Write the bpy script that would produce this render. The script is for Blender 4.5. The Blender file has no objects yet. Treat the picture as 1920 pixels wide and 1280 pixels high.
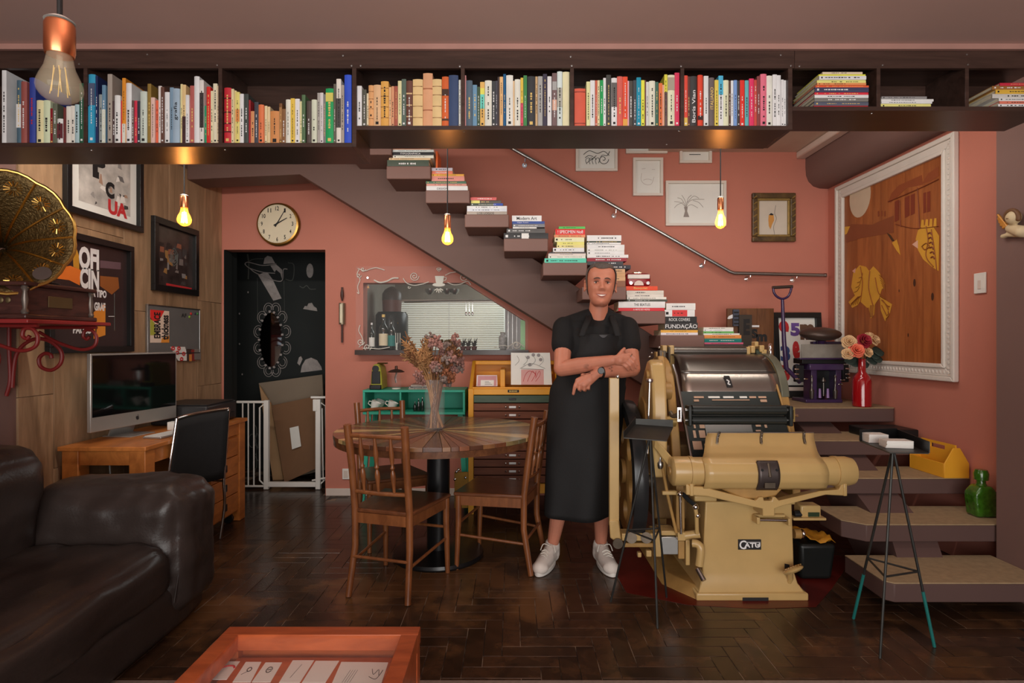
import bpy, bmesh, math, random
from mathutils import Vector, Matrix, noise
PI = math.pi
random.seed(7)
SC = bpy.context.scene
COL = SC.collection
F, EYE = 1087.0, 1.30          # focal length in px of the 1920 px frame, eye height in metres
# ------------------------------------------------------------------ camera, world, lights, exposure
cd = bpy.data.cameras.new('camera'); cam = bpy.data.objects.new('camera', cd); COL.objects.link(cam)
cam.location = (0, 0, EYE); cam.rotation_euler = (PI / 2, 0, 0)
cd.sensor_width = 36.0; cd.lens = 36.0 * F / 1920.0; cd.clip_start = 0.02
SC.camera = cam
w = bpy.data.worlds.new('world'); SC.world = w; w.use_nodes = True
w.node_tree.nodes['Background'].inputs[0].default_value = (0.80, 0.86, 0.95, 1)
w.node_tree.nodes['Background'].inputs[1].default_value = 0.35
SC.view_settings.view_transform = 'Standard'; SC.view_settings.look = 'None'
SC.view_settings.gamma = 1.0; SC.view_settings.use_curve_mapping = False
SC.view_settings.exposure = 0.0
SC.cycles.max_bounces = 8; SC.cycles.caustics_reflective = False; SC.cycles.caustics_refractive = False

def area(name, loc, target, sx, sy, power, color=(1, 1, 1)):
    l = bpy.data.lights.new(name, 'AREA'); l.shape = 'RECTANGLE'; l.size = sx; l.size_y = sy
    l.energy = power; l.color = color
    o = bpy.data.objects.new(name, l); COL.objects.link(o); o.location = loc
    o.rotation_euler = (Vector(target) - Vector(loc)).to_track_quat('-Z', 'Y').to_euler()
    return o
# daylight entering through the shop window behind the camera
area('shop_window_daylight', (0.2, -2.35, 1.22), (0.2, 3.5, 1.30), 4.2, 2.2, 160, (1.0, 0.97, 0.93))
# added strip lights without fixtures behind the hanging shelf, brightening the stair wall
area('wall_fill_left', (-1.30, 2.70, 2.40), (-1.30, 4.9, 1.35), 2.0, 0.06, 19, (1.0, 0.93, 0.85))
area('wall_fill_right', (1.35, 2.70, 2.44), (1.35, 4.9, 1.5), 1.5, 0.06, 7.5, (1.0, 0.93, 0.85))
# ceiling light panel of the stairwell
area('stairwell_ceiling_light', (1.45, 3.25, 2.88), (2.67, 3.7, 1.5), 0.9, 0.3, 10, (1.0, 0.93, 0.85))
# added upward light without a lamp body, brightens the ceiling above the camera
area('ceiling_fill', (0.1, 0.5, 1.95), (0.1, 0.6, 2.5), 0.5, 0.5, 13, (1.0, 0.94, 0.88))
# daylight of the kitchen behind the hatch
area('kitchen_daylight', (0.2, 6.35, 2.2), (-0.5, 5.6, 1.3), 1.6, 0.5, 12, (0.95, 1.0, 0.98))

# ------------------------------------------------------------------ helpers
def V(*a): return Vector(a)
def at(px, py, Y): return Vector(((px - 960) * Y / F, Y, EYE - (py - 640) * Y / F))
def X_(px, Y): return (px - 960) * Y / F
def Z_(py, Y): return EYE - (py - 640) * Y / F
def lin(c):
    c = c / 255.0
    return c / 12.92 if c <= 0.04045 else ((c + 0.055) / 1.055) ** 2.4
GAIN = 1.45
def C(r, g, b, gain=GAIN): return (min(.86, lin(r) * gain), min(.86, lin(g) * gain), min(.86, lin(b) * gain), 1)

MATS = {}
def mat(name, rgb=(128, 128, 128), rough=.55, metal=0.0, var=.12, vscale=6.0, bump=0.0, bscale=40.0, trans=0.0, emis=None, es=0.0,
        coat=0.0, obj_color=False, stretch=None, ior=1.45, alpha=1.0, gain=GAIN, rvar=0.0, spec=.5):
    if name in MATS: return MATS[name]
    m = bpy.data.materials.new(name); m.use_nodes = True; MATS[name] = m
    nt = m.node_tree; n = nt.nodes; L = nt.links.new
    b = n['Principled BSDF']
    b.inputs['Roughness'].default_value = rough; b.inputs['Metallic'].default_value = metal
    b.inputs['IOR'].default_value = ior
    b.inputs['Specular IOR Level'].default_value = spec
    if trans: b.inputs['Transmission Weight'].default_value = trans
    if coat: b.inputs['Coat Weight'].default_value = coat; b.inputs['Coat Roughness'].default_value = .12
    if alpha < 1: b.inputs['Alpha'].default_value = alpha
    if emis: b.inputs['Emission Color'].default_value = emis; b.inputs['Emission Strength'].default_value = es
    base = C(*rgb, gain=gain)
    b.inputs['Base Color'].default_value = base
    tc = n.new('ShaderNodeTexCoord')
    src = tc.outputs['Object']
    if stretch:
        mp = n.new('ShaderNodeMapping'); mp.inputs['Scale'].default_value = stretch; L(src, mp.inputs['Vector']); src = mp.outputs[0]
    if obj_color or var:
        nz = n.new('ShaderNodeTexNoise'); nz.inputs['Scale'].default_value = vscale; nz.inputs['Detail'].default_value = 5; L(src, nz.inputs['Vector'])
        mr = n.new('ShaderNodeMapRange'); mr.inputs['From Min'].default_value = .25; mr.inputs['From Max'].default_value = .75
        mr.inputs['To Min'].default_value = 1 - var; mr.inputs['To Max'].default_value = 1 + var * .7; L(nz.outputs['Fac'], mr.inputs['Value'])
        mx = n.new('ShaderNodeMix'); mx.data_type = 'RGBA'; mx.blend_type = 'MULTIPLY'; mx.inputs[0].default_value = 1
        mx.inputs[6].default_value = base
        if obj_color:
            oi = n.new('ShaderNodeObjectInfo'); L(oi.outputs['Color'], mx.inputs[6])
        L(mr.outputs[0], mx.inputs[7]); L(mx.outputs[2], b.inputs['Base Color'])
        if rvar:
            r2 = n.new('ShaderNodeMapRange'); r2.inputs['From Min'].default_value = .3; r2.inputs['From Max'].default_value = .7
            r2.inputs['To Min'].default_value = rough - rvar; r2.inputs['To Max'].default_value = rough + rvar
            L(nz.outputs['Fac'], r2.inputs['Value']); L(r2.outputs[0], b.inputs['Roughness'])
    if bump:
        nb = n.new('ShaderNodeTexNoise'); nb.inputs['Scale'].default_value = bscale; nb.inputs['Detail'].default_value = 4; L(src, nb.inputs['Vector'])
        bp = n.new('ShaderNodeBump'); bp.inputs['Strength'].default_value = bump; bp.inputs['Distance'].default_value = .01
        L(nb.outputs['Fac'], bp.inputs['Height']); L(bp.outputs[0], b.inputs['Normal'])
    return m

def wood(name, c1, c2, rough=.45, scale=3.0, stretch=(1, 1, 12), bump=.08, coat=0.0, obj_var=0.0, gain=GAIN, spec=.5):
    """grain drawn out along the axis with the smallest stretch factor"""
    if name in MATS: return MATS[name]
    m = bpy.data.materials.new(name); m.use_nodes = True; MATS[name] = m
    nt = m.node_tree; n = nt.nodes; L = nt.links.new; b = n['Principled BSDF']
    b.inputs['Roughness'].default_value = rough; b.inputs['Specular IOR Level'].default_value = spec
    if coat: b.inputs['Coat Weight'].default_value = coat; b.inputs['Coat Roughness'].default_value = .15
    tc = n.new('ShaderNodeTexCoord'); mp = n.new('ShaderNodeMapping'); mp.inputs['Scale'].default_value = stretch
    L(tc.outputs['Object'], mp.inputs['Vector'])
    oi = n.new('ShaderNodeObjectInfo')
    ad = n.new('ShaderNodeVectorMath'); ad.operation = 'ADD'; L(mp.outputs[0], ad.inputs[0])
    sc = n.new('ShaderNodeVectorMath'); sc.operation = 'SCALE'; sc.inputs[0].default_value = (17, 31, 23); L(oi.outputs['Random'], sc.inputs['Scale']); L(sc.outputs[0], ad.inputs[1])
    nz = n.new('ShaderNodeTexNoise'); nz.inputs['Scale'].default_value = scale; nz.inputs['Detail'].default_value = 8; nz.inputs['Roughness'].default_value = .62
    nz.inputs['Distortion'].default_value = .6; L(ad.outputs[0], nz.inputs['Vector'])
    cr = n.new('ShaderNodeValToRGB'); cr.color_ramp.elements[0].position = .30; cr.color_ramp.elements[1].position = .70
    cr.color_ramp.elements[0].color = C(*c1, gain=gain); cr.color_ramp.elements[1].color = C(*c2, gain=gain); L(nz.outputs['Fac'], cr.inputs[0])
    out = cr.outputs[0]
    if obj_var:
        mr = n.new('ShaderNodeMapRange'); mr.inputs['To Min'].default_value = 1 - obj_var; mr.inputs['To Max'].default_value = 1 + obj_var
        L(oi.outputs['Random'], mr.inputs['Value'])
        mx = n.new('ShaderNodeMix'); mx.data_type = 'RGBA'; mx.blend_type = 'MULTIPLY'; mx.inputs[0].default_value = 1
        L(out, mx.inputs[6]); L(mr.outputs[0], mx.inputs[7]); out = mx.outputs[2]
    L(out, b.inputs['Base Color'])
    if bump:
        bp = n.new('ShaderNodeBump'); bp.inputs['Strength'].default_value = bump; bp.inputs['Distance'].default_value = .008
        L(nz.outputs['Fac'], bp.inputs['Height']); L(bp.outputs[0], b.inputs['Normal'])
    return m

BASE = {}                      # world position of every root that was built at a place
def wpos(o):
    p = Vector((0, 0, 0))
    while o is not None:
        p = p + BASE.get(o.name, Vector((0, 0, 0))); o = o.parent
    return p

class MB:
    """collects shapes; build() links them as ONE mesh object"""
    def __init__(s): s.v = []; s.f = []
    def add(s, vs, fs):
        k = len(s.v); s.v += [Vector(p) for p in vs]; s.f += [tuple(i + k for i in q) for q in fs]; return s
    def box(s, x0, x1, y0, y1, z0, z1, M=None):
        vs = [Vector((x, y, z)) for z in (z0, z1) for y in (y0, y1) for x in (x0, x1)]
        if M is not None: vs = [M @ p for p in vs]
        return s.add(vs, [(0, 2, 3, 1), (4, 5, 7, 6), (0, 1, 5, 4), (2, 6, 7, 3), (0, 4, 6, 2), (1, 3, 7, 5)])
    def hexa(s, p):            # 8 corners, bottom ring then top ring
        return s.add(p, [(3, 2, 1, 0), (4, 5, 6, 7), (0, 1, 5, 4), (1, 2, 6, 5), (2, 3, 7, 6), (3, 0, 4, 7)])
    def tube(s, pts, r, n=10, closed=False, caps=True, flat=None):
        pts = [Vector(p) for p in pts]; m = len(pts)
        rs = r if isinstance(r, (list, tuple)) else [r] * m
        tan = []
        for i in range(m):
            a = pts[i - 1] if (i > 0 or closed) else pts[i]; b = pts[(i + 1) % m] if (i < m - 1 or closed) else pts[i]
            t = b - a; tan.append(t.normalized() if t.length > 1e-9 else Vector((0, 0, 1)))
        t = tan[0]; u = t.cross(Vector((0, 0, 1)));
        if u.length < 1e-3: u = t.cross(Vector((0, 1, 0)))
        u.normalize(); rings = []
        for i in range(m):
            u = (u - tan[i] * u.dot(tan[i]));
            if u.length < 1e-6: u = tan[i].orthogonal()
            u.normalize(); w_ = tan[i].cross(u)
            if flat: rings.append([pts[i] + Vector(flat[0]) * (math.cos(2 * PI * j / n) * rs[i]) + Vector(flat[1]) * (math.sin(2 * PI * j / n) * rs[i]) for j in range(n)])
            else: rings.append([pts[i] + (u * math.cos(2 * PI * j / n) + w_ * math.sin(2 * PI * j / n)) * rs[i] for j in range(n)])
        k = len(s.v); s.v += [p for q in rings for p in q]
        for i in range(m if closed else m - 1):
            a = k + i * n; b = k + ((i + 1) % m) * n
            for j in range(n): s.f.append((a + j, a + (j + 1) % n, b + (j + 1) % n, b + j))
        if caps and not closed:
            s.f.append(tuple(k + j for j in reversed(range(n)))); s.f.append(tuple(k + (m - 1) * n + j for j in range(n)))
        return s
    def cyl(s, p0, p1, r0, r1=None, n=20): return s.tube([p0, p1], [r0, r0 if r1 is None else r1], n)
    def capsule(s, p0, p1, r0, r1=None, n=14, k=4):
        r1 = r0 if r1 is None else r1; p0 = Vector(p0); p1 = Vector(p1); d = p1 - p0
        d = d.normalized() if d.length > 1e-6 else Vector((0, 0, 1)); P = []; R = []
        for i in range(k + 1):
            a = PI / 2 * i / k; P.append(p0 - d * (r0 * math.cos(a))); R.append(max(1e-4, r0 * math.sin(a)))
        for i in range(k + 1):
            a = PI / 2 * i / k; P.append(p1 + d * (r1 * math.sin(a))); R.append(max(1e-4, r1 * math.cos(a)))
        return s.tube(P, R, n)
    def ell(s, c, r, n=16, m=10, M=None):
        c = Vector(c); r = r if isinstance(r, (list, tuple)) else (r, r, r); vs = []; fs = []
        for i in range(m + 1):
            th = PI * i / m
            for j in range(n):
                p = Vector((r[0] * math.sin(th) * math.cos(2 * PI * j / n), r[1] * math.sin(th) * math.sin(2 * PI * j / n), r[2] * math.cos(th)))
                if M is not None: p = M @ p
                vs.append(c + p)
        for i in range(m):
            for j in range(n): fs.append((i * n + j, (i + 1) * n + j, (i + 1) * n + (j + 1) % n, i * n + (j + 1) % n))
        return s.add(vs, fs)
    def lathe(s, prof, c=(0, 0, 0), n=28, M=None, caps=True, a0=0, a1=2 * PI):
        """profile (radius, height) turned about local z"""
        c = Vector(c); full = abs(a1 - a0 - 2 * PI) < 1e-6; k = n if full else n + 1; vs = []; fs = []
        for (r, h) in prof:
            for j in range(k):
                a = a0 + (a1 - a0) * j / n; p = Vector((r * math.cos(a), r * math.sin(a), h))
                if M is not None: p = M @ p
                vs.append(c + p)
        for i in range(len(prof) - 1):
            for j in range(n): fs.append((i * k + j, i * k + (j + 1) % k, (i + 1) * k + (j + 1) % k, (i + 1) * k + j))
        if caps and full:
            fs.append(tuple(reversed(range(n)))); fs.append(tuple((len(prof) - 1) * k + j for j in range(n)))
        return s.add(vs, fs)
    def prism(s, poly, o, u, v, d):
        """polygon (a,b) in plane o + a u + b v, thickened along d"""
        o, u, v, d = Vector(o), Vector(u), Vector(v), Vector(d); n = len(poly)
        a = [o + u * p[0] + v * p[1] for p in poly]; vs = a + [p + d for p in a]
        fs = [tuple(range(n)), tuple(n + i for i in reversed(range(n)))] + [(i, n + i, n + (i + 1) % n, (i + 1) % n) for i in range(n)]
        return s.add(vs, fs)
    def holed(s, outer, holes, o, u, v, d):
        """flat polygon with holes, thickened"""
        o, u, v, d = Vector(o), Vector(u), Vector(v), Vector(d)
        bm = bmesh.new(); loops = [outer] + holes; es = []; idx = []
        for lp in loops:
            vs = [bm.verts.new((p[0], p[1], 0)) for p in lp]; idx.append(vs)
            es += [bm.edges.new((vs[i], vs[(i + 1) % len(vs)])) for i in range(len(vs))]
        bmesh.ops.triangle_fill(bm, edges=es, use_beauty=True, use_dissolve=False)
        bm.verts.index_update()
        P = [o + u * q.co.x + v * q.co.y for q in bm.verts]; n = len(P)
        fs = [tuple(x.index for x in f.verts) for f in bm.faces]
        allf = fs + [tuple(n + i for i in reversed(f)) for f in fs]
        for vs in idx:
            ids = [x.index for x in vs]; m = len(ids)
            allf += [(ids[i], ids[(i + 1) % m], n + ids[(i + 1) % m], n + ids[i]) for i in range(m)]
        bm.free()
        return s.add(P + [p + d for p in P], allf)
    def grid(s, fn, nu, nv, closeu=False):
        k = nu if closeu else nu + 1
        vs = [fn(i / nu, j / nv) for j in range(nv + 1) for i in range(k)]
        fs = [(j * k + i, j * k + (i + 1) % k, (j + 1) * k + (i + 1) % k, (j + 1) * k + i) for j in range(nv) for i in range(nu)]
        return s.add(vs, fs)
    def build(s, name, m, parent=None, smooth=True, bev=0.0, seg=2, world=True, ang=38, solid=0.0, sub=0):
        if world and parent is not None:
            off = wpos(parent); vs = [p - off for p in s.v]
        else: vs = s.v
        me = bpy.data.meshes.new(name); me.from_pydata([tuple(p) for p in vs], [], s.f); me.validate(); me.update()
        bm = bmesh.new(); bm.from_mesh(me); bmesh.ops.recalc_face_normals(bm, faces=bm.faces); bm.to_mesh(me); bm.free()
        if smooth:
            me.polygons.foreach_set('use_smooth', [True] * len(me.polygons)); me.set_sharp_from_angle(angle=math.radians(ang))
        return link(name, me, m, parent, bev, seg, solid, sub)

def link(name, me, m, parent=None, bev=0.0, seg=2, solid=0.0, sub=0):
    o = bpy.data.objects.new(name, me); COL.objects.link(o)
    if m is not None: me.materials.append(MATS[m] if isinstance(m, str) else m)
    if parent is not None: o.parent = parent
    if solid: k = o.modifiers.new('solid', 'SOLIDIFY'); k.thickness = solid; k.offset = 0
    if bev: k = o.modifiers.new('edge', 'BEVEL'); k.width = bev; k.segments = seg; k.limit_method = 'ANGLE'; k.angle_limit = math.radians(40)
    if sub: k = o.modifiers.new('sub', 'SUBSURF'); k.levels = sub; k.render_levels = sub
    return o
def tag(o, label, cat, group=None, kind=None):
    o['label'] = label; o['category'] = cat
    if group: o['group'] = group
    if kind: o['kind'] = kind
    return o
def thing(name, label, cat, loc=(0, 0, 0), rotz=0, group=None):
    o = bpy.data.objects.new(name, None); COL.objects.link(o); o.empty_display_size = .05
    o.location = loc; o.rotation_euler = (0, 0, rotz); BASE[o.name] = Vector(loc)
    return tag(o, label, cat, group)
def struct(o): o['kind'] = 'structure'; return o
def copy_tree(o, parent=None):
    c = o.copy(); COL.objects.link(c); c.parent = parent
    for ch in list(o.children): copy_tree(ch, c)
    return c
def rotM(ax, deg): return Matrix.Rotation(math.radians(deg), 3, ax)

# lettering: mesh outlines of the words, made once, then laid on any plane
GLY = {}
def glyph(s, bold=.0, mono=False):
    key = (s, bold)
    if key in GLY: return GLY[key]
    cu = bpy.data.curves.new('t', 'FONT'); cu.body = s; cu.size = 1; cu.resolution_u = 3; cu.offset = bold; cu.fill_mode = 'FRONT'
    o = bpy.data.objects.new('t', cu); COL.objects.link(o)
    dg = bpy.context.evaluated_depsgraph_get(); me = bpy.data.meshes.new_from_object(o.evaluated_get(dg))
    vs = [v.co.copy() for v in me.vertices]; fs = [tuple(p.vertices) for p in me.polygons]
    bpy.data.objects.remove(o); bpy.data.curves.remove(cu); bpy.data.meshes.remove(me)
    x0 = min(v.x for v in vs); x1 = max(v.x for v in vs); y0 = min(v.y for v in vs); y1 = max(v.y for v in vs)
    vs = [((v.x - x0) / (x1 - x0), (v.y - y0) / (y1 - y0)) for v in vs]
    GLY[key] = (vs, fs, (x1 - x0) / (y1 - y0)); return GLY[key]
def lettering(name, s, o, u, v, m, parent, bold=.0, world=True):
    """word s filling the parallelogram o, o+u, o+v"""
    vs, fs, _ = glyph(s, bold); o, u, v = Vector(o), Vector(u), Vector(v)
    b = MB(); b.add([o + u * a + v * c for a, c in vs], fs)
    off = wpos(parent) if (world and parent is not None) else Vector((0, 0, 0))
    me = bpy.data.meshes.new(name); me.from_pydata([tuple(p - off) for p in b.v], [], b.f); me.update()
    return link(name, me, m, parent)
def poly2(px):                    # closed polygon helper
    return [(p[0], p[1]) for p in px]
def bez(p, n=12):                 # catmull-rom through points
    p = [Vector(q) for q in p]; out = []
    for i in range(len(p) - 1):
        a = p[max(i - 1, 0)]; b = p[i]; c = p[i + 1]; d = p[min(i + 2, len(p) - 1)]
        for j in range(n):
            t = j / n
            out.append(.5 * ((2 * b) + (c - a) * t + (2 * a - 5 * b + 4 * c - d) * t * t + (3 * b - a - 3 * c + d) * t ** 3))
    out.append(p[-1]); return out
def rbox(s, c, size, r, n=10, M=None, puff=0.0, wr=0.0, wsc=6.0, seed=0):
    """soft rounded block with optional bulge and wrinkles, added to MB s"""
    c = Vector(c); h = Vector(size) * .5; k = len(s.v)
    for ax in range(3):
        for sg in (-1, 1):
            base = len(s.v); a1, a2 = (ax + 1) % 3, (ax + 2) % 3
            for j in range(n + 1):
                for i in range(n + 1):
                    q = [0, 0, 0]; q[ax] = sg; q[a1] = -1 + 2 * i / n; q[a2] = -1 + 2 * j / n
                    def e(t): return math.copysign(abs(t) ** .85, t)
                    p = Vector((e(q[0]) * h.x, e(q[1]) * h.y, e(q[2]) * h.z))
                    inn = Vector([max(-(h[z] - r), min(h[z] - r, p[z])) for z in range(3)])
                    d = p - inn
                    if d.length > 1e-6: p = inn + d.normalized() * min(r, d.length) if d.length > r else p
                    if puff:
                        b = [1 - (q[z] * q[z]) for z in range(3)]
                        p[ax] += sg * puff * max(0, b[a1]) ** .7 * max(0, b[a2]) ** .7
                    if wr:
                        w_ = noise.noise(Vector((p.x * wsc + seed, p.y * wsc * .5, p.z * wsc))) + .5 * noise.noise(p * wsc * 2.3 + Vector((seed, 3, 1)))
                        nrm = Vector((p.x / h.x ** 2, p.y / h.y ** 2, p.z / h.z ** 2)).normalized(); p = p + nrm * (wr * w_)
                    if M is not None: p = M @ p
                    s.v.append(c + p)
            for j in range(n):
                for i in range(n):
                    a = base + j * (n + 1) + i; s.f.append((a, a + 1, a + n + 2, a + n + 1))
    return s
def weld(o, d=.0006):
    bm = bmesh.new(); bm.from_mesh(o.data); bmesh.ops.remove_doubles(bm, verts=bm.verts, dist=d); bmesh.ops.recalc_face_normals(bm, faces=bm.faces)
    for f_ in bm.faces: f_.smooth = True
    bm.to_mesh(o.data); bm.free(); return o
def remeshed(mb, name, m, parent, voxel=.005, it=6, fac=.5, world=True):
    """one continuous skin over overlapping volumes"""
    off = wpos(parent) if (world and parent is not None) else Vector((0, 0, 0))
    me = bpy.data.meshes.new(name); me.from_pydata([tuple(p - off) for p in mb.v], [], mb.f); me.validate()
    bm = bmesh.new(); bm.from_mesh(me); bmesh.ops.recalc_face_normals(bm, faces=bm.faces); bm.to_mesh(me); bm.free()
    o = bpy.data.objects.new('tmp', me); COL.objects.link(o)
    k = o.modifiers.new('r', 'REMESH'); k.mode = 'VOXEL'; k.voxel_size = voxel; k.use_smooth_shade = True
    if it: k = o.modifiers.new('s', 'SMOOTH'); k.factor = fac; k.iterations = it
    dg = bpy.context.evaluated_depsgraph_get(); out = bpy.data.meshes.new_from_object(o.evaluated_get(dg))
    bpy.data.objects.remove(o); bpy.data.meshes.remove(me)
    out.name = name; out.polygons.foreach_set('use_smooth', [True] * len(out.polygons))
    return link(name, out, m, parent)

# ------------------------------------------------------------------ materials of the room
mat('pink_paint', (168, 105, 89), rough=.75, var=.07, vscale=1.5, bump=.05, bscale=60)
mat('mauve_paint', (104, 80, 74), rough=.7, var=.06, vscale=2, bump=.05, bscale=60)
mat('ceiling_paint', (170, 140, 131), rough=.8, var=.04, vscale=2)
mat('pale_ceiling', (176, 160, 146), rough=.8, var=.05)
mat('pale_trim', (190, 176, 166), rough=.6, var=.04)
mat('white_paint', (205, 200, 194), rough=.5, var=.04)
mat('dark_board', (24, 28, 27), rough=.7, var=.2, vscale=3)
mat('chalk', (150, 142, 138), rough=.9, var=.2, vscale=30)
mat('dim_chalk', (78, 80, 76), rough=.9, var=.2, vscale=30)
mat('white_lines', (205, 200, 190), rough=.7, var=.1)
mat('black_metal', (26, 27, 28), rough=.4, metal=.3, var=.1)
mat('chrome', (205, 205, 205), rough=.14, metal=1, var=.03)
mat('steel', (150, 150, 148), rough=.32, metal=1, var=.08)
mat('brass', (190, 150, 80), rough=.3, metal=1, var=.15, vscale=14)
mat('copper', (205, 130, 90), rough=.28, metal=1, var=.1)
mat('book_cover', rough=.5, var=.10, vscale=14, obj_color=True)
mat('tint', rough=.5, var=.06, vscale=10, obj_color=True)
mat('pages', (205, 192, 165), rough=.85, var=.12, vscale=60)
mat('paper', (206, 202, 196), rough=.8, var=.04)
mat('black_ink', (28, 26, 26), rough=.7, var=.1)
mat('white_ink', (215, 210, 202), rough=.7, var=.05)
mat('gold_ink', (200, 170, 100), rough=.6, var=.1)
mat('red_ink', (170, 40, 42), rough=.7, var=.1)
mat('clear_glass', (240, 240, 240), rough=.02, trans=1.0, var=0, ior=1.45, gain=1.6)
wood('dark_laminate', (44, 30, 25), (66, 47, 40), rough=.34, scale=2.2, stretch=(1.2, 14, 14), bump=.05)
wood('dark_laminate_flat', (34, 24, 20), (46, 33, 28), rough=.34, scale=2.2, stretch=(1.2, 14, 14), bump=.0)
wood('pale_wood_panel', (112, 88, 64), (158, 128, 98), rough=.55, scale=1.6, stretch=(9, 9, 1.1), bump=.12, obj_var=.10)
wood('parquet', (34, 24, 17), (66, 44, 29), rough=.27, scale=3, stretch=(3, 3, 3), bump=.06, obj_var=.30)
mat('granite', (120, 108, 100), rough=.4, var=.2, vscale=60)

def wall_uv(px, py, Y=4.9): p = at(px, py, Y); return (p.x, p.z)

YB = 4.9
# back wall with the doorway on the left and the slanted kitchen hatch
door_px = [(419.5, 990), (610, 990), (610, 468), (419.5, 468)]
dpoly = [(X_(419.5, YB), -0.001), (X_(610, YB), -0.001), wall_uv(610, 468), wall_uv(419.5, 468)]
outer = [(-2.60, 0), (X_(419.5, YB), 0), wall_uv(419.5, 468), wall_uv(610, 468), (X_(610, YB), 0), (2.82, 0), (2.82, 4.0), (-2.60, 4.0)]
hatch = [wall_uv(681, 656), wall_uv(985, 656), wall_uv(985, 602), wall_uv(872, 530), wall_uv(681, 530)]
struct(MB().holed(outer, [hatch], (0, YB, 0), (1, 0, 0), (0, 0, 1), (0, .14, 0)).build('wall_back', 'pink_paint', smooth=False))
# left wall: mauve stretch and a stretch clad in pale wood panels
wl = struct(MB().box(-2.6, -2.462, -2.6, 5.04, 0, 4.0).build('wall_left', 'mauve_paint', smooth=False))
cols = [(2.876, 3.10, [0, 1.02, 2.05, 2.6]), (3.10, 3.66, [0, .62, 1.285, 1.95, 2.6]), (3.66, 4.14, [0, .9, 1.50, 2.6]), (4.14, 4.52, [0, .66, 1.22, 1.86, 2.6]), (4.52, 4.895, [0, .95, 1.62, 2.6])]
for y0, y1, zs in cols:
    for a, b_ in zip(zs, zs[1:]):
        MB().box(-2.462, -2.45 + random.uniform(-.0012, .0012), y0 + .0012, y1 - .0012, a + .0012, b_ - .0012).build('panel', 'pale_wood_panel', wl, bev=.0012, seg=1)
# right wall and the mauve pier in front of it
struct(MB().box(2.673, 2.82, 3.04, 5.04, 0, 4.0).build('wall_right', 'pink_paint', smooth=False))
struct(MB().box(2.54, 2.82, -2.6, 3.04, 0, 4.0).build('wall_pier', 'mauve_paint', smooth=False))
# the shop front behind the camera: low wall, two piers, lintel, wide opening
struct(MB().box(-2.6, 2.82, -2.6, -2.46, 0, .45).box(-2.6, -2.1, -2.6, -2.46, .45, 2.6).box(2.45, 2.82, -2.6, -2.46, .45, 2.6).box(-2.6, 2.82, -2.6, -2.46, 2.52, 4.0).build('wall_front', 'mauve_paint', smooth=False))
# ceilings
struct(MB().box(-2.462, 2.6, -2.5, 2.36, 2.525, 2.62).build('ceiling', 'ceiling_paint', smooth=False))
struct(MB().box(-2.462, 2.6, 2.36, 2.63, 2.525, 2.95).build('ceiling_beam', 'ceiling_paint', smooth=False))
struct(MB().box(-2.462, 2.54, 2.385, 2.40, 2.503, 2.5255).build('trim_1', mat('rose_trim', (150, 112, 102), rough=.6), smooth=False))
struct(MB().box(1.15, 2.68, 2.63, 4.9, 2.9, 3.0).build('ceiling_stairwell', 'pale_ceiling', smooth=False))
struct(MB().box(-2.6, 2.82, 2.36, 5.04, 3.9, 4.0).build('ceiling_upper', 'pale_ceiling', smooth=False))
# mauve soffit along the right wall, rounded below
prof = [(2.6725, 2.59), (2.60, 2.592), (2.545, 2.61), (2.505, 2.65), (2.485, 2.70), (2.48, 2.76), (2.48, 2.9), (2.6725, 2.9)]
struct(MB().prism(prof, (0, 3.045, 0), (1, 0, 0), (0, 0, 1), (0, 1.855, 0)).build('beam_soffit', 'mauve_paint'))
struct(MB().box(2.40, 2.479, 2.63, 4.899, 2.84, 2.8995).build('trim_2', 'pale_trim', bev=.01))
# baseboard
struct(MB().box(X_(612, YB), -.40, 4.882, 4.8995, 0, .062).build('baseboard_back', 'pale_trim', bev=.003))

def stain_mix(m, spots, rgb, lo=.45, hi=.62, sc=5.0, keep=.85):
    # worn, lighter patches with a ragged outline
    nt = m.node_tree; n = nt.nodes; L = nt.links.new; b = n['Principled BSDF']
    src = b.inputs['Base Color'].links[0].from_socket; tc = n.new('ShaderNodeTexCoord')
    nz = n.new('ShaderNodeTexNoise'); nz.inputs['Scale'].default_value = sc; nz.inputs['Detail'].default_value = 6; L(tc.outputs['Object'], nz.inputs['Vector'])
    acc = None
    for p, r in spots:
        d = n.new('ShaderNodeVectorMath'); d.operation = 'DISTANCE'; L(tc.outputs['Object'], d.inputs[0]); d.inputs[1].default_value = p
        mr = n.new('ShaderNodeMapRange'); mr.inputs['From Min'].default_value = r; mr.inputs['From Max'].default_value = 0; mr.inputs['To Max'].default_value = .45; L(d.outputs['Value'], mr.inputs['Value'])
        if acc is None: acc = mr.outputs[0]
        else:
            k = n.new('ShaderNodeMath'); k.operation = 'MAXIMUM'; L(acc, k.inputs[0]); L(mr.outputs[0], k.inputs[1]); acc = k.outputs[0]
    a = n.new('ShaderNodeMath'); a.operation = 'ADD'; L(nz.outputs['Fac'], a.inputs[0]); L(acc, a.inputs[1])
    t = n.new('ShaderNodeMapRange'); t.inputs['From Min'].default_value = lo + .12; t.inputs['From Max'].default_value = hi + .18; t.inputs['To Max'].default_value = keep; L(a.outputs[0], t.inputs['Value'])
    mx = n.new('ShaderNodeMix'); mx.data_type = 'RGBA'; L(t.outputs[0], mx.inputs[0]); L(src, mx.inputs[6]); mx.inputs[7].default_value = C(*rgb); L(mx.outputs[2], b.inputs['Base Color'])
WORN = [((-.45, 3.15, 0), .55), ((-.2, 3.25, 0), .4), ((-1.45, 2.75, 0), .28), ((-.75, 3.0, 0), .35), ((.1, 2.9, 0), .3)]
joint = mat('floor_joint', (28, 20, 15), rough=.5)
stain_mix(joint, [((0, 2.6, 0), .01)], (120, 104, 88), .36, .42, 7.0, .9)
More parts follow.
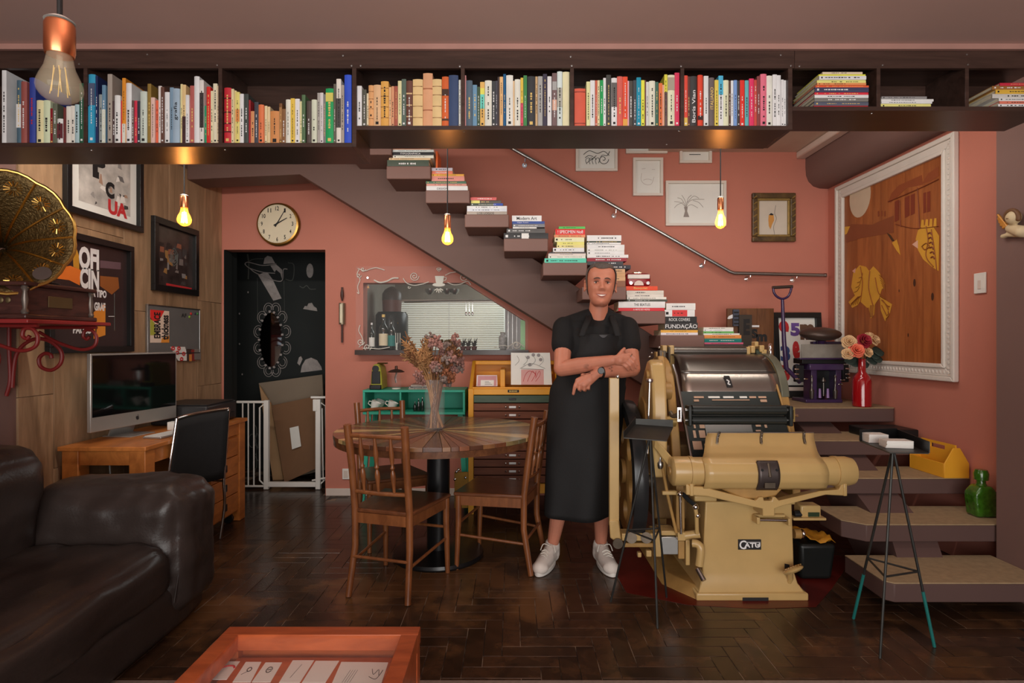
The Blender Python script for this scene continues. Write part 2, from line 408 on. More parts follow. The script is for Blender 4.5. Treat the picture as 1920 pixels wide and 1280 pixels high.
# floor: sub floor and the parquet laid in a herringbone of blocks
fl = struct(MB().box(-3.3, 2.9, -2.6, 6.8, -.05, -.0016).build('floor', joint, smooth=False))
Wd, Ln = .078, .312
stain_mix(MATS['parquet'], WORN, (96, 66, 40))
pl = []
gx0, gx1, gy0, gy1 = -2.46, 2.66, 2.225, 5.6
def herring():
    res = []
    n = int(Ln / Wd)      # 4
    for a in range(-80, 160):
        for b_ in range(-30, 40):
            ox = gx0 + a * Wd + b_ * Ln; oy = gy0 - 1.0 + a * Wd - b_ * Ln
            res.append((ox, ox + Ln, oy, oy + Wd)); res.append((ox - Wd, ox, oy, oy + Ln))
    return res
for (x0, x1, y0, y1) in herring():
    a, b_, c_, d_ = max(x0, gx0), min(x1, gx1), max(y0, gy0), min(y1, gy1)
    if b_ - a < .012 or d_ - c_ < .012: continue
    cx, cy = (a + b_) / 2, (c_ + d_) / 2
    if cy > 4.88:
        if not (-2.43 < cx < -1.6): continue
    elif not (-2.43 < cx < -1.6): d_ = min(d_, 4.898)
    px = 960 + cx * F / cy; py = 640 + EYE * F / cy
    if px < 200 or px > 1960: continue
    if cx < -1.75 and cy < 2.75: continue                    # under the sofa
    if -.9 < cx < -.42 and cy < 2.36: continue              # under the display table
    pl.append((a, b_, c_, d_))
pl.sort(key=lambda q: q[2])
wood('parquet_far_wood', (30, 20, 15), (58, 39, 27), rough=.25, scale=9, stretch=(1, 1, 1), bump=.05); stain_mix(MATS['parquet_far_wood'], WORN, (96, 66, 40))
far = MB()
for i, (a, b_, c_, d_) in enumerate(pl):
    g = .0014; dz = random.uniform(-.0006, .0004)
    if i < 300: MB().box(a + g, b_ - g, c_ + g, d_ - g, -.012, dz).build('plank', 'parquet', fl, smooth=False, bev=.0012, seg=1)
    else: far.box(a + g, b_ - g, c_ + g, d_ - g, -.012, dz)
fo = far.build('parquet_far', 'parquet_far_wood', fl, smooth=False); fo['kind'] = 'stuff'
MB().box(-2.46, 2.53, 1.9, 2.222, -.02, .002).build('threshold', 'granite', fl)
# red painted patch of floor around the press
rp = [(X_(px, Y), Y) for px, Y in ((1175, 3.0), (1290, 2.86), (1420, 2.82), (1530, 2.84), (1560, 3.05), (1600, 3.5), (1180, 3.75), (1150, 3.3))]
MB().prism(rp, (0, 0, .0007), (1, 0, 0), (0, 1, 0), (0, 0, .001)).build('painted_patch', mat('red_floor_paint', (84, 22, 16), rough=.28, var=.35, vscale=5), fl)

# ------------------------------------------------------------------ rooms beyond: dark passage with chalk drawings
YK = 5.95
wb = struct(MB().box(-3.3, -1.42, YK, YK + .1, 0, 2.6).box(-3.4, -3.3, 5.04, YK + .1, 0, 2.6).box(-1.50, -1.42, 5.04, YK + .1, 0, 2.6).build('wall_passage', 'dark_board', smooth=False))
struct(MB().box(-3.4, -1.42, 5.04, YK + .1, 2.55, 2.65).build('ceiling_passage', 'dark_board', smooth=False))
struct(MB().box(X_(417, YB) - .9, X_(417, YB), 5.045, 5.16, 0, 2.55).build('wall_passage_side', 'dark_board', smooth=False))
struct(MB().box(X_(419.5, YB), X_(419.5, YB) + .004, 4.903, 5.04, 0, Z_(468, YB)).build('trim_3', 'dark_board', smooth=False))
def chalkline(name, pts, r=.0045, closed=False, m='chalk', Y=YK, par=wb):
    P = [at(a, b_, Y) + Vector((0, -.001, 0)) for a, b_ in pts]
    if len(P) > 2: P = bez(P + ([P[0]] if closed else []), 6)
    MB().tube(P, r, 5, flat=((1, 0, 0), (0, 0, 1)) if False else None).build(name, m, par)
def chalkfill(name, pts, m='chalk', Y=YK, par=wb):
    P = [at(a, b_, Y) for a, b_ in pts]
    MB().prism([(p.x, p.z) for p in P], (0, Y - .002, 0), (1, 0, 0), (0, 0, 1), (0, .0015, 0)).build(name, m, par)
def Zc(z): return (400 + z[0] / 4.571, 440 + z[1] / 4.571)
chalkfill('chalk_wing', [Zc(q) for q in ((385, 345), (430, 325), (470, 330), (510, 385), (585, 545), (515, 565))])
chalkfill('chalk_cabin', [Zc(q) for q in ((430, 250), (440, 200), (465, 180), (500, 190), (530, 245))])
chalkfill('chalk_tail', [Zc(q) for q in ((490, 265), (540, 255), (590, 300), (590, 380), (575, 330), (540, 300), (525, 320))])
chalkline('chalk_fuselage', [Zc(q) for q in ((270, 250), (300, 235), (420, 262), (540, 250))])
chalkline('chalk_fuselage', [Zc(q) for q in ((270, 250), (310, 285), (420, 320), (530, 330))])
chalkline('chalk_fuselage', [Zc(q) for q in ((310, 285), (370, 330), (520, 390), (590, 390), (600, 300), (635, 295))])
chalkline('chalk_nose', [Zc(q) for q in ((310, 225), (350, 208), (430, 205))], m='dim_chalk')
chalkfill('chalk_propeller', [Zc(q) for q in ((286, 165), (300, 165), (310, 235), (305, 380), (295, 380), (300, 240))], m='dim_chalk')
chalkline('chalk_kite', [Zc(q) for q in ((640, 240), (690, 260), (680, 385), (620, 380))], m='dim_chalk')
chalkfill('chalk_moon', [Zc((828 + 30 * math.cos(t * PI / 8), 308 + 62 * math.sin(t * PI / 8))) for t in range(16)])
chalkfill('chalk_cloud', [Zc(q) for q in ((770, 635), (785, 610), (805, 612), (815, 588), (845, 583), (862, 612), (885, 628), (892, 655), (830, 645))])
chalkfill('chalk_cupcake', [Zc(q) for q in ((748, 1180), (760, 1120), (790, 1070), (838, 1052), (890, 1075), (925, 1130), (932, 1158))])
chalkline('chalk_script', [Zc(q) for q in ((740, 440), (770, 455), (800, 435), (830, 465), (880, 465))], m='dim_chalk')
chalkfill('chalk_leaf', [Zc(q) for q in ((735, 1050), (752, 1040), (765, 1065), (740, 1120), (720, 1100))])
for q in ((125, 280), (298, 492), (224, 675), (225, 935), (248, 1195), (98, 850), (100, 950), (103, 1040), (105, 1137)):
    chalkfill('chalk_dot', [Zc((q[0] + 6 * math.cos(t), q[1] + 9 * math.sin(t))) for t in (0, 1.2, 2.4, 3.6, 4.9)])
chalkline('chalk_strand', [Zc((378, 370)), Zc((380, 700))], r=.002, m='dim_chalk'); chalkline('chalk_strand', [Zc((605, 390)), Zc((612, 730))], r=.002, m='dim_chalk')
chalkfill('chalk_house', [Zc(q) for q in ((92, 550), (90, 510), (105, 485), (122, 520), (122, 556))], m='dim_chalk')
for k in range(12):
    a = k * PI / 6 + .26; cx, cy = 505 + 122 * math.cos(a), 900 + 272 * math.sin(a)
    for s_ in (1, .62):
        P = []
        for t in range(9):
            b_ = a + (t / 8 - .5) * PI * 1.25; P.append((cx + s_ * 40 * math.cos(b_), cy + s_ * 52 * math.sin(b_)))
        chalkline('chalk_petal', [Zc(q) for q in P], r=.003)
mi = thing('oval_mirror', 'oval mirror hung amid chalk petals on the black passage wall', 'mirror', at(*Zc((505, 900)), YK))
c0 = at(*Zc((505, 900)), YK)
ra, rb = 88 / 4.571 * YK / F, 232 / 4.571 * YK / F
MB().prism([(ra * math.cos(t * PI / 20), rb * math.sin(t * PI / 20)) for t in range(40)], c0 + V(0, -.012, 0), (1, 0, 0), (0, 0, 1), (0, .011, 0)).build('glass', mat('mirror_glass', (150, 150, 150), rough=.03, metal=1, var=0), mi)
for k in range(34):
    a = 2 * PI * k / 34; p = c0 + V(ra * 1.06 * math.cos(a), -.007, rb * 1.04 * math.sin(a))
    M = Matrix.Rotation(-math.atan2(rb * math.cos(a), -ra * math.sin(a)), 3, 'Y')
    MB().box(-.010, .010, -.006, .006, -.011, .011, Matrix.Translation(p) @ M.to_4x4()).build('mosaic_tile', 'chalk' if k % 2 else 'black_ink', mi)

mi.rotation_euler = (0, 0, math.radians(12)); mi.location.y -= .03
# ------------------------------------------------------------------ the kitchen seen through the hatch
KY = 6.75
struct(MB().box(-1.415, 2.0, KY, KY + .1, 0, 2.6).box(-1.415, -1.36, 5.04, KY, 0, 2.6).box(1.9, 2.0, 5.04, KY, 0, 2.6).build('wall_kitchen', mat('kitchen_grey', (120, 116, 106), rough=.7), smooth=False))
struct(MB().box(-1.415, 2.0, 5.04, KY + .1, 2.5, 2.6).build('ceiling_kitchen', 'pale_ceiling', smooth=False))
# sill board
sb = at(665, 656, 4.86)
sl = MB().box(X_(665, 4.80), X_(991, 4.80), 4.80, 5.04, Z_(665, 4.80), Z_(656, 4.80)).build('window_sill', wood('sill_wood', (40, 28, 24), (58, 44, 38), rough=.3, stretch=(1.2, 12, 12)))
struct(sl)
zs = Z_(656, 4.80)
# lit kitchen window with a venetian blind
kw = thing('venetian_blind', 'pale venetian blind over the bright kitchen window behind the hatch', 'blind', (X_(860, 6.6), 6.6, 1.0))
wx0, wx1, wz0, wz1 = X_(752, 6.62), X_(945, 6.62), Z_(668, 6.62), Z_(566, 6.62)
struct(MB().box(wx0 - .02, wx1 + .35, 6.735, 6.748, wz0, wz1 + .02).build('window_1', mat('lit_pane', (200, 200, 190), var=0, emis=(.86, .92, .86, 1), es=.42)))
ns = 30
sm = None
for k in range(ns):
    z = wz0 + (wz1 - wz0) * (k + .5) / ns
    if sm is None:
        o = MB().box(-(wx1 - wx0) / 2, (wx1 - wx0) / 2, -.007, .007, -.0007, .0007, Matrix.Rotation(math.radians(38), 4, 'X')).build('slat', mat('blind_white', (196, 190, 170), rough=.5), kw, world=False, smooth=False); sm = o
    else:
        o = sm.copy(); COL.objects.link(o); o.parent = kw
    o.location = (((wx0 + wx1) / 2 - wpos(kw).x), 0, z - 1.0)
MB().box(wx0 - .01, wx1 + .01, 6.585, 6.615, wz1, wz1 + .025).build('head_rail', 'pale_trim', kw)
MB().cyl((X_(842, 6.57), 6.57, wz0), (X_(842, 6.57), 6.57, wz1), .003, n=6).build('cord', 'white_ink', kw)
# utensil rail, cooker hood and kitchen things
ra_ = thing('utensil_rail', 'steel utensil rail above the blind inside the kitchen', 'rail', at(850, 566, 6.4))
MB().cyl(at(758, 566, 6.4), at(935, 562, 6.4), .008, n=8).build('bar', 'steel', ra_)
for px in (880, 886, 874):
    MB().cyl(at(px, 566, 6.38), at(px, 584, 6.38), .004, n=6).ell(at(px, 588, 6.38), (.012, .004, .022), 8, 6).build('spoon', 'chrome', ra_)
for px in (806, 838, 852):
    MB().lathe([(.02, 0), (.05, .03), (.055, .06)], at(px, 552, 6.35), 12, caps=False).build('hanging_cup', 'steel', ra_)
hd = thing('coffee_roaster', 'dark domed machine standing at the left inside the kitchen', 'machine', at(735, 658, 5.7))
c_ = at(735, 655, 5.7); s_ = 5.7 / F
MB().lathe([(27 * s_, 0), (30 * s_, 0.02), (30 * s_, 64 * s_), (26 * s_, 70 * s_)], (c_.x, 5.7, c_.z), 24).build('body', mat('dark_green_black', (24, 34, 34), rough=.3), hd)
MB().lathe([(17 * s_, 70 * s_), (18 * s_, 92 * s_)], (c_.x, 5.7, c_.z), 20).build('neck', mat('brown_band', (96, 66, 58), rough=.5), hd)
MB().lathe([(18.5 * s_, 92 * s_), (18 * s_, 104 * s_), (13 * s_, 112 * s_), (5 * s_, 117 * s_), (.001, 118 * s_)], (c_.x, 5.7, c_.z), 20).build('dome', mat('hood_dark', (70, 64, 58), rough=.4), hd)
fr = thing('fridge', 'pale fridge with a glossy side at the right of the kitchen', 'fridge', at(962, 700, 6.3))
p0 = at(947, 655, 6.3); p1 = at(1010, 560, 6.3)
MB().box(p0.x, p1.x, 6.2, 6.6, .2, p1.z).build('body', mat('fridge_grey', (170, 182, 184), rough=.3), fr)
for px in (952, 960, 968): MB().box(X_(px, 6.19), X_(px + 1.5, 6.19), 6.19, 6.205, Z_(655, 6.19), Z_(580, 6.19)).build('groove', 'steel', fr)

def bottle(name, label, px, py, Y, h, r, body, cap, lab=None, group='bottles on the hatch sill'):
    b_ = at(px, py, Y); t = thing(name, label, 'bottle', b_, 0, group)
    MB().lathe([(r * .9, 0), (r, .006), (r, h * .58), (r * .85, h * .66), (r * .36, h * .76), (r * .33, h)], b_, 20).build('glass_body', body, t)
    MB().lathe([(r * .38, h * .93), (r * .38, h * 1.01)], b_, 14).build('cap', cap, t)
    if lab: MB().lathe([(r * 1.01, h * .12), (r * 1.01, h * .46)], b_, 20, caps=False).build('paper_label', lab, t)
    return t
mat('bottle_dark', (22, 30, 26), rough=.1, var=0, coat=.6)
mat('bottle_pale', (150, 165, 150), rough=.1, var=0)
mat('cream_label', (205, 190, 160), rough=.7)
bottle('wine_bottle', 'dark wine bottle with a cream label on the hatch sill', 719, 655.5, 4.98, .30, .038, 'bottle_dark', 'gold_ink', 'cream_label')
bottle('spirit_bottle', 'slim bottle with a white label at the left end of the sill', 697, 655.5, 4.99, .23, .024, 'bottle_dark', 'white_ink', 'paper')
bottle('liqueur_bottle', 'dark bottle with a teal label beside the wine bottle', 734, 655.5, 4.99, .27, .03, 'bottle_dark', 'black_ink', mat('teal_label', (30, 110, 105), rough=.6))
g_ = thing('glass_straws', 'three clear stirring rods standing in a glass on the sill', 'glass', at(747, 655.5, 4.96))
for px in (742, 746, 750): MB().cyl(at(px, 655, 4.955), at(px, 624, 4.955), .003, n=6).build('rod', 'white_lines', g_)
MB().lathe([(.02, 0), (.024, .06)], at(746, 655.5, 4.955), 14, caps=False).build('tumbler', 'clear_glass', g_)
mg = thing('green_carton', 'pale green carton standing at the right end of the hatch', 'carton', at(982, 655.5, 4.97))
MB().box(X_(976, 4.95), X_(990, 4.95), 4.95, 5.02, zs, Z_(600, 4.95)).build('body', mat('pale_green', (150, 200, 150), rough=.5), mg)
pt = thing('potted_succulents', 'small dark plants in a row on the hatch sill', 'plant', at(880, 655.5, 4.97))
for k, px in enumerate((868, 878, 889)):
    b_ = at(px, 655.5, 4.97)
    MB().lathe([(.02, 0), (.026, .03)], b_, 12).build('pot', mat('pot_red', (80, 40, 40), rough=.6), pt)
    q = MB()
    for j in range(14):
        a = j * 2.4; q.tube([b_ + V(0, 0, .03), b_ + V(.03 * math.cos(a), .03 * math.sin(a), .05 + .025 * (j % 3))], [.007, .001], 5)
    q.build('leaf_rosette', mat('dark_leaf', (38, 36, 30), rough=.6), pt)
va = thing('patterned_jar', 'grey patterned jar by the right end of the hatch', 'jar', at(943, 655.5, 4.98))
MB().lathe([(.025, 0), (.035, .02), (.036, .11), (.02, .13), (.024, .15)], at(943, 655.5, 4.98), 18).build('body', mat('grey_pattern', (150, 148, 146), rough=.4, var=.5, vscale=60), va)

# glass pane with white ornament in front of the hatch
pane = thing('ornament_pane', 'clear glass pane with white scroll ornaments over the kitchen hatch', 'glass pane', at(828, 656, 4.84))
PY = 4.885
gp = [wall_uv(667, 655, PY), wall_uv(990, 655, PY), wall_uv(990, 600, PY), wall_uv(828, 499, PY), wall_uv(667, 499, PY)]
MB().prism(gp, (0, PY, 0), (1, 0, 0), (0, 0, 1), (0, .006, 0)).build('sheet', mat('thin_glass', (255, 255, 255), rough=.02, var=0, alpha=.035, spec=.3), pane, smooth=False)
def Zh(q): return (640 + q[0] / 4.571, 480 + q[1] / 4.571)
def orn(pts, r=.0035):
    P = [at(*Zh(q), PY - .003) for q in pts]; P = bez(P, 7) if len(P) > 2 else P
    MB().tube(P, r, 5).build('scroll', 'white_lines', pane)
def spiral(cx, cy, r0, turns, a0=0, sgn=1, k=1.0): return [(cx + (r0 * (1 - t / 22)) * math.cos(a0 + sgn * turns * 2 * PI * t / 22), cy + k * (r0 * (1 - t / 22)) * math.sin(a0 + sgn * turns * 2 * PI * t / 22)) for t in range(21)]
orn([(140, 105), (200, 125), (250, 110), (300, 100), (370, 120)]); orn([(150, 115), (135, 160), (160, 200), (140, 260), (150, 320), (135, 310)])
orn(spiral(150, 165, 22, 1.3)); orn(spiral(185, 112, 22, 1.3))
orn([(280, 205), (330, 225), (390, 215), (440, 190), (490, 188)], .006)
orn(spiral(625, 172, 40, 2.2)); orn([(530, 190), (560, 230), (620, 250), (690, 240), (750, 220)]); orn(spiral(580, 265, 14, 1))
orn([(910, 225), (960, 245), (1020, 240), (1080, 215), (1110, 245)]); orn(spiral(1045, 180, 34, 1.6)); orn([(890, 165), (930, 145), (985, 135)])
orn([(160, 590), (150, 640), (175, 690), (185, 740), (150, 780)]); orn(spiral(165, 735, 32, 1.6)); orn(spiral(222, 780, 34, 1.7)); orn([(185, 790), (260, 790), (330, 795), (415, 780)])
orn(spiral(1500, 760, 34, 1.7)); orn([(1310, 785), (1380, 765), (1440, 770), (1500, 735), (1570, 780)])
for k in range(5): a = .5 + k * .54; orn([(835 - 12 * math.cos(a), 272 + 10 * math.sin(a)), (835 - 42 * math.cos(a), 275 + 40 * math.sin(a))], .005)
q = MB(); P = [at(*Zh(z), PY - .003) for z in ((802, 170), (880, 170), (872, 225), (860, 238), (825, 238), (810, 225))]
q.prism([(p.x, p.z) for p in P], (0, PY - .004, 0), (1, 0, 0), (0, 0, 1), (0, .003, 0)).build('cup_emblem', 'white_lines', pane)
P = [at(*Zh((835 + 55 * math.cos(t * PI / 8), 245 + 16 * math.sin(t * PI / 8))), PY - .003) for t in range(16)]
MB().prism([(p.x, p.z) for p in P], (0, PY - .0035, 0), (1, 0, 0), (0, 0, 1), (0, .003, 0)).build('saucer_emblem', 'white_lines', pane)
orn([(878, 180), (898, 185), (893, 205), (875, 208)], .003); orn(spiral(825, 108, 14, 1)); orn(spiral(848, 108, 14, 1, PI, -1)); orn([(835, 135), (820, 110), (835, 100), (850, 110), (835, 135)], .002)
for q in ((225, 185), (640, 755)):
    if q[1] < 300: MB().cyl(at(*Zh(q), PY - .012), at(*Zh(q), PY), .008, n=12).build('mount', 'chrome', pane)
# ------------------------------------------------------------------ the hanging bookshelf
SY, SB = 2.40, 2.632                # front and back of the shelf
def sx(px): return X_(px, SY)
def sz(py): return Z_(py, SY)
sh = thing('hanging_bookshelf', 'long dark laminate bookshelf hung across the room below the ceiling', 'bookshelf', (0, 2.5, 2.1))
ztop0, ztop1 = sz(128), sz(95)
XL, XR = -2.449, 2.24
MB().box(XL, sx(1490) - .0006, SY, SY + .018, ztop0, ztop1 - .0006).build('valance', 'dark_laminate', sh, bev=.0008, seg=1)
MB().box(sx(1490) + .0006, XR, SY, SY + .018, ztop0, ztop1 - .0006).build('valance', 'dark_laminate', sh, bev=.0008, seg=1)
MB().box(XL, XR, SY + .018, SB, ztop1 - .045, ztop1 - .027).build('top_board', 'dark_laminate', sh)
zl, zm, zr = sz(275), sz(243), sz(207)
T = .0165
def board(x0, x1, z): MB().box(x0, x1, SY + .003, SB, z, z + T).build('shelf_board', 'dark_laminate_flat', sh, bev=.0006, seg=1)
board(XL, sx(660), zl); board(sx(668), sx(1478), zm); board(sx(1486), XR, zr)
# edge strips and back panels
for x0, x1, z in ((XL, sx(660), zl), (sx(668), sx(1478), zm), (sx(1486), XR, zr)):
    MB().box(x0, x1, SY + .001, SY + .003, z - .0003, z + T + .0003).build('edge_strip', 'dark_laminate', sh)
    MB().box(x0, x1, SB, SB + .006, z, ztop1 - .03).build('back_panel', 'dark_laminate', sh)
def upright(px, w_px, z): MB().box(sx(px), sx(px + w_px), SY + .001, SB, z, ztop0 + .04).build('upright', 'dark_laminate', sh, bev=.0006, seg=1)
for px, z in ((156, zl + T), (409, zl + T), (864, zm + T), (1069, zm + T), (1276, zm + T), (1644, zr + T), (1810, zr + T)): upright(px, 7.2, z)
upright(660, 8, zl); upright(1478, 8, zm)
for px, py in ((148, 120), (276, 102), (407, 122), (643, 104), (659, 123), (676, 123), (862, 124), (1070, 106), (1072, 123), (1277, 124), (1464, 103), (1483, 123), (1499, 124), (1655, 122), (1813, 102), (1815, 121)):
    p = at(px, py, SY); MB().lathe([(.0045, 0), (.004, .0015), (.001, .0022)], p, 10, rotM('X', 90)).build('screw', 'steel', sh)
for px, py, z in ((172, 282, zl), (422, 281, zl), (870, 247, zm), (1273, 246, zm), (1250, 271, zm), (1634, 213, zr)):
    Y = F * (z - EYE) / (640 - py); MB().lathe([(.001, -.0025), (.0045, -.001), (.005, .001)], (X_(px, Y), Y, z), 8).build('screw', 'steel', sh)

# ------------------------------------------------------------------ books
ORD = 'first second third fourth fifth sixth seventh eighth ninth tenth eleventh twelfth thirteenth fourteenth fifteenth sixteenth seventeenth eighteenth nineteenth twentieth'.split()
ORD += ['twenty-' + q for q in ORD[:9]] + ['thirtieth'] + ['thirty-' + q for q in ORD[:9]] + ['fortieth']
def cname(r, g, b):
    mx, mn = max(r, g, b), min(r, g, b); d = mx - mn
    if d < 26: return 'black' if mx < 75 else 'dark grey' if mx < 115 else 'grey' if mx < 170 else 'white'
    h = (60 * ((g - b) / d) if mx == r else 120 + 60 * ((b - r) / d) if mx == g else 240 + 60 * ((r - g) / d)) % 360
    s_ = d / mx
    if h < 14 or h > 335: return ('pink' if mx > 185 and s_ < .55 else 'dark red' if mx < 140 else 'red') if s_ > .3 else 'reddish grey'
    if h < 32: return 'brown' if mx < 160 else ('orange' if s_ > .6 else 'tan')
    if h < 65: return ('dark brown' if mx < 130 else 'olive' if mx < 160 else 'yellow' if s_ > .48 else 'cream')
    if h < 165: return 'dark green' if mx < 100 else ('green' if s_ > .35 else 'pale green')
    if h < 195: return 'teal' if s_ > .35 else 'pale teal'
    if h < 255: return ('navy' if mx < 105 else 'blue' if s_ > .5 else 'slate blue')
    return 'purple' if s_ > .3 else 'mauve'
def ocol(o, rgb): o.color = C(*rgb); return o
INKS = {'w': 'white_ink', 'k': 'black_ink', 'g': 'gold_ink', 'r': 'red_ink'}
def book(label, group, o, t, h, d, T_, H_, D_, rgb, marks=True, title=None, band=None, ink=None, round_=False, seed=0):
    """spine at o facing -D_; t thickness along T_, h height along H_, d depth along D_"""
    rnd = random.Random(seed); o = Vector(o); T_, H_, D_ = Vector(T_), Vector(H_), Vector(D_)
    cv = .0016 if t > .008 else t * .18
    q = MB()
    bul = min(.004, t * .18) if round_ else min(.0012, t * .08)
    prof = []
    for i in range(5):
        a = i / 4; prof.append((a * t, -bul * math.sin(PI * a)))
    prof += [(t, d), (t - cv, d), (t - cv, cv), (cv, cv), (cv, d), (0, d)]
    q.prism(prof, o, T_, D_, H_ * h)
    name = 'book'
    b = q.build(name, 'book_cover', None, ang=30); ocol(b, rgb)
    tag(b, label, 'book', group)
    g = .0025 if h > .1 else .001
    p = MB(); p.prism([(cv, cv), (t - cv, cv), (t - cv, d - .003), (cv, d - .003)], o + H_ * g, T_, D_, H_ * (h - 2 * g)); p.build('page_block', 'pages', b, smooth=False)
    lum = .3 * rgb[0] + .6 * rgb[1] + .1 * rgb[2]
    ik = INKS[ink] if ink else ('black_ink' if lum > 125 else rnd.choice(['white_ink', 'white_ink', 'gold_ink']))
    if band:
        for (a0, a1, crgb) in band:
            k = MB().prism([(t * .03, -bul - .0004), (t * .97, -bul - .0004), (t * .97, .0005), (t * .03, .0005)], o + H_ * (h * a0), T_, D_, H_ * (h * (a1 - a0))).build('colour_band', 'tint', b, smooth=False); ocol(k, crgb)
    if title and t > .004:
        s_, a0, a1, fr_ = title
        up = T_.x > .5          # standing book: the title runs up the spine
        lettering('title', s_, o + H_ * (h * a0) + T_ * (t * (.5 + (fr_ / 2 if up else -fr_ / 2))) - D_ * (bul + .0006), H_ * (h * (a1 - a0)), T_ * (t * fr_ * (-1 if up else 1)), ik, b, bold=.01)
    elif marks and t > .0085:
        n0 = rnd.uniform(.12, .3); n1 = rnd.uniform(.55, .88); k = MB(); x = n0; fr_ = rnd.uniform(.14, .32)
        while x < n1:
            l = rnd.uniform(.004, .012) / h
            if rnd.random() < .84:
                e = rnd.uniform(.6, 1) * fr_
                k.prism([(t * (.5 - e / 2), -bul - .0005), (t * (.5 + e / 2), -bul - .0005), (t * (.5 + e / 2), 0), (t * (.5 - e / 2), 0)], o + H_ * (h * x), T_, D_, H_ * (h * l * .8))
            x += l * 1.15
        if rnd.random() < .5: k.prism([(t * .3, -bul - .0005), (t * .7, -bul - .0005), (t * .7, 0), (t * .3, 0)], o + H_ * (h * .04), T_, D_, H_ * (t * .4))
        if k.v: k.build('spine_lettering', ik, b, smooth=False)['kind'] = 'stuff'
    return b

def bay(name, ox, oy, sc, base_z, rows, x_min, x_max, seed, extra={}):
    """rows: (x0,x1,ytop,rgb) in crop pixels of the photograph; spines stand at the shelf front"""
    n = len(rows); xs = x_min
    for i, (a, b_, yt, rgb) in enumerate(rows):
        rnd = random.Random(seed * 100 + i)
        x0 = max(sx(ox + a / sc), xs + .0003); x1 = min(max(sx(ox + b_ / sc), x0 + .004), x_max)
        if x1 - x0 < .003: continue
        xs = x1
        ztop = min(sz(oy + yt / sc), ztop0 - .004); h = ztop - base_z - .0006
        y = SY + .008 + rnd.uniform(0, .010)
        d = min(SB - .004 - y, h * rnd.uniform(.66, .78))
        t = x1 - x0; nm = cname(*rgb)
        size = 'tall' if h > .268 else 'low' if h < .215 else 'mid-height'
        th = 'slim' if t < .0145 else 'thick' if t > .027 else ''
        lab = ' '.join(f"{th} {size} {nm} book, {ORD[i]} from left in {name}".split())
        ex = extra.get(i, {})
        book(lab, 'books in ' + name, (x0, y, base_z + .0005), t, h, d, (1, 0, 0), (0, 0, 1), (0, 1, 0), rgb, seed=seed * 100 + i, round_=(t > .02), **ex)
Lz, Mz, Rz = zl + T, zm + T, zr + T
W_ = (222, 214, 206)
rows1 = [(0, 38, 215, (215, 214, 205)), (120, 163, 310, (66, 90, 104)), (165, 215, 325, (135, 72, 66)), (222, 275, 285, (45, 60, 135)), (285, 345, 480, (208, 194, 150)), (345, 405, 480, (190, 200, 168)), (405, 435, 550, (120, 25, 32)), (435, 475, 510, (92, 96, 80)), (478, 525, 645, (220, 210, 200)), (527, 541, 545, (100, 40, 40)), (541, 580, 530, (215, 200, 190)), (580, 620, 526, (212, 198, 188)), (622, 665, 520, (150, 175, 180)), (668, 708, 340, (32, 78, 56))]
bay('the first shelf bay', 0, 80, 4.571, Lz, rows1, XL, sx(156), 1, {3: dict(ink='r'), 1: dict(band=[(.25, .62, (200, 200, 198))]), 8: dict(band=[(.2, .8, (90, 40, 45))])})
rows2 = [(742, 805, 265, (45, 140, 175)), (806, 824, 275, (30, 40, 80)), (826, 860, 430, (132, 140, 140)), (862, 893, 355, (95, 130, 155)), (905, 945, 258, (150, 140, 130)), (946, 971, 490, (70, 55, 55)), (972, 1020, 445, (215, 205, 200)), (1021, 1032, 485, (185, 30, 30)), (1032, 1062, 293, (222, 130, 40)), (1063, 1110, 335, (215, 210, 205)), (1113, 1133, 485, (90, 70, 65)), (1133, 1160, 485, (190, 50, 70)), (1160, 1190, 490, (50, 50, 60)), (1190, 1247, 410, (180, 190, 180)), (1248, 1278, 340, (130, 105, 50)), (1283, 1316, 462, (215, 170, 160)), (1317, 1335, 480, (220, 90, 60)), (1336, 1363, 355, (210, 195, 190)), (1364, 1394, 370, (90, 60, 50)), (1395, 1435, 410, (220, 215, 205)), (1437, 1470, 370, (110, 135, 155)), (1471, 1528, 385, (142, 162, 178)), (1529, 1548, 340, (215, 190, 140)), (1549, 1580, 350, (205, 175, 125)), (1581, 1611, 440, (220, 215, 210)), (1612, 1650, 355, (160, 85, 80)), (1651, 1695, 278, (225, 220, 215)), (1698, 1733, 310, (200, 195, 190)), (1735, 1755, 525, (40, 130, 90)), (1757, 1789, 365, (190, 40, 35)), (1790, 1809, 400, (215, 195, 160)), (1810, 1845, 335, (205, 195, 170)), (1848, 1868, 360, (190, 170, 140))]
bay('the second shelf bay', 0, 80, 4.571, Lz, rows2, sx(163.5), sx(409), 2, {0: dict(band=[(.0, .53, (45, 140, 175)), (.55, .87, (70, 80, 105))]), 21: dict(title=('grafia', .42, .75, .62)), 8: dict(band=[(0, .3, (226, 214, 190))]), 23: dict(band=[(0, .46, (62, 36, 36))]), 3: dict(band=[(0, .58, (190, 195, 180))]), 26: dict(marks=False), 27: dict(band=[(.25, .8, (55, 48, 48))])})
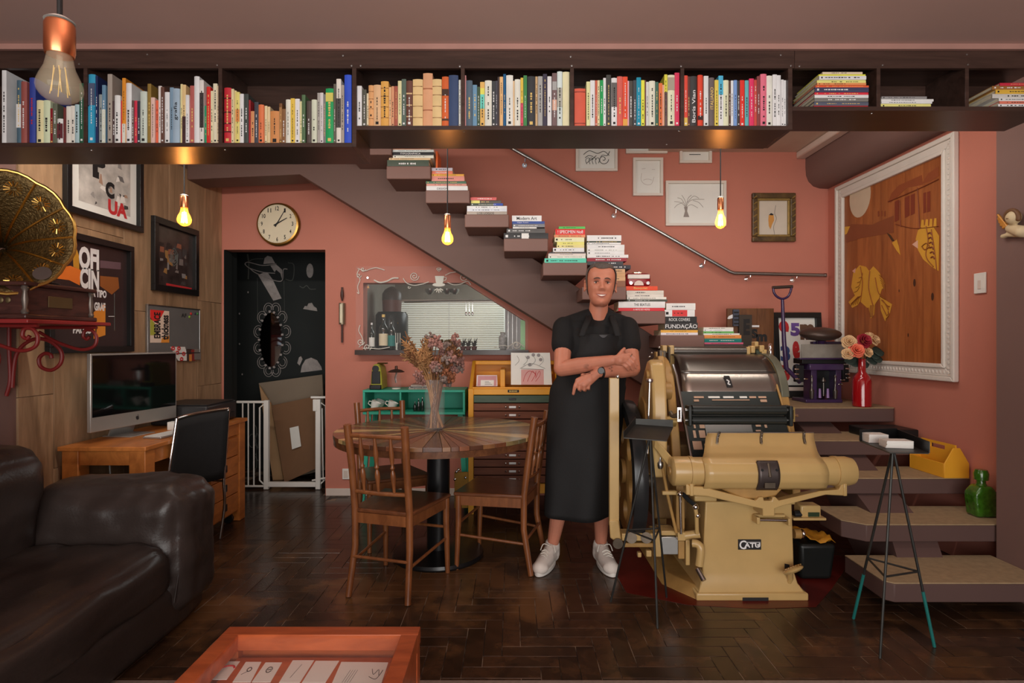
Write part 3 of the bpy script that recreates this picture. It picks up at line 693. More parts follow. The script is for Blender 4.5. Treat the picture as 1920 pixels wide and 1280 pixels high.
rows3 = [(80, 140, 375, (178, 40, 50)), (142, 164, 385, (215, 190, 150)), (165, 181, 395, (205, 185, 140)), (182, 217, 415, (215, 190, 110)), (218, 251, 430, (205, 210, 210)), (255, 292, 430, (60, 65, 62)), (293, 307, 480, (150, 40, 45)), (308, 342, 575, (192, 132, 90)), (343, 378, 500, (60, 62, 70)), (380, 425, 525, (202, 110, 70)), (428, 450, 530, (218, 188, 150)), (451, 473, 535, (212, 182, 142)), (477, 553, 575, (188, 127, 76)), (554, 578, 508, (110, 75, 45)), (580, 611, 560, (122, 86, 55)), (612, 655, 478, (225, 215, 190)), (656, 691, 470, (216, 172, 70)), (692, 730, 470, (225, 220, 205)), (731, 750, 490, (215, 195, 150)), (751, 781, 438, (75, 100, 70)), (790, 832, 490, (75, 65, 60)), (835, 879, 480, (190, 195, 175)), (880, 903, 415, (150, 145, 140)), (905, 932, 415, (190, 185, 185)), (934, 954, 430, (110, 110, 110)), (955, 1022, 382, (30, 142, 82)), (1025, 1043, 345, (90, 85, 75)), (1045, 1084, 295, (202, 196, 186)), (1085, 1112, 350, (150, 140, 130)), (1115, 1175, 262, (46, 76, 182))]
bay('the third shelf bay', 400, 80, 4.571, Lz, rows3, sx(416.5), sx(660), 3, {0: dict(band=[(.2, .22, (70, 20, 25)), (.35, .37, (70, 20, 25)), (.55, .57, (70, 20, 25)), (.8, .82, (70, 20, 25))]), 3: dict(band=[(.42, .66, (200, 130, 70))]), 25: dict(band=[(.76, .92, (190, 180, 90))]), 27: dict(band=[(.25, .7, (70, 66, 64))]), 13: dict(band=[(.1, .9, (150, 110, 70))])})
rows4 = [(34, 78, 360, (215, 220, 210)), (80, 117, 390, (75, 75, 65)), (118, 136, 420, (220, 190, 160)), (137, 180, 357, (205, 150, 100)), (182, 243, 355, (210, 165, 125)), (245, 310, 325, (212, 152, 75)), (312, 330, 370, (210, 165, 125)), (332, 355, 360, (195, 140, 105)), (357, 385, 358, (150, 80, 65)), (387, 420, 312, (215, 195, 150)), (422, 460, 303, (80, 95, 85)), (462, 515, 318, (95, 60, 50)), (518, 603, 305, (210, 175, 125)), (605, 686, 248, (196, 146, 110)), (687, 765, 303, (210, 175, 125)), (768, 825, 278, (190, 90, 45)), (828, 908, 270, (50, 66, 98)), (912, 930, 303, (220, 215, 195))]
ag = [(.18, .19, (120, 80, 50)), (.42, .43, (120, 80, 50)), (.66, .67, (120, 80, 50)), (.84, .85, (120, 80, 50))]
bay('the fourth shelf bay', 660, 80, 4.571, Mz, rows4, sx(668.3), sx(864), 4, {5: dict(band=ag), 3: dict(band=ag), 12: dict(marks=False, band=ag), 13: dict(marks=False, band=[(.3, .32, (150, 95, 65)), (.7, .72, (150, 95, 65))]), 14: dict(marks=False, band=ag), 15: dict(band=[(.62, .75, (60, 40, 30)), (.12, .16, (70, 45, 30))]), 16: dict(marks=False), 11: dict(band=[(.7, .73, (190, 160, 120)), (.2, .22, (190, 160, 120)), (.45, .47, (190, 160, 120))])})
rows5 = [(960, 975, 265, (190, 130, 130)), (977, 1030, 312, (76, 92, 106)), (1033, 1070, 350, (96, 132, 158)), (1072, 1095, 370, (60, 80, 60)), (1097, 1135, 325, (222, 162, 90)), (1138, 1197, 317, (215, 210, 190)), (1198, 1228, 315, (55, 58, 60)), (1229, 1247, 315, (62, 62, 70)), (1248, 1264, 280, (60, 50, 50)), (1265, 1294, 278, (216, 162, 112)), (1296, 1319, 255, (25, 80, 120)), (1322, 1380, 272, (220, 210, 195)), (1381, 1393, 320, (200, 170, 130)), (1395, 1443, 308, (220, 210, 190)), (1445, 1468, 290, (212, 172, 70)), (1470, 1500, 272, (60, 122, 70)), (1503, 1570, 275, (50, 52, 55)), (1573, 1592, 275, (180, 150, 110)), (1595, 1635, 272, (150, 150, 148)), (1638, 1673, 255, (55, 50, 66)), (1677, 1713, 272, (225, 215, 205)), (1717, 1757, 252, (104, 84, 84)), (1760, 1804, 240, (190, 205, 200)), (1808, 1866, 235, (220, 196, 160))]
bay('the fifth shelf bay', 660, 80, 4.571, Mz, rows5, sx(871.3), sx(1069), 5, {4: dict(band=[(.4, .72, (100, 190, 175)), (.72, .86, (220, 200, 90))]), 14: dict(band=[(0, .48, (190, 70, 90))]), 21: dict(band=[(.3, .5, (190, 150, 130)), (.68, .84, (150, 150, 148))]), 23: dict(marks=False), 22: dict(band=[(.35, .7, (160, 160, 150))])})
rows6 = [(78, 168, 362, (192, 86, 66)), (175, 205, 310, (215, 205, 150)), (207, 245, 298, (225, 225, 220)), (247, 264, 300, (180, 90, 70)), (265, 284, 300, (215, 190, 150)), (287, 313, 298, (30, 142, 76)), (315, 337, 275, (225, 215, 205)), (340, 378, 250, (60, 60, 58)), (380, 425, 282, (225, 222, 218)), (428, 474, 265, (190, 90, 80)), (475, 514, 267, (215, 72, 46)), (515, 526, 300, (215, 150, 160)), (527, 559, 298, (70, 65, 60)), (560, 586, 298, (60, 65, 70)), (587, 623, 275, (20, 126, 152)), (625, 653, 298, (222, 212, 70)), (654, 664, 300, (100, 60, 60)), (665, 690, 308, (190, 190, 185)), (691, 740, 303, (215, 205, 185)), (742, 768, 310, (60, 96, 82)), (770, 799, 322, (216, 106, 60)), (800, 815, 335, (220, 150, 130)), (816, 840, 250, (226, 196, 70)), (842, 898, 258, (220, 205, 175)), (900, 938, 237, (192, 52, 82))]
bay('the sixth shelf bay', 1060, 80, 4.3636, Mz, rows6, sx(1076.4), sx(1275.6), 6, {0: dict(marks=False, band=[(.9, .92, (120, 50, 40)), (.08, .1, (120, 50, 40))]), 10: dict(band=[(0, .15, (222, 150, 70))]), 8: dict(band=[(.4, .9, (90, 88, 86))]), 23: dict(band=[(.7, .95, (150, 140, 125))]), 22: dict(band=[(0, .66, (90, 70, 70))])})
rows7 = [(968, 1006, 260, (202, 70, 55)), (1010, 1029, 262, (90, 55, 50)), (1030, 1085, 262, (55, 55, 55)), (1088, 1129, 258, (206, 66, 46)), (1130, 1142, 262, (110, 60, 50)), (1143, 1181, 258, (200, 216, 206)), (1185, 1227, 275, (96, 86, 86)), (1228, 1259, 298, (226, 182, 80)), (1260, 1298, 262, (70, 160, 192)), (1300, 1345, 297, (225, 206, 172)), (1346, 1363, 300, (80, 60, 50)), (1365, 1385, 297, (215, 215, 210)), (1386, 1413, 297, (110, 142, 192)), (1415, 1438, 300, (60, 55, 55)), (1440, 1478, 293, (216, 50, 40)), (1480, 1510, 297, (90, 162, 166)), (1512, 1550, 285, (202, 50, 92)), (1553, 1575, 295, (180, 70, 60)), (1577, 1603, 265, (120, 60, 60)), (1605, 1655, 248, (216, 102, 122)), (1657, 1703, 258, (225, 202, 192)), (1705, 1740, 252, (228, 225, 215)), (1741, 1775, 254, (226, 222, 213)), (1778, 1799, 290, (220, 215, 205)), (1800, 1833, 293, (225, 220, 210))]
bay('the seventh shelf bay', 1060, 80, 4.3636, Mz, rows7, sx(1283.4), sx(1477.6), 7, {2: dict(title=('Boris Vian', .08, .72, .5)), 3: dict(band=[(.12, .2, (50, 30, 28))]), 0: dict(band=[(.0, .17, (226, 170, 80))]), 6: dict(title=('ITALIANO', .35, .8, .6)), 8: dict(band=[(0, .62, (222, 222, 214))])})

# flat piles at the right end of the shelf
def pile(place, group, Y, base, layers, px0=0, depth=.2, sc=1.0, seed=0, titles={}, bands={}, clip=None):
    """layers bottom first: (x0,x1,thick_px,rgb) ; x in photo pixels at depth Y"""
    z = base + .0004; n = len(layers)
    kx, kz = clip if clip else (-9, 9)
    for i, (a, b_, tp, rgb) in enumerate(layers):
        rnd = random.Random(seed * 50 + i); t = tp * Y / F * .985
        x0, x1 = X_(a, Y), X_(b_, Y)
        if z + t > kz: x0 = max(x0, kx)
        y = Y + rnd.uniform(0, .006)
        nm = cname(*rgb)
        pos = 'lowest' if i == 0 else 'topmost' if i == n - 1 else f'{ORD[i]} from below'
        lab = f"flat {nm} book, {pos} in the pile {place}".replace(' from below in', ' from below in')
        d = depth * rnd.uniform(.88, 1.0)
        kw = {}
        if i in titles: kw['title'] = titles[i][:4]; kw['ink'] = titles[i][4] if len(titles[i]) > 4 else None
        if i in bands: kw['band'] = bands[i]
        book(lab, 'piled books ' + place, (x0, y, z), t, x1 - x0, d, (0, 0, 1), (1, 0, 0), (0, 1, 0), rgb, seed=seed * 50 + i, **kw)
        z += t + .0004
    return z
pile('in the eighth shelf bay', '', SY + .006, Rz, [(1527, 1629, 3, (190, 40, 50)), (1527, 1629, 7, (80, 84, 98)), (1527, 1628, 7, (110, 108, 104)), (1528, 1629, 6, (220, 214, 206)), (1528, 1629, 4.5, (190, 45, 60)), (1528, 1629, 9, (58, 58, 84)), (1530, 1630, 4, (218, 84, 50)), (1532, 1624, 4, (222, 130, 80)), (1533, 1625, 6, (205, 200, 120)), (1536, 1624, 7, (222, 214, 206)), (1536, 1624, 3.6, (214, 200, 70)), (1543, 1618, 4.2, (215, 185, 160))], depth=.21, seed=11)
pile('in the ninth shelf bay', '', SY + .006, Rz, [(1653, 1747, 6.5, (206, 196, 120)), (1653, 1748, 4, (220, 216, 204)), (1653, 1751, 4.5, (214, 208, 200)), (1653, 1738, 4.6, (130, 128, 128))], depth=.2, seed=12)
pile('in the tenth shelf bay', '', SY + .006, Rz, [(1872, 1965, 6, (214, 210, 204)), (1874, 1962, 5, (200, 110, 90)), (1873, 1960, 6, (210, 205, 200)), (1862, 1964, 8, (186, 182, 176)), (1868, 1958, 8, (200, 160, 60)), (1862, 1960, 7, (140, 96, 50)), (1876, 1958, 5.5, (180, 40, 60))], depth=.21, seed=13)

# ------------------------------------------------------------------ staircase
st = thing('staircase', 'mauve floating staircase with open treads, turning at a landing', 'staircase', (1.2, 4.4, 0))
mat('tread_top', (140, 120, 92), rough=.8, var=.18, vscale=30, bump=.1, bscale=120)
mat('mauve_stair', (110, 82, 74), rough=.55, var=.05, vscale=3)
TY0, TY1 = 4.03, 4.885
def tread_z(k): return .84 + .168 * k
def tread_px(k): return 1385 - 73.4 * (k - 1)
for k in range(1, 12):
    x0 = X_(tread_px(k), TY0); x1 = X_(tread_px(k) + 83, TY0); z = tread_z(k)
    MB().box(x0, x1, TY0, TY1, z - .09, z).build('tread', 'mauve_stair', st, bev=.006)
xl = lambda k: X_(tread_px(k), TY0)
for nm, zz, y0, y1, x0 in (('low', .168, 2.72, 3.075, 1.765), ('b', .336, 3.058, 3.40, 1.78), ('c', .504, 3.38, 3.70, 1.78), ('d', .672, 3.676, 4.05, 1.78)):
    xr = 2.538 if zz < .2 else 2.671
    if zz < .3: poly = [(x0, y1), (x0, y0 + .06), (x0 + .07, y0), (xr, y0), (xr, 3.038), (2.538, 3.038), (2.538, y1)] if False else [(x0, y1), (x0 - .005, y0 + .03), (x0 + .03, y0), (2.538, y0), (2.538, 3.038), (2.538, y1)]
    else: poly = [(x0 + .02, y1), (x0, y1 - .05), (x0, y0 + .07), (x0 + .05, y0), (2.671, y0), (2.671, y1)]
    if zz == .336: poly = [(x0 + .02, y1), (x0, y1 - .05), (x0, y0 + .08), (x0 + .09, y0), (2.671, y0), (2.671, y1)]
    t_ = MB().prism(poly, (0, 0, zz - .092), (1, 0, 0), (0, 1, 0), (0, 0, .086)).build('tread', mat('mauve_shaded', (78, 58, 54), rough=.6, var=.06, vscale=3), st, bev=.004)  # stair mauve darkened: shade of the lower flight put into the colour
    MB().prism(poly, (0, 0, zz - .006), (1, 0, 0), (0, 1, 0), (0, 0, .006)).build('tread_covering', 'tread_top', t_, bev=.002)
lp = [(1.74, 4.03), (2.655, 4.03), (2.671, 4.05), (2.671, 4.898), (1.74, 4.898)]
t_ = MB().prism(lp, (0, 0, .84 - .1), (1, 0, 0), (0, 1, 0), (0, 0, .094)).build('landing', 'mauve_shaded', st, bev=.006)
MB().prism(lp, (0, 0, .834), (1, 0, 0), (0, 1, 0), (0, 0, .006)).build('landing_covering', 'tread_top', t_, bev=.002)
# spine below the upper flight, lower edge as in the photograph; its flat run goes on to the left wall
SPY0, SPY1 = 4.37, 4.62
def low(px): return Z_(480 + (px - 806) * .605, SPY0)
pts = [(X_(1330, SPY0), low(1330)), (X_(562, SPY0), Z_(327, SPY0)), (-2.449, 2.52), (-2.449, 2.9), (X_(560, SPY0), 2.98)]
pts += [(X_(660, SPY0), 2.80), (X_(1420, SPY0), .84)]
MB().prism([(p[0], p[1]) for p in pts], (0, SPY0, 0), (1, 0, 0), (0, 0, 1), (0, SPY1 - SPY0, 0)).build('spine_beam', mat('mauve_spine_shaded', (88, 65, 58), rough=.6, var=.05, vscale=3), st, smooth=False, bev=.004)  # same mauve as the treads, with the beam's shade painted into it
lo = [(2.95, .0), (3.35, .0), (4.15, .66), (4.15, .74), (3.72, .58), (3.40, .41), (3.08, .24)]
MB().prism(lo, (2.02, 0, 0), (0, 1, 0), (0, 0, 1), (.24, 0, 0)).build('lower_spine', 'mauve_shaded', st)

# handrail
hr = thing('handrail', 'stainless steel handrail fixed to the pink wall above the stairs', 'handrail', at(1370, 512, 4.82))
HP = [at(905, 247, 4.82), at(1368, 509, 4.82), at(1376, 512, 4.82), at(1546, 516, 4.82)]
MB().tube(HP, .0155, 14).build('rail', 'steel', hr)
MB().cyl(at(1546, 516, 4.82) - V(.002, 0, 0), at(1549, 516, 4.82), .018, n=14).build('end_cap', 'steel', hr)
for px, py in ((985, 297), (1155, 393), (1322, 488), (1408, 513), (1495, 515)):
    p = at(px, py, 4.82); MB().tube([p, p + V(-.003, .0, -.025), p + V(-.005, .05, -.035), p + V(-.005, .078, -.035)], .006, 8).build('bracket', 'chrome', hr)
    MB().cyl(p + V(-.005, .072, -.035), p + V(-.005, .079, -.035), .020, n=14).build('rosette', 'chrome', hr)

# piles on the treads
def treadpile(k, layers, place, Y=4.06, depth=.22, seed=0, **kw): return pile(place, '', Y, tread_z(k), layers, depth=depth, seed=seed, clip=(X_(tread_px(k + 1) + 83, TY0) + .003, tread_z(k + 1) - .092), **kw)
z3 = lambda x: 700 + x / 4.571
z4 = lambda x: 1000 + x / 4.571
def rows_of(f_, L): return [(f_(a), f_(b_), t / 4.571, c_) for a, b_, t, c_ in L]
treadpile(10, rows_of(z3, [(118, 475, 62, (66, 76, 64)), (135, 490, 18, (216, 172, 132)), (133, 515, 24, (216, 206, 190)), (133, 515, 26, (40, 40, 42)), (133, 518, 20, (184, 192, 190)), (133, 495, 20, (164, 112, 84)), (133, 493, 40, (206, 202, 186))]), 'on the highest tread', seed=21, titles={3: ('TYPOGRAPHICA', .18, .68, .55, 'w')})
treadpile(9, rows_of(z3, [(453, 808, 47, (222, 220, 214)), (455, 800, 18, (192, 132, 120)), (450, 795, 22, (70, 102, 80)), (487, 780, 42, (206, 132, 122)), (470, 777, 18, (226, 152, 62)), (473, 680, 27, (202, 112, 86)), (480, 678, 27, (172, 166, 176))]), 'on the second highest tread', seed=22, titles={0: ('DESIGN', .26, .52, .35), 5: ('MOTION', .2, .75, .5, 'w')})
treadpile(8, rows_of(z3, [(800, 1145, 32, (152, 142, 132)), (803, 1145, 26, (192, 196, 206)), (803, 1145, 22, (202, 206, 210)), (805, 1115, 22, (62, 72, 60)), (807, 1095, 26, (84, 78, 72)), (808, 1055, 25, (192, 92, 90))]), 'on the third highest tread', seed=23, titles={0: ('LOS LOGOS', .26, .68, .55)}, bands={4: [(.02, .3, (200, 196, 110))], 3: [(.7, .98, (50, 70, 150))]})
treadpile(7, rows_of(z3, [(1118, 1500, 54, (44, 44, 45)), (1143, 1473, 38, (78, 77, 76)), (1195, 1400, 12, (200, 198, 194)), (1193, 1470, 27, (112, 112, 116)), (1190, 1468, 23, (50, 72, 132)), (1188, 1442, 50, (220, 218, 212))]), 'holding the black album', seed=24, titles={5: ('Modern Art', .16, .84, .55), 4: ('Cape Town', .15, .5, .5, 'w')}, bands={0: [(.4, .56, (200, 198, 194))]})
treadpile(6, rows_of(z3, [(1468, 1825, 42, (84, 184, 160)), (1500, 1820, 24, (212, 202, 192)), (1500, 1822, 18, (202, 192, 186)), (1508, 1822, 12, (70, 66, 68)), (1540, 1808, 36, (222, 216, 208)), (1572, 1808, 24, (216, 192, 132)), (1575, 1808, 27, (222, 197, 112)), (1555, 1808, 38, (226, 212, 166)), (1550, 1815, 22, (216, 132, 92)), (1560, 1815, 50, (196, 36, 36)), (1590, 1815, 21, (82, 172, 84))]), 'with the teal volume', seed=25, titles={9: ('! SPECIMEN No8', .08, .93, .55, 'w')})
treadpile(5, rows_of(z4, [(560, 790, 56, (124, 82, 60)), (600, 790, 32, (190, 152, 112)), (600, 788, 34, (186, 146, 104)), (602, 786, 34, (192, 154, 114)), (560, 835, 34, (40, 40, 48)), (457, 770, 32, (52, 52, 56)), (457, 800, 30, (132, 30, 46)), (455, 815, 27, (222, 216, 208)), (460, 780, 28, (216, 212, 206)), (460, 780, 22, (210, 206, 200)), (460, 782, 36, (222, 218, 212)), (457, 750, 17, (214, 208, 204)), (457, 752, 14, (52, 60, 50)), (455, 755, 50, (220, 214, 206))]), 'behind the head of the man', seed=26)
zt = treadpile(4, rows_of(z4, [(730, 1125, 29, (186, 44, 52)), (730, 1130, 54, (216, 210, 202)), (805, 1150, 18, (70, 74, 66)), (803, 1140, 20, (206, 200, 192)), (803, 1118, 22, (196, 190, 182)), (800, 1118, 34, (190, 184, 174)), (790, 1065, 37, (214, 66, 34))]), 'below the red radio', seed=27, titles={1: ('THE BEATLES', .33, .68, .42), 0: ('A ARTE DO VOTO', .32, .68, .5, 'w'), 6: ('Basquiat', .25, .68, .62, 'g')})
treadpile(3, rows_of(z4, [(1093, 1410, 22, (206, 198, 204)), (1093, 1410, 22, (216, 152, 62)), (1120, 1410, 64, (44, 42, 42)), (1130, 1402, 52, (30, 29, 29)), (1127, 1385, 58, (216, 210, 202)), (1140, 1390, 57, (214, 206, 200))]), 'with the rock covers volume', seed=28, titles={3: ('ROCK COVERS', .12, .78, .5, 'w'), 2: ('FUNDAÇÃO', .02, .98, .78, 'w')}, bands={4: [(.25, .75, (190, 50, 50))]})
treadpile(2, rows_of(z4, [(1455, 1800, 130, (70, 60, 58)), (1455, 1800, 14, (200, 90, 120)), (1465, 1785, 34, (22, 112, 106)), (1465, 1783, 30, (218, 130, 66)), (1440, 1770, 14, (214, 208, 196)), (1450, 1720, 17, (96, 160, 84)), (1436, 1715, 18, (216, 210, 202)), (1436, 1715, 16, (206, 200, 190))]), 'beside the wooden letter boards', seed=29)
bo = book('orange book standing upright beside the pile on the highest visible tread', 'books on the stairs', (X_(817, 4.12), 4.12, tread_z(9) + .0005), .014, .30, .2, (1, 0, 0), (0, 0, 1), (0, 1, 0), (216, 92, 40), marks=False)
# red radio
p0 = at(1174, 543, 4.08); rd = thing('retro_radio', 'small red retro radio with pale grille on top of the books', 'radio', (X_(1197.5, 4.1), 4.15, zt))
rx0, rx1, rz1 = X_(1174, 4.08), X_(1222, 4.08), zt + 26 * 4.08 / F
q = MB(); rbox(q, ((rx0 + rx1) / 2, 4.15, (zt + rz1) / 2), (rx1 - rx0, .12, rz1 - zt), .028, 8); weld(q.build('case', mat('radio_red', (120, 24, 30), rough=.25, var=.05, coat=.4), rd))
MB().box(rx0 + .012, rx1 - .012, 4.083, 4.092, zt + .055, rz1 - .012).build('grille', mat('radio_silver', (196, 190, 184), rough=.4), rd, bev=.006)
MB().prism([(.034 * math.cos(t * PI / 10), .034 * math.sin(t * PI / 10)) for t in range(11)], ((rx0 + rx1) / 2, 4.081, zt + .008), (1, 0, 0), (0, 0, 1), (0, .01, 0)).build('dial', 'pale_trim', rd)
for px in (1183, 1215): MB().cyl((X_(px, 4.08), 4.078, zt + .024), (X_(px, 4.08), 4.092, zt + .024), .012, n=16).build('knob', 'chrome', rd)
MB().box((rx0 + rx1) / 2 - .03, (rx0 + rx1) / 2 + .03, 4.12, 4.18, rz1 - .006, rz1 + .012).build('handle', 'chrome', rd, bev=.005)
# ------------------------------------------------------------------ flat art helpers
class Pl:
    def __init__(s, o, u, v, n): s.o, s.u, s.v, s.n = Vector(o), Vector(u), Vector(v), Vector(n)
    def p(s, a, b, c=0): return s.o + s.u * a + s.v * b + s.n * c
def frame(pl, a0, a1, b0, b1, fw, dep, m, par, lip=0.0, bev=.002):
    """four bars standing dep proud of the plane"""
    for (x0, x1, y0, y1) in ((a0, a1, b0, b0 + fw), (a0, a1, b1 - fw, b1), (a0, a0 + fw, b0 + fw, b1 - fw), (a1 - fw, a1, b0 + fw, b1 - fw)):
        MB().prism([(x0, y0), (x1, y0), (x1, y1), (x0, y1)], pl.p(0, 0, .001), pl.u, pl.v, pl.n * dep).build('frame_bar', m, par, bev=bev, smooth=False)
def sheet(pl, a0, a1, b0, b1, c, m, par, name='print', rgb=None, th=.0006):
    o = MB().prism([(a0, b0), (a1, b0), (a1, b1), (a0, b1)], pl.p(0, 0, c), pl.u, pl.v, pl.n * th).build(name, m, par, smooth=False)
    if rgb: ocol(o, rgb)
    return o
def shape(pl, pts, c, m, par, name='print_shape', rgb=None, th=.0005):
    o = MB().prism(pts, pl.p(0, 0, c), pl.u, pl.v, pl.n * th).build(name, m, par, smooth=False)
    if rgb: ocol(o, rgb)
    return o
def word(pl, s, a0, a1, b0, b1, c, m, par, bold=.03, rot=0):
    if rot == 0: lettering('lettering', s, pl.p(a0, b0, c), pl.u * (a1 - a0), pl.v * (b1 - b0), m, par, bold)
    elif rot == 90: lettering('lettering', s, pl.p(a1, b0, c), pl.v * (b1 - b0), -pl.u * (a1 - a0), m, par, bold)     # reads upward
    else: lettering('lettering', s, pl.p(a0, b1, c), -pl.v * (b1 - b0), pl.u * (a1 - a0), m, par, bold)              # reads downward
def stroke(pl, pts, r, c, m, par, name='drawn_line', smooth_=True):
    P = [pl.p(a, b, c) for a, b in pts]; P = bez(P, 6) if (smooth_ and len(P) > 2) else P
    return MB().tube(P, r, 5).build(name, m, par)
LX = -2.449
LW = Pl((LX, 0, 0), (0, 1, 0), (0, 0, 1), (1, 0, 0))
def LY(px): return 2.45 * F / (960 - px)
def LP(px, py): Y = LY(px); return (Y, Z_(py, Y))
mat('frame_black', (20, 19, 19), rough=.35, var=.1)
mat('frame_glass', (255, 255, 255), rough=.05, alpha=.05, var=0)

# collage poster, top left
f1 = thing('collage_poster', 'black framed black, white and red lettering collage high on the wood wall', 'framed print', (LX, 3.48, 2.01))
y0, y1, z0, z1 = LY(116), LY(261), 2.012, 2.80
frame(LW, y0, y1, z0, z1, .035, .03, 'frame_black', f1)
sheet(LW, y0 + .03, y1 - .03, z0 + .03, z1 - .03, .002, 'paper', f1, 'mount')
a0, a1, b0, b1 = LY(146), LY(243), z0 + .085, z1 - .06
sheet(LW, a0, a1, b0, b1, .003, mat('collage_ground', (170, 165, 158), rough=.8, var=.45, vscale=9), f1)
rr = random.Random(4)
for i in range(26):
    x = rr.uniform(a0, a1 - .06); z = rr.uniform(b0, b0 + .55); w_ = rr.uniform(.015, .07); h_ = rr.uniform(.012, .06)
    pts = [(x, z), (x + w_, z + rr.uniform(-.02, .02)), (x + w_ * rr.uniform(.6, 1), z + h_), (x + rr.uniform(0, .02), z + h_)]
    shape(LW, [(min(a1, p[0]), max(b0, p[1])) for p in pts], .0037 + i * .00002, 'tint', f1, rgb=rr.choice([(60, 58, 56), (200, 196, 190), (95, 92, 90), (186, 182, 176), (40, 38, 38), (150, 120, 100), (130, 126, 122)]))
word(LW, 'C', LY(196), LY(213), 2.17, 2.27, .0046, 'black_ink', f1, .06); word(LW, 'I', LY(172), LY(184), 2.26, 2.30, .0046, 'black_ink', f1, .06); word(LW, 'P', LY(172), LY(196), 2.3, 2.38, .0046, 'black_ink', f1, .06)
word(LW, 'UA', LY(201), LY(237), 2.075, 2.165, .0046, 'red_ink', f1, .05, rot=0); word(LW, 'V', LY(222), LY(232), 2.17, 2.22, .0046, 'black_ink', f1)

# dark poster with the words
f2 = thing('oficina_poster', 'dark framed poster with tall white letters and orange shapes', 'framed print', (LX, 3.37, 1.235))
y0, y1, z0, z1 = LY(83), LY(243), 1.236, 1.905
frame(LW, y0, y1, z0, z1, .035, .03, 'frame_black', f2)
sheet(LW, y0 + .03, y1 - .03, z0 + .03, z1 - .03, .003, mat('poster_dark', (46, 34, 34), rough=.35, var=.3, vscale=4), f2)
def L2(px, py): return LP(px, py)
def W2(s, p0, p1, m='white_ink', c=.0045, b=.05):
    (a0, b0_), (a1, b1_) = LP(*p0), LP(*p1); word(LW, s, a0, a1, min(b0_, b1_), max(b0_, b1_), c, m, f2, b)
W2('OFI', (146, 503), (184, 468)); W2('CIN', (148, 540), (184, 506)); W2('A TIPO', (170, 556), (198, 545)); W2('GRAF', (175, 582), (196, 568)); W2('PAULO', (135, 625), (170, 611))
for pts, rgb in (([(134, 452), (140, 460), (146, 478), (147, 505), (136, 500)], (176, 126, 40)), ([(100, 510), (110, 502), (130, 498), (150, 506), (148, 535), (128, 525), (104, 522)], (206, 108, 40)),
                 ([(186, 517), (220, 520), (222, 540), (208, 552), (186, 536)], (130, 76, 36)), ([(174, 585), (196, 568), (196, 628), (174, 635)], (206, 128, 44)), ([(186, 488), (225, 492), (225, 505), (186, 502)], (92, 70, 76))):
    shape(LW, [LP(*q) for q in pts], .0038, 'tint', f2, rgb=rgb)
stroke(LW, [LP(213, 550), LP(213, 620)], .002, .004, 'dim_chalk', f2, smooth_=False); stroke(LW, [LP(202, 593), LP(213, 593)], .002, .004, 'white_ink', f2, smooth_=False)
stroke(LW, [LP(178, 610), LP(178, 632)], .004, .0045, 'black_ink', f2, smooth_=False)

# smaller dark print
f3 = thing('dark_print', 'black framed dark collage print below the hanging bulb', 'framed print', (LX, 4.2, 1.645))
y0, y1, z0, z1 = LY(282), LY(366), 1.648, 2.155
frame(LW, y0, y1, z0, z1, .045, .03, 'frame_black', f3)
sheet(LW, y0 + .04, y1 - .04, z0 + .04, z1 - .04, .003, mat('print_dark', (56, 46, 44), rough=.3, var=.6, vscale=12), f3)
for i in range(30):
    x = rr.uniform(y0 + .055, y1 - .12); z = rr.uniform(z0 + .055, z1 - .17); w_ = rr.uniform(.015, .07); h_ = rr.uniform(.012, .06)
    shape(LW, [(x, z), (x + w_, z + rr.uniform(-.015, .015)), (x + w_, z + h_), (x + rr.uniform(-.01, .02), z + h_)], .0038 + i * .00002, 'tint', f3, rgb=rr.choice([(80, 60, 50), (110, 100, 96), (130, 80, 60), (60, 56, 56), (140, 104, 60), (40, 34, 34), (120, 116, 114)]))
cy, cz = LP(325, 482)
for r_ in (.05, .035, .02): stroke(LW, [(cy + r_ * math.cos(t * PI / 3 + .5), cz + r_ * 1.3 * math.sin(t * PI / 3 + .5)) for t in range(7)], .003, .0046, 'dim_chalk', f3, smooth_=False)
shape(LW, [(y0 + .17, z0 + .045), (y1 - .06, z0 + .045), (y1 - .06, z0 + .06), (y0 + .17, z0 + .065)], .0046, 'red_ink', f3)

# grey pin board
pb = thing('pin_board', 'grey pin board with a colourful lettered card on the wood wall', 'pin board', (LX, 4.2, 1.2))
y0, y1, z0, z1 = LY(273), LY(370), 1.215, 1.545
sheet(LW, y0, y1, z0, z1, .002, mat('felt_grey', (88, 86, 84), rough=.9, var=.1), pb, 'board', th=.012)
frame(LW, y0 - .006, y1 + .006, z0 - .006, z1 + .006, .008, .018, 'steel', pb)
a0, a1, b0, b1 = LY(277), LY(313), 1.292, 1.515
sheet(LW, a0, a1, b0, b1, .0145, 'tint', pb, 'card', rgb=(206, 182, 164))
for pts, rgb in (([(a0, b1), (a0 + .16, b1), (a0 + .08, b0 + .13), (a0, b0 + .16)], (200, 44, 40)), ([(a0, b0 + .17), (a0 + .05, b0 + .13), (a0 + .06, b0 + .05), (a0, b0 + .05)], (150, 150, 60)), ([(a0 + .12, b0), (a1, b0), (a1, b0 + .05), (a0 + .13, b0 + .03)], (216, 130, 50))):
    shape(LW, pts, .0152, 'tint', pb, rgb=rgb)
word(LW, 'EMBRACE', a0 + .04, a0 + .115, b0 + .03, b1 - .015, .016, 'black_ink', pb, .04, rot=90); word(LW, 'thickness', a0 + .125, a0 + .21, b0 + .02, b1 - .03, .016, 'black_ink', pb, .04, rot=90)
word(LW, 'AF', LY(336), LY(346), 1.478, 1.508, .0145, 'black_ink', pb)
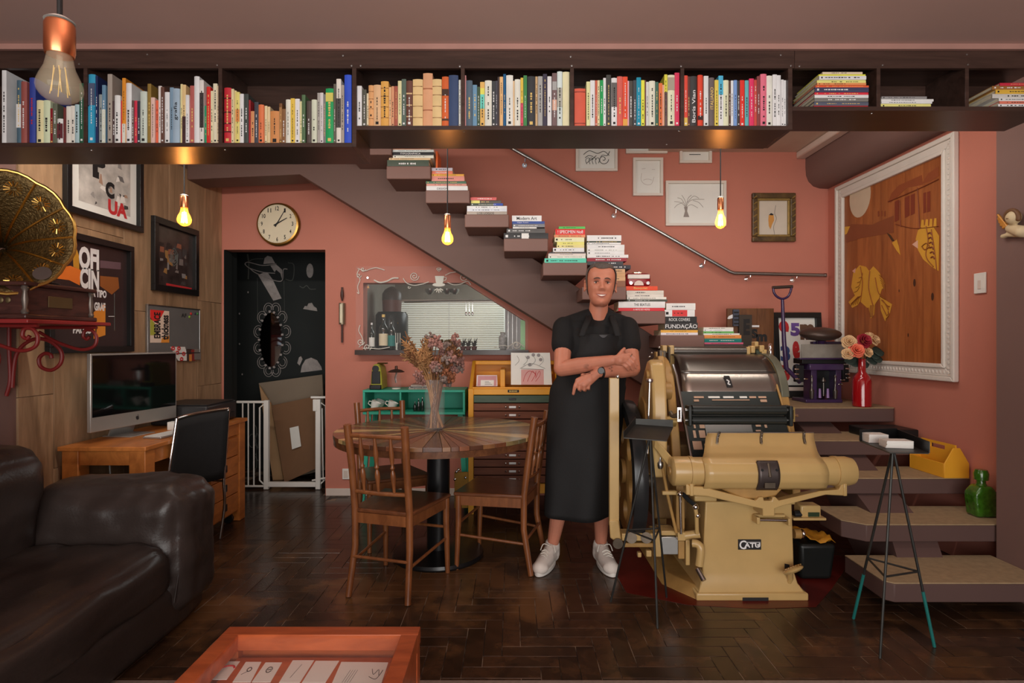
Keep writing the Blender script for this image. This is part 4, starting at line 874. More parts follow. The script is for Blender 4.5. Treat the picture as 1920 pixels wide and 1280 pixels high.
for px, py, rgb in ((354, 588, (170, 40, 44)), (362, 588, (40, 46, 60)), (366, 588, (60, 120, 60)), (351, 594, (120, 150, 50))):
    q = LP(px, py); o = MB().ell(LW.p(q[0], q[1], .016), (.006, .012, .010), 8, 6).build('magnet', 'tint', pb); ocol(o, rgb)
a0, a1 = LY(315), LY(346)
shape(LW, [(LY(315), LP(315, 650)[1]), (LY(343), LP(343, 650)[1]), (LY(350), LP(350, 676)[1]), (LY(330), LP(330, 676)[1])], .0145, 'paper', pb, 'card')
for px, py in ((320, 653), (331, 653), (328, 661), (340, 663), (336, 673)):
    q = LP(px, py); stroke(LW, [(q[0] + .016 * math.cos(t * PI / 4), q[1] + .011 * math.sin(t * PI / 4)) for t in range(9)], .005, .0155, 'red_ink', pb)
for k, (px0, px1, py0, py1, rgb) in enumerate(((346, 356, 654, 677, (60, 44, 40)), (354, 362, 655, 676, (124, 44, 40)), (360, 372, 654, 674, (110, 104, 98)), (350, 355, 664, 677, (190, 120, 60)))):
    shape(LW, [LP(px0, py1), LP(px1, py1), LP(px1, py0), LP(px0, py0)], .016 + k * .0006, 'tint', pb, 'snapshot', rgb=rgb)

# clock
ck = thing('wall_clock', 'round brass wall clock with cream dial above the doorway', 'clock', at(523, 420, 4.9))
cc = at(521, 420, 4.86); R0 = 41 * 4.87 / F
bw = at(524.5, 422, 4.9)
RX = rotM('X', 90)
MB().lathe([(R0 * .97, 0), (R0 * .99, .02), (R0 * .93, .035), (R0 * .95, .046), (R0 * .88, .052)], V(cc.x, 4.898, cc.z), 48, RX).build('case', mat('aged_brass', (150, 112, 56), rough=.32, metal=.9, var=.2), ck)
MB().lathe([(R0 * .875, .0), (R0 * .875, .002)], V(cc.x, 4.847, cc.z), 48, RX).build('dial', mat('dial_cream', (196, 184, 158), rough=.5, var=.05), ck)
D = Pl((cc.x, 4.845, cc.z), (1, 0, 0), (0, 0, 1), (0, -1, 0))
for h in range(1, 13):
    a = PI / 2 - h * PI / 6; x, z = R0 * .70 * math.cos(a), R0 * .70 * math.sin(a); s_ = R0 * .095; w_ = s_ * (1.7 if h > 9 else .85)
    word(D, str(h), x - w_ / 2, x + w_ / 2, z - s_, z + s_, .0006, 'black_ink', ck, .02)
for k in range(60):
    a = k * PI / 30; MB().cyl(D.p(R0 * .83 * math.cos(a), R0 * .83 * math.sin(a), .0003), D.p(R0 * .83 * math.cos(a), R0 * .83 * math.sin(a), .0009), .0014 if k % 5 else .0026, n=5).build('minute_dot', 'black_ink', ck)
def hand(a, l, t, w_):
    ux, uz = math.cos(a), math.sin(a); shape(D, [(-t * ux - w_ * uz, -t * uz + w_ * ux), (l * ux - w_ * .5 * uz, l * uz + w_ * .5 * ux), (l * ux + w_ * .5 * uz, l * uz - w_ * .5 * ux), (-t * ux + w_ * uz, -t * uz - w_ * ux)], .004, 'black_ink', ck, 'hand', th=.0015)
hand(math.radians(30), R0 * .52, .03, .006); hand(math.radians(60), R0 * .68, .03, .0045)
MB().cyl(D.p(0, 0, .002), D.p(0, 0, .009), .007, n=12).build('hub', 'black_ink', ck)

# slim tool hanging beside the doorway
tl = thing('hanging_syringe', 'slim wood handled metal tube hung on the pink wall right of the doorway', 'wall ornament', at(641, 590, 4.88))
cx_ = X_(641.5, 4.875)
MB().cyl((cx_, 4.875, Z_(568, 4.875)), (cx_, 4.875, Z_(608, 4.875)), .026, n=18).build('tube', mat('tool_metal', (120, 108, 90), rough=.4, metal=.6), tl)
MB().box(cx_ - .011, cx_ + .011, 4.846, 4.853, Z_(605, 4.875), Z_(570, 4.875)).build('scale', mat('scale_cream', (190, 182, 158)), tl)
MB().lathe([(.006, 0), (.014, .04), (.013, .07), (.008, .1), (.009, .115)], (cx_, 4.875, Z_(564, 4.875)), 14).build('handle', mat('handle_wood', (60, 34, 28), rough=.35), tl)
MB().cyl((cx_, 4.875, Z_(642, 4.875)), (cx_, 4.875, Z_(608, 4.875)), .009, n=10).build('nozzle', MATS['handle_wood'], tl)
for px, py, nm in ((655, 888, 'white double socket low on the pink wall left of the table'),):
    so = thing('wall_socket', nm, 'socket', at(px, py, 4.898)); p = at(px, py, 4.898)
    MB().box(p.x - .058, p.x + .058, 4.888, 4.8985, p.z - .045, p.z + .045).build('plate', 'white_paint', so, bev=.004)
    for s_ in (-1, 1): MB().box(p.x + s_ * .027 - .018, p.x + s_ * .027 + .018, 4.885, 4.889, p.z - .03, p.z + .03).build('insert', 'pale_trim', so, bev=.003)

# ------------------------------------------------------------------ passage: gate and leaning boards
gt = thing('safety_gate', 'white metal child safety gate across the doorway', 'gate', at(550, 916, 5.1))
GY = 5.10
def gz(py): return Z_(py, GY)
def gx(px): return X_(px, GY)
for px in (500, 597): MB().box(gx(px - 4.5), gx(px + 4.5), GY - .02, GY + .02, .003, gz(750 if px < 550 else 748)).build('post', 'white_paint', gt, bev=.004)
MB().box(gx(504), gx(593), GY - .018, GY + .018, gz(912), gz(903)).build('threshold_bar', 'white_paint', gt, bev=.004)
MB().box(gx(444), gx(496), GY - .012, GY + .012, gz(755.5), gz(751)).build('top_bar', 'white_paint', gt, bev=.004)
MB().box(gx(444), gx(496), GY - .012, GY + .012, gz(912.5), gz(909.5)).build('bottom_bar', 'white_paint', gt, bev=.003)
for px in (455, 465.5, 476): MB().cyl((gx(px), GY, gz(911)), (gx(px), GY, gz(753)), .006, n=8).build('bar', 'white_paint', gt)
MB().tube([(gx(497), GY, gz(756)), (gx(487), GY, gz(764)), (gx(487), GY, gz(900)), (gx(496), GY, gz(909))], .007, 8).build('bar', 'white_paint', gt)
MB().tube([(gx(598), GY, gz(752)), (gx(608.5), GY + .03, gz(762)), (gx(610.5), GY + .03, gz(897)), (gx(600), GY, gz(908))], .006, 8).build('bar', 'white_paint', gt)
MB().cyl((gx(604), GY, gz(765)), (gx(606), GY, gz(903)), .005, n=8).build('bar', 'white_paint', gt)
MB().box(gx(583), gx(613), GY - .014, GY + .014, gz(746.5), gz(742.5)).build('swing_bar', 'white_paint', gt, bev=.004)
MB().box(gx(588), gx(596), GY - .025, GY + .02, gz(770), gz(748)).build('latch', 'white_paint', gt, bev=.004)
MB().cyl((gx(586), GY - .01, gz(900)), (gx(612), GY - .01, gz(895)), .008, n=8).build('foot_lever', 'white_paint', gt)
for px, py in ((478, 810), (478, 840), (482, 825), (473, 826), (484, 851), (478, 868)):
    P = [at(px + 7 * math.cos(t * PI / 5) * (.5 + .5 * (px % 2)), py + 13 * math.sin(t * PI / 5), GY + .30) for t in range(11)]
    MB().tube(P, .003, 5).build('chalk_flower', 'dim_chalk', wb)
mat('card_beige', (120, 106, 90), rough=.8, var=.06); mat('card_brown', (108, 78, 54), rough=.8, var=.08); mat('card_edge', (150, 118, 84), rough=.8)
def leaning(name, label, pts, Y, m, th=.03):
    o = thing(name, label, 'board', at(pts[0][0], pts[0][1], Y))
    P = [at(a, b_, Y + dy) for a, b_, dy in pts]; B = [p + V(.0, th, .0) for p in P]
    MB().hexa([P[0], P[1], B[1], B[0], P[3], P[2], B[2], B[3]]).build('sheet', m, o, smooth=False, bev=.002); return o
leaning('beige_board', 'large beige panel leaning at the back of the passage', [(516, 903, 0), (612, 880, .05), (604, 702, .17), (485, 718, .17)], 5.52, 'card_beige')
leaning('brown_board', 'narrow brown panel edge leaning between the cardboard sheets', [(512, 905, 0), (532, 903, .02), (508, 757, .14), (486, 722, .14)], 5.44, 'card_edge', .02)
lb = leaning('cardboard_sheet', 'brown cardboard sheet with a white note behind the gate', [(533, 905, 0), (606, 872, .04), (600, 741, .13), (509, 760, .13)], 5.34, 'card_brown', .02)
n0 = [at(548, 842, 5.375), at(565, 836, 5.378), at(560, 798, 5.418), at(543.5, 802, 5.415)]
MB().hexa([p + V(0, -.006, 0) for p in n0[:2]] + [p + V(0, -.004, 0) for p in (n0[1], n0[0])] + [p + V(0, -.006, 0) for p in (n0[3], n0[2])] + [p + V(0, -.004, 0) for p in (n0[2], n0[3])]).build('note', 'paper', lb, smooth=False)

# ------------------------------------------------------------------ gramophone on its red bracket shelf
wood('rosewood', (40, 22, 20), (72, 42, 36), rough=.3, scale=3, stretch=(3, 3, 14))
mat('red_lacquer', (120, 36, 36), rough=.35, var=.08); mat('red_iron', (104, 26, 24), rough=.45, var=.1)
gs = thing('bracket_shelf', 'red wall shelf on curled iron brackets below the gramophone', 'shelf', (-2.25, 2.6, 1.36))
MB().box(-2.46, -2.005, 2.40, 2.90, 1.376, 1.394).build('board', 'red_lacquer', gs, bev=.004)
def scroll(cx, cy, r0, a0, turns, sg, Y): return [at(cx + r0 * (1 - .75 * t / 24) * math.cos(a0 + sg * turns * 2 * PI * t / 24), cy + r0 * (1 - .75 * t / 24) * math.sin(a0 + sg * turns * 2 * PI * t / 24), Y) for t in range(25)]
for Y in (2.47, 2.82):
    k = Y / 2.47; X0 = -2.455
    def bp(a, b_): return V(-2.46 + a, Y, 1.376 - b_)
    MB().tube(bez([bp(.44, .008), bp(.30, .008), bp(.08, .008), bp(.0, .0)], 4), .008, 8).build('bracket_bar', 'red_iron', gs)
    MB().tube(bez([bp(.015, 0), bp(.015, .12), bp(.02, .26), bp(.0, .34)], 6), .009, 8).build('bracket_bar', 'red_iron', gs)
    P = [bp(.16, .03), bp(.25, .08), bp(.36, .115), bp(.425, .10), bp(.44, .06), bp(.42, .025), bp(.385, .022), bp(.375, .05), bp(.392, .065), bp(.405, .052)]
    MB().tube(bez(P, 6), .008, 8).build('scroll', 'red_iron', gs)
    P = [bp(.03, .3), bp(.05, .14), bp(.12, .07), bp(.20, .07), bp(.265, .12), bp(.265, .18), bp(.22, .215), bp(.17, .20), bp(.16, .16), bp(.185, .135), bp(.215, .14), bp(.222, .158)]
    MB().tube(bez(P, 6), .009, 8).build('scroll', 'red_iron', gs)
gr = thing('gramophone', 'antique gramophone with a large embossed brass horn on the red shelf', 'gramophone', (-2.25, 2.63, 1.393))
gx0, gx1, gy0_, gy1_ = -2.44, -2.05, 2.44, 2.82
MB().box(gx0, gx1, gy0_, gy1_, 1.415, 1.535).build('box', 'rosewood', gr, bev=.003)
MB().box(gx0 - .006, gx1 + .02, gy0_ - .02, gy1_ + .02, 1.3945, 1.416).build('plinth', 'rosewood', gr, bev=.006)
MB().box(gx0 - .006, gx1 + .02, gy0_ - .02, gy1_ + .02, 1.535, 1.553).build('lid', 'rosewood', gr, bev=.006)
for (x, y) in ((gx1, gy0_), (gx1, gy1_)): MB().lathe([(.011, 0), (.015, .01), (.008, .025), (.013, .06), (.008, .095), (.015, .11), (.011, .12)], (x, y, 1.416), 14).build('corner_column', mat('column_pewter', (96, 88, 82), rough=.35, metal=.5), gr)
MB().box(gx1 + .0005, gx1 + .004, 2.56, 2.70, 1.45, 1.50).build('side_ornament', mat('old_brass', (90, 76, 52), rough=.5, metal=.6), gr, bev=.002)
for k in range(3): MB().ell((-2.15 + k * .03 - .03, gy0_ - .002, 1.475), (.012, .004, .014), 10, 6).build('front_ornament', MATS['old_brass'], gr)
MB().lathe([(.145, 0), (.15, .006), (.15, .012), (.14, .016)], (-2.23, 2.62, 1.556), 36).build('turntable', 'black_metal', gr)
hc = at(-8, 432, 2.42); 
hdir = Vector((.62, -.78, .10)).normalized(); HM = hdir.to_track_quat('Z', 'Y').to_matrix()
Rh = .262; prof_h = []
for i in range(15):
    t = i / 14; prof_h.append((.022 + (Rh - .022) * t ** 2.4, -.42 + .42 * t))
hrn = mat('horn_brass', (96, 78, 48), rough=.42, metal=.85, var=.55, vscale=70, bump=.6, bscale=110)
q = MB(); k_ = 72
def hornpt(t, a, off=0):
    r = .022 + (Rh - .022) * t ** 2.4; r *= 1 + .03 * abs(math.sin(a * 6)) * t
    return hc + HM @ Vector(((r - off) * math.cos(a), (r - off) * math.sin(a), -.42 + .42 * t))
q.grid(lambda u, v: hornpt(v, 2 * PI * u), k_, 22, True)
horn = q.build('horn', hrn, gr, solid=.003)
for k in range(12):
    a = 2 * PI * (k + .0) / 12
    MB().tube([hornpt(t / 12, a, .004) for t in range(3, 13)], .005, 6).build('horn_rib', 'brass', horn)
    am = a + PI / 12
    cpt = hornpt(.90, am, .006); uu = (hornpt(.90, am + .1, .006) - cpt).normalized(); vv = (hornpt(.96, am, .006) - cpt).normalized()
    qq = MB()
    for j in range(14):
        b_ = 2 * PI * j / 14; dirv = uu * math.cos(b_) + vv * math.sin(b_); qq.tube([cpt + dirv * .012, cpt + dirv * .034], [.0022, .0034], 5)
    qq.build('rosette', 'brass', horn)['kind'] = 'stuff'
MB().tube([hornpt(1, 2 * PI * t / 48) for t in range(48)], .007, 8, closed=True).build('horn_rim', 'brass', horn)
MB().tube(bez([hornpt(0, 0) * .5 + hornpt(0, PI) * .5, V(-2.415, 2.80, 1.70), V(-2.40, 2.76, 1.62), V(-2.36, 2.70, 1.556)], 8), .020, 12).build('horn_elbow', MATS['horn_brass'], gr)
sp = at(80, 514, 2.52); MB().lathe([(.034, -.008), (.036, 0), (.034, .008)], sp, 24, rotM('X', 60) @ rotM('Y', 20)).build('sound_box', 'steel', gr)
MB().tube(bez([sp, sp + V(-.08, .05, .02), V(-2.33, 2.66, 1.60)], 6), .009, 8).build('tone_arm', 'steel', gr)

# ------------------------------------------------------------------ desk with computer
wood('orange_wood', (140, 80, 34), (184, 114, 54), rough=.42, scale=3, stretch=(4, 1.2, 4), bump=.05, obj_var=.06)
dk = thing('desk', 'orange brown wooden desk with square legs along the wood wall', 'desk', (-2.2, 3.7, 0))
dx0, dx1, dy0, dy1, dz = -2.425, -1.975, 3.117, 4.295, .735
MB().box(dx0 - .012, dx1 + .012, dy0 - .012, dy1 + .012, dz - .024, dz).build('top', 'orange_wood', dk, bev=.003)
for x in (dx0, dx1 - .088):
    for y in (dy0 + .005, dy1 - .09): MB().box(x, x + .088, y, y + .085, 0.001, dz - .024).build('leg', 'orange_wood', dk, bev=.003)
MB().box(dx0 + .088, dx1 - .088, dy0 + .02, dy0 + .045, dz - .105, dz - .024).build('apron', 'orange_wood', dk)
MB().box(dx1 - .03, dx1 - .008, dy0 + .09, dy1 - .09, dz - .105, dz - .024).build('apron', 'orange_wood', dk)
pdl = thing('drawer_pedestal', 'wooden drawer pedestal with black square pulls under the desk end', 'drawer unit', (-2.15, 4.0, 0))
MB().box(-2.38, -1.995, 3.80, 4.20, .07, .625).build('carcass', 'orange_wood', pdl, bev=.002)
for k in range(4):
    z = .085 + k * .134; dr = MB().box(-1.995, -1.978, 3.81, 4.19, z, z + .128).build('drawer', 'orange_wood', pdl, bev=.003)
    MB().box(-1.979, -1.972, 3.975, 4.02, z + .042, z + .09).build('pull', 'black_metal', dr, bev=.002)
for y in (3.85, 4.15): MB().cyl((-2.03, y - .012, .035), (-2.03, y + .012, .035), .034, n=14).build('caster', 'black_metal', pdl)
im = thing('desktop_computer', 'slim aluminium all-in-one computer with a black screen on the desk', 'computer', (-2.26, 3.5, dz))
A0 = V(-2.312, 3.18, 0); A1 = V(-2.216, 3.83, 0); ux = (A1 - A0).normalized(); nx = V(ux.y, -ux.x, 0)
S = Pl((A0.x, A0.y, 0), ux, (0, 0, 1), nx); Wm = (A1 - A0).length; mz0, mz1 = .797, 1.232
MB().prism([(0, mz0), (Wm, mz0), (Wm, mz1), (0, mz1)], S.p(0, 0, -.024), S.u, S.v, S.n * .024).build('housing', mat('aluminium', (160, 158, 154), rough=.35, metal=.7, var=.03), im, bev=.004)
sheet(S, .010, Wm - .010, mz0 + .083, mz1 - .010, .0002, mat('screen_black', (10, 10, 11), rough=.06, var=0), im, 'screen', th=.001)
q = S.p(Wm / 2, mz0 + .04, .0006)
apl = [(-.012, .0), (-.013, .008), (-.009, .014), (-.003, .013), (.003, .014), (.010, .013), (.007, .007), (.011, .0), (.006, -.010), (.001, -.008), (-.005, -.010)]
shape(S, [(Wm / 2 + a, mz0 + .04 + b_) for a, b_ in apl], .0004, 'black_ink', im, 'emblem'); shape(S, [(Wm / 2 + a, mz0 + .04 + b_) for a, b_ in ((.0, .016), (.004, .017), (.006, .023), (.001, .021))], .0004, 'black_ink', im, 'emblem')
MB().prism([(.0, 0), (.19, 0), (.19, .006), (.0, .006)], S.p(Wm / 2 - .095, dz + .0005, -.15), S.u, S.v, S.n * .19).build('foot', MATS['aluminium'], im, bev=.002)
MB().hexa([S.p(Wm / 2 - .09, dz + .005, -.12), S.p(Wm / 2 + .09, dz + .005, -.12), S.p(Wm / 2 + .09, dz + .005, -.11), S.p(Wm / 2 - .09, dz + .005, -.11), S.p(Wm / 2 - .09, .98, -.03), S.p(Wm / 2 + .09, .98, -.03), S.p(Wm / 2 + .09, .98, -.02), S.p(Wm / 2 - .09, .98, -.02)]).build('stand', MATS['aluminium'], im)
kb = thing('keyboard', 'thin white keyboard on the desk before the computer', 'keyboard', (-2.06, 3.55, dz))
KM = Matrix.Translation((-2.065, 3.56, dz)) @ Matrix.Rotation(math.radians(-7), 4, 'Z')
MB().box(-.058, .058, -.20, .20, .001, .012, KM).build('base', MATS['aluminium'], kb, bev=.003)
for r in range(5):
    for c_ in range(13): MB().box(-.05 + r * .0205, -.05 + r * .0205 + .017, -.194 + c_ * .03, -.194 + c_ * .03 + .026, .012, .015, KM).build('key', 'white_paint', kb, smooth=False)
sb_ = thing('label_box', 'small white box on the desk behind the keyboard', 'box', (-2.18, 3.90, dz)); MB().box(-2.20, -2.15, 3.70, 3.755, dz + .001, dz + .05).build('carton', 'paper', sb_); MB().box(-2.1495, -2.149, 3.71, 3.745, dz + .008, dz + .042).build('paper_label', 'cream_label', sb_)
pr = thing('printer', 'flat black printer at the far end of the desk', 'printer', (-2.2, 4.05, dz))
MB().box(-2.41, -2.03, 3.86, 4.27, dz + .004, dz + .135).build('body', mat('printer_black', (32, 31, 32), rough=.4), pr, bev=.012)
MB().box(-2.03, -2.018, 3.93, 4.22, dz + .02, dz + .06).build('paper_slot', 'black_metal', pr, bev=.003); MB().box(-2.40, -2.04, 3.87, 4.26, dz + .136, dz + .142).build('lid', MATS['printer_black'], pr, bev=.003)
cw = thing('power_cord', 'thin white power cord hanging below the desk', 'cord', (-2.30, 3.3, 0))
MB().tube(bez([V(-2.36, 3.40, .70), V(-2.33, 3.36, .55), V(-2.32, 3.38, .35), V(-2.36, 3.42, .15), V(-2.40, 3.5, .02)], 6), .004, 6).build('cable', 'white_paint', cw)
# office chair
oc = thing('desk_chair', 'black chair with bent chrome legs pushed under the desk', 'chair', (-1.98, 3.6, 0))
mat('black_fabric', (18, 18, 19), rough=.8, var=.2, vscale=40)
def backpt(u, v): y = 3.30 + .40 * u + .06 * v * (1 - u); x = -1.975 + .135 * u - .04 * (1 - (2 * u - 1) ** 2) + .03 * v; z = .41 + .43 * v + .02 * u; return V(x, y, z)
MB().grid(backpt, 12, 8).build('backrest', 'black_fabric', oc, solid=.02, bev=.0)
MB().prism([(-2.33, 3.36), (-1.99, 3.33), (-1.87, 3.67), (-2.24, 3.74)], (0, 0, .425), (1, 0, 0), (0, 1, 0), (0, 0, .035)).build('seat', 'black_fabric', oc, bev=.012)
for (bx, by, fx, fy) in ((-1.975, 3.30, -2.33, 3.37), (-1.84, 3.70, -2.25, 3.74)):
    rt = by > 3.5
    MB().tube(bez([backpt(1.0 if rt else 0.0, 1.03), backpt(1.0 if rt else 0.0, .4), V(bx, by, .41), V(bx - .01, by + .03, .25), V(bx - .03 - .05 * rt, by + .05 + .06 * rt, .008)], 8), .009, 10).build('rear_leg', 'chrome', oc)
    MB().tube(bez([V(bx, by, .41), V((bx + fx) / 2, (by + fy) / 2, .415), V(fx, fy, .38), V(fx - .01, fy, .008)], 8), .009, 10).build('front_leg', 'chrome', oc)
MB().tube([backpt(u / 8, 1.03) for u in range(9)], .009, 10).build('top_tube', 'chrome', oc)

# ------------------------------------------------------------------ sofa
mat('leather', (50, 42, 39), rough=.34, var=.16, vscale=5, bump=.10, bscale=90, rvar=.07, gain=1.2)
so = thing('leather_sofa', 'dark brown leather sofa in the lower left corner', 'sofa', (-1.9, 1.7, 0))
q = MB(); rbox(q, (-1.80, 2.70, .36), (.70, .36, .58), .10, 30, puff=.015, wr=.016, wsc=8, seed=1); weld(q.build('arm', 'leather', so))
q = MB(); rbox(q, (-1.82, 1.55, .30), (.68, 2.0, .24), .075, 34, puff=.025, wr=.017, wsc=8, seed=5); weld(q.build('seat_cushion', 'leather', so))
q = MB(); rbox(q, (-2.20, 1.70, .56), (.33, 1.72, .60), .12, 30, M=rotM('Y', 9), puff=.03, wr=.018, wsc=7, seed=9); weld(q.build('back_cushion', 'leather', so))
q = MB(); rbox(q, (-1.86, 1.66, .12), (.74, 2.34, .22), .05, 12, wr=.003, wsc=5); weld(q.build('base', 'leather', so))
MB().tube(bez([V(-1.475, 2.53, .16), V(-1.465, 2.555, .35), V(-1.50, 2.58, .55), V(-1.56, 2.60, .635)], 8), .0035, 6).build('seam', 'leather', so)
MB().tube(bez([V(-1.51, .9, .375), V(-1.50, 1.6, .385), V(-1.505, 2.2, .385), V(-1.55, 2.48, .385)], 8), .003, 6).build('seam', 'leather', so)

# ------------------------------------------------------------------ display table in front
wood('red_wood', (134, 62, 32), (176, 90, 50), rough=.32, scale=3, stretch=(1.5, 6, 6), bump=.04, coat=.2)
ct = thing('display_table', 'low reddish wooden display table with a glass top', 'coffee table', (-.59, 1.5, 0))
tx0, tx1, ty0, ty1, tz = -.893, -.289, 1.02, 1.832, .40
fw = .052
MB().box(tx0, tx1, ty1 - fw, ty1, tz - .05, tz).build('top_rail', 'red_wood', ct, bev=.002); MB().box(tx0, tx1, ty0, ty0 + fw, tz - .05, tz).build('top_rail', 'red_wood', ct, bev=.002)
MB().box(tx0, tx0 + fw, ty0 + fw, ty1 - fw, tz - .05, tz).build('top_rail', 'red_wood', ct, bev=.002); MB().box(tx1 - fw, tx1, ty0 + fw, ty1 - fw, tz - .05, tz).build('top_rail', 'red_wood', ct, bev=.002)
MB().box(tx0 + fw, tx1 - fw, ty0 + fw, ty1 - fw, tz - .085, tz - .07).build('display_bed', 'red_wood', ct)
MB().box(tx0 + .004, tx1 - .004, ty1 - .02, ty1 - .004, .09, tz - .05).build('side', 'red_wood', ct); MB().box(tx1 - .02, tx1 - .004, ty0, ty1 - .004, .09, tz - .05).build('side', 'red_wood', ct); MB().box(tx0 + .004, tx0 + .02, ty0, ty1 - .004, .09, tz - .05).build('side', 'red_wood', ct)
for x in (tx0 + .002, tx1 - .052):
    for y in (ty0 + .002, ty1 - .052): MB().box(x, x + .05, y, y + .05, .001, tz - .05).build('leg', 'red_wood', ct)
MB().box(tx0 + fw - .008, tx1 - fw + .008, ty0 + fw - .008, ty1 - fw + .008, tz - .012, tz - .007).build('glass_top', 'thin_glass', ct)
bz = tz - .070
def onbed(px, py): Y = F * (EYE - bz) / (py - 640); return V(X_(px, Y), Y, bz)
def card(name, label, q4, art=None):
    P = [onbed(*q) for q in q4]; o = MB().add(P + [p + V(0, 0, .0012) for p in P], [(0, 1, 2, 3), (7, 6, 5, 4), (0, 4, 5, 1), (1, 5, 6, 2), (2, 6, 7, 3), (3, 7, 4, 0)]).build(name, 'paper', None, smooth=False)
    tag(o, label, 'card', 'printed cards in the display table')
    if art: art(o, P)
    return o
def ln(o, P, pts, m, r=.0012):
    q = [P[0] + (P[1] - P[0]) * a + (P[3] - P[0]) * b_ + V(0, 0, .0016) for a, b_ in pts]; MB().tube(bez(q, 5) if len(q) > 2 else q, r, 5).build('print_line', m, o)
card('printed_card', 'white card with a red arc at the left of the display', [(393, 1274), (425, 1274), (450, 1240), (420, 1240)], lambda o, P: ln(o, P, [(.02, .1), (.1, .5), (.4, .7), (.8, .72), (.98, .6)], 'red_ink', .003))
card('printed_card', 'narrow white card with a small dark rose second from left', [(436, 1279), (470, 1279), (490, 1241), (461, 1241)], lambda o, P: (ln(o, P, [(.5 + .12 * math.cos(t), .6 + .1 * math.sin(t)) for t in range(7)], 'black_ink'), ln(o, P, [(.2, .35), (.45, .5)], 'black_ink', .0006)))
card('printed_card', 'narrow white card with a round monogram third from left', [(472, 1279), (507, 1279), (529, 1242), (498, 1242)], lambda o, P: (ln(o, P, [(.5 + .15 * math.cos(t), .6 + .14 * math.sin(t)) for t in range(7)], 'black_ink'), ln(o, P, [(.4, .6), (.6, .62)], 'black_ink')))
card('printed_card', 'wide white card with faint lines in the middle of the display', [(523, 1280), (562, 1280), (589, 1238), (549, 1238)], lambda o, P: ln(o, P, [(.4, .2), (.6, .8)], 'dim_chalk', .0006))
card('printed_card', 'blank white card left of the signed sheet', [(566, 1280), (610, 1280), (636, 1239), (592, 1239)])
card('printed_card', 'large white sheet with handwriting at the right of the display', [(622, 1282), (715, 1282), (728, 1242), (640, 1241)], lambda o, P: [ln(o, P, [(.2 + .05 * k, .05), (.27 + .05 * k, .6)], 'dim_chalk', .0005) for k in range(4)] + [ln(o, P, [(.72, .65), (.78, .4), (.86, .62), (.9, .35), (.95, .6), (.86, .2), (.7, .3)], 'black_ink', .0008)])
# ------------------------------------------------------------------ pendant bulbs
mat('bulb_glass', (196, 182, 156), rough=.06, alpha=.20, var=0, spec=1.0)
mat('amber_glass', (255, 170, 80), rough=.03, alpha=.34, var=0, emis=(1.0, .20, .01, 1), es=1.0)
mat('filament', (255, 200, 120), var=0, emis=(1.0, .78, .48, 1), es=14)
mat('cord_black', (24, 22, 22), rough=.7)
def bulb(name, label, px, ytop, ysock, yb0, yb1, Y, top_z, wpx, lit=True):
    c = X_(px, Y); t = thing(name, label, 'pendant lamp', (c, Y, top_z), 0, 'bare bulb pendants')
    zs, z0, z1 = Z_(ysock, Y), Z_(yb0, Y), Z_(yb1, Y); k = Y / F; rb = wpx / 2 * k; hb = z0 - z1
    MB().cyl((c, Y, zs - .002), (c, Y, top_z), .0032 if lit else .004, n=8).build('cord', 'cord_black', t)
    rs = rb * (.58 if lit else .66)
    MB().lathe([(rs * .35, zs), (rs * .9, zs - .004), (rs, zs - .01), (rs, z0 + .004), (rs * .92, z0 - .004)], (c, Y, 0), 24).build('socket', 'copper', t)
    MB().lathe([(rs * 1.02, zs - .002), (rs * .6, zs + .004), (.004, zs + .006)], (c, Y, 0), 18).build('collar', 'white_paint', t)
    pr = [(rs * .8, 0), (rs * .86, .12), (rs * 1.0, .3), (rb * .86, .48), (rb * .98, .62), (rb, .69), (rb * .95, .78), (rb * .80, .87), (rb * .55, .945), (rb * .26, .987), (.001, 1.0)]
    MB().lathe([(r, z0 - h * hb) for r, h in pr], (c, Y, 0), 28, caps=False).build('bulb', 'amber_glass' if lit else 'bulb_glass', t)
    q = MB(); n = 6
    for j in range(n):
        a = 2 * PI * j / n; r0 = rb * .42; q.tube([(c + r0 * .6 * math.cos(a), Y + r0 * .6 * math.sin(a), z0 - hb * .28), (c + r0 * math.cos(a + .3), Y + r0 * math.sin(a + .3), z0 - hb * .82)], .0016 if lit else .0008, 5)
    q.build('filament', 'filament' if lit else 'gold_ink', t)
    MB().cyl((c, Y, z0), (c, Y, z0 - hb * .28), rb * .14, n=8).build('stem', 'white_lines' if lit else 'bulb_glass', t)
    if lit:
        l = bpy.data.lights.new('bulb_glow', 'POINT'); l.energy = 4.0; l.color = (1, .33, .06); l.shadow_soft_size = .012
        o = bpy.data.objects.new('bulb_glow', l); COL.objects.link(o); o.location = (c, Y, z0 - hb * .55)
bulb('pendant_bulb', 'glowing bare bulb hanging before the wood panelled wall', 345.5, 300, 366, 388, 424, 2.98, 3.9, 25)
bulb('pendant_bulb', 'glowing bare bulb hanging before the stair treads', 839, 270, 402, 426, 459, 3.05, 3.9, 22)
bulb('pendant_bulb', 'glowing bare bulb hanging before the tree drawing', 1351, 270, 370, 392, 429, 3.0, 2.899, 20)
bulb('pendant_bulb', 'large unlit clear bulb hanging close at the upper left', 112, -40, 38, 100, 194, .95, 2.524, 75, lit=False)

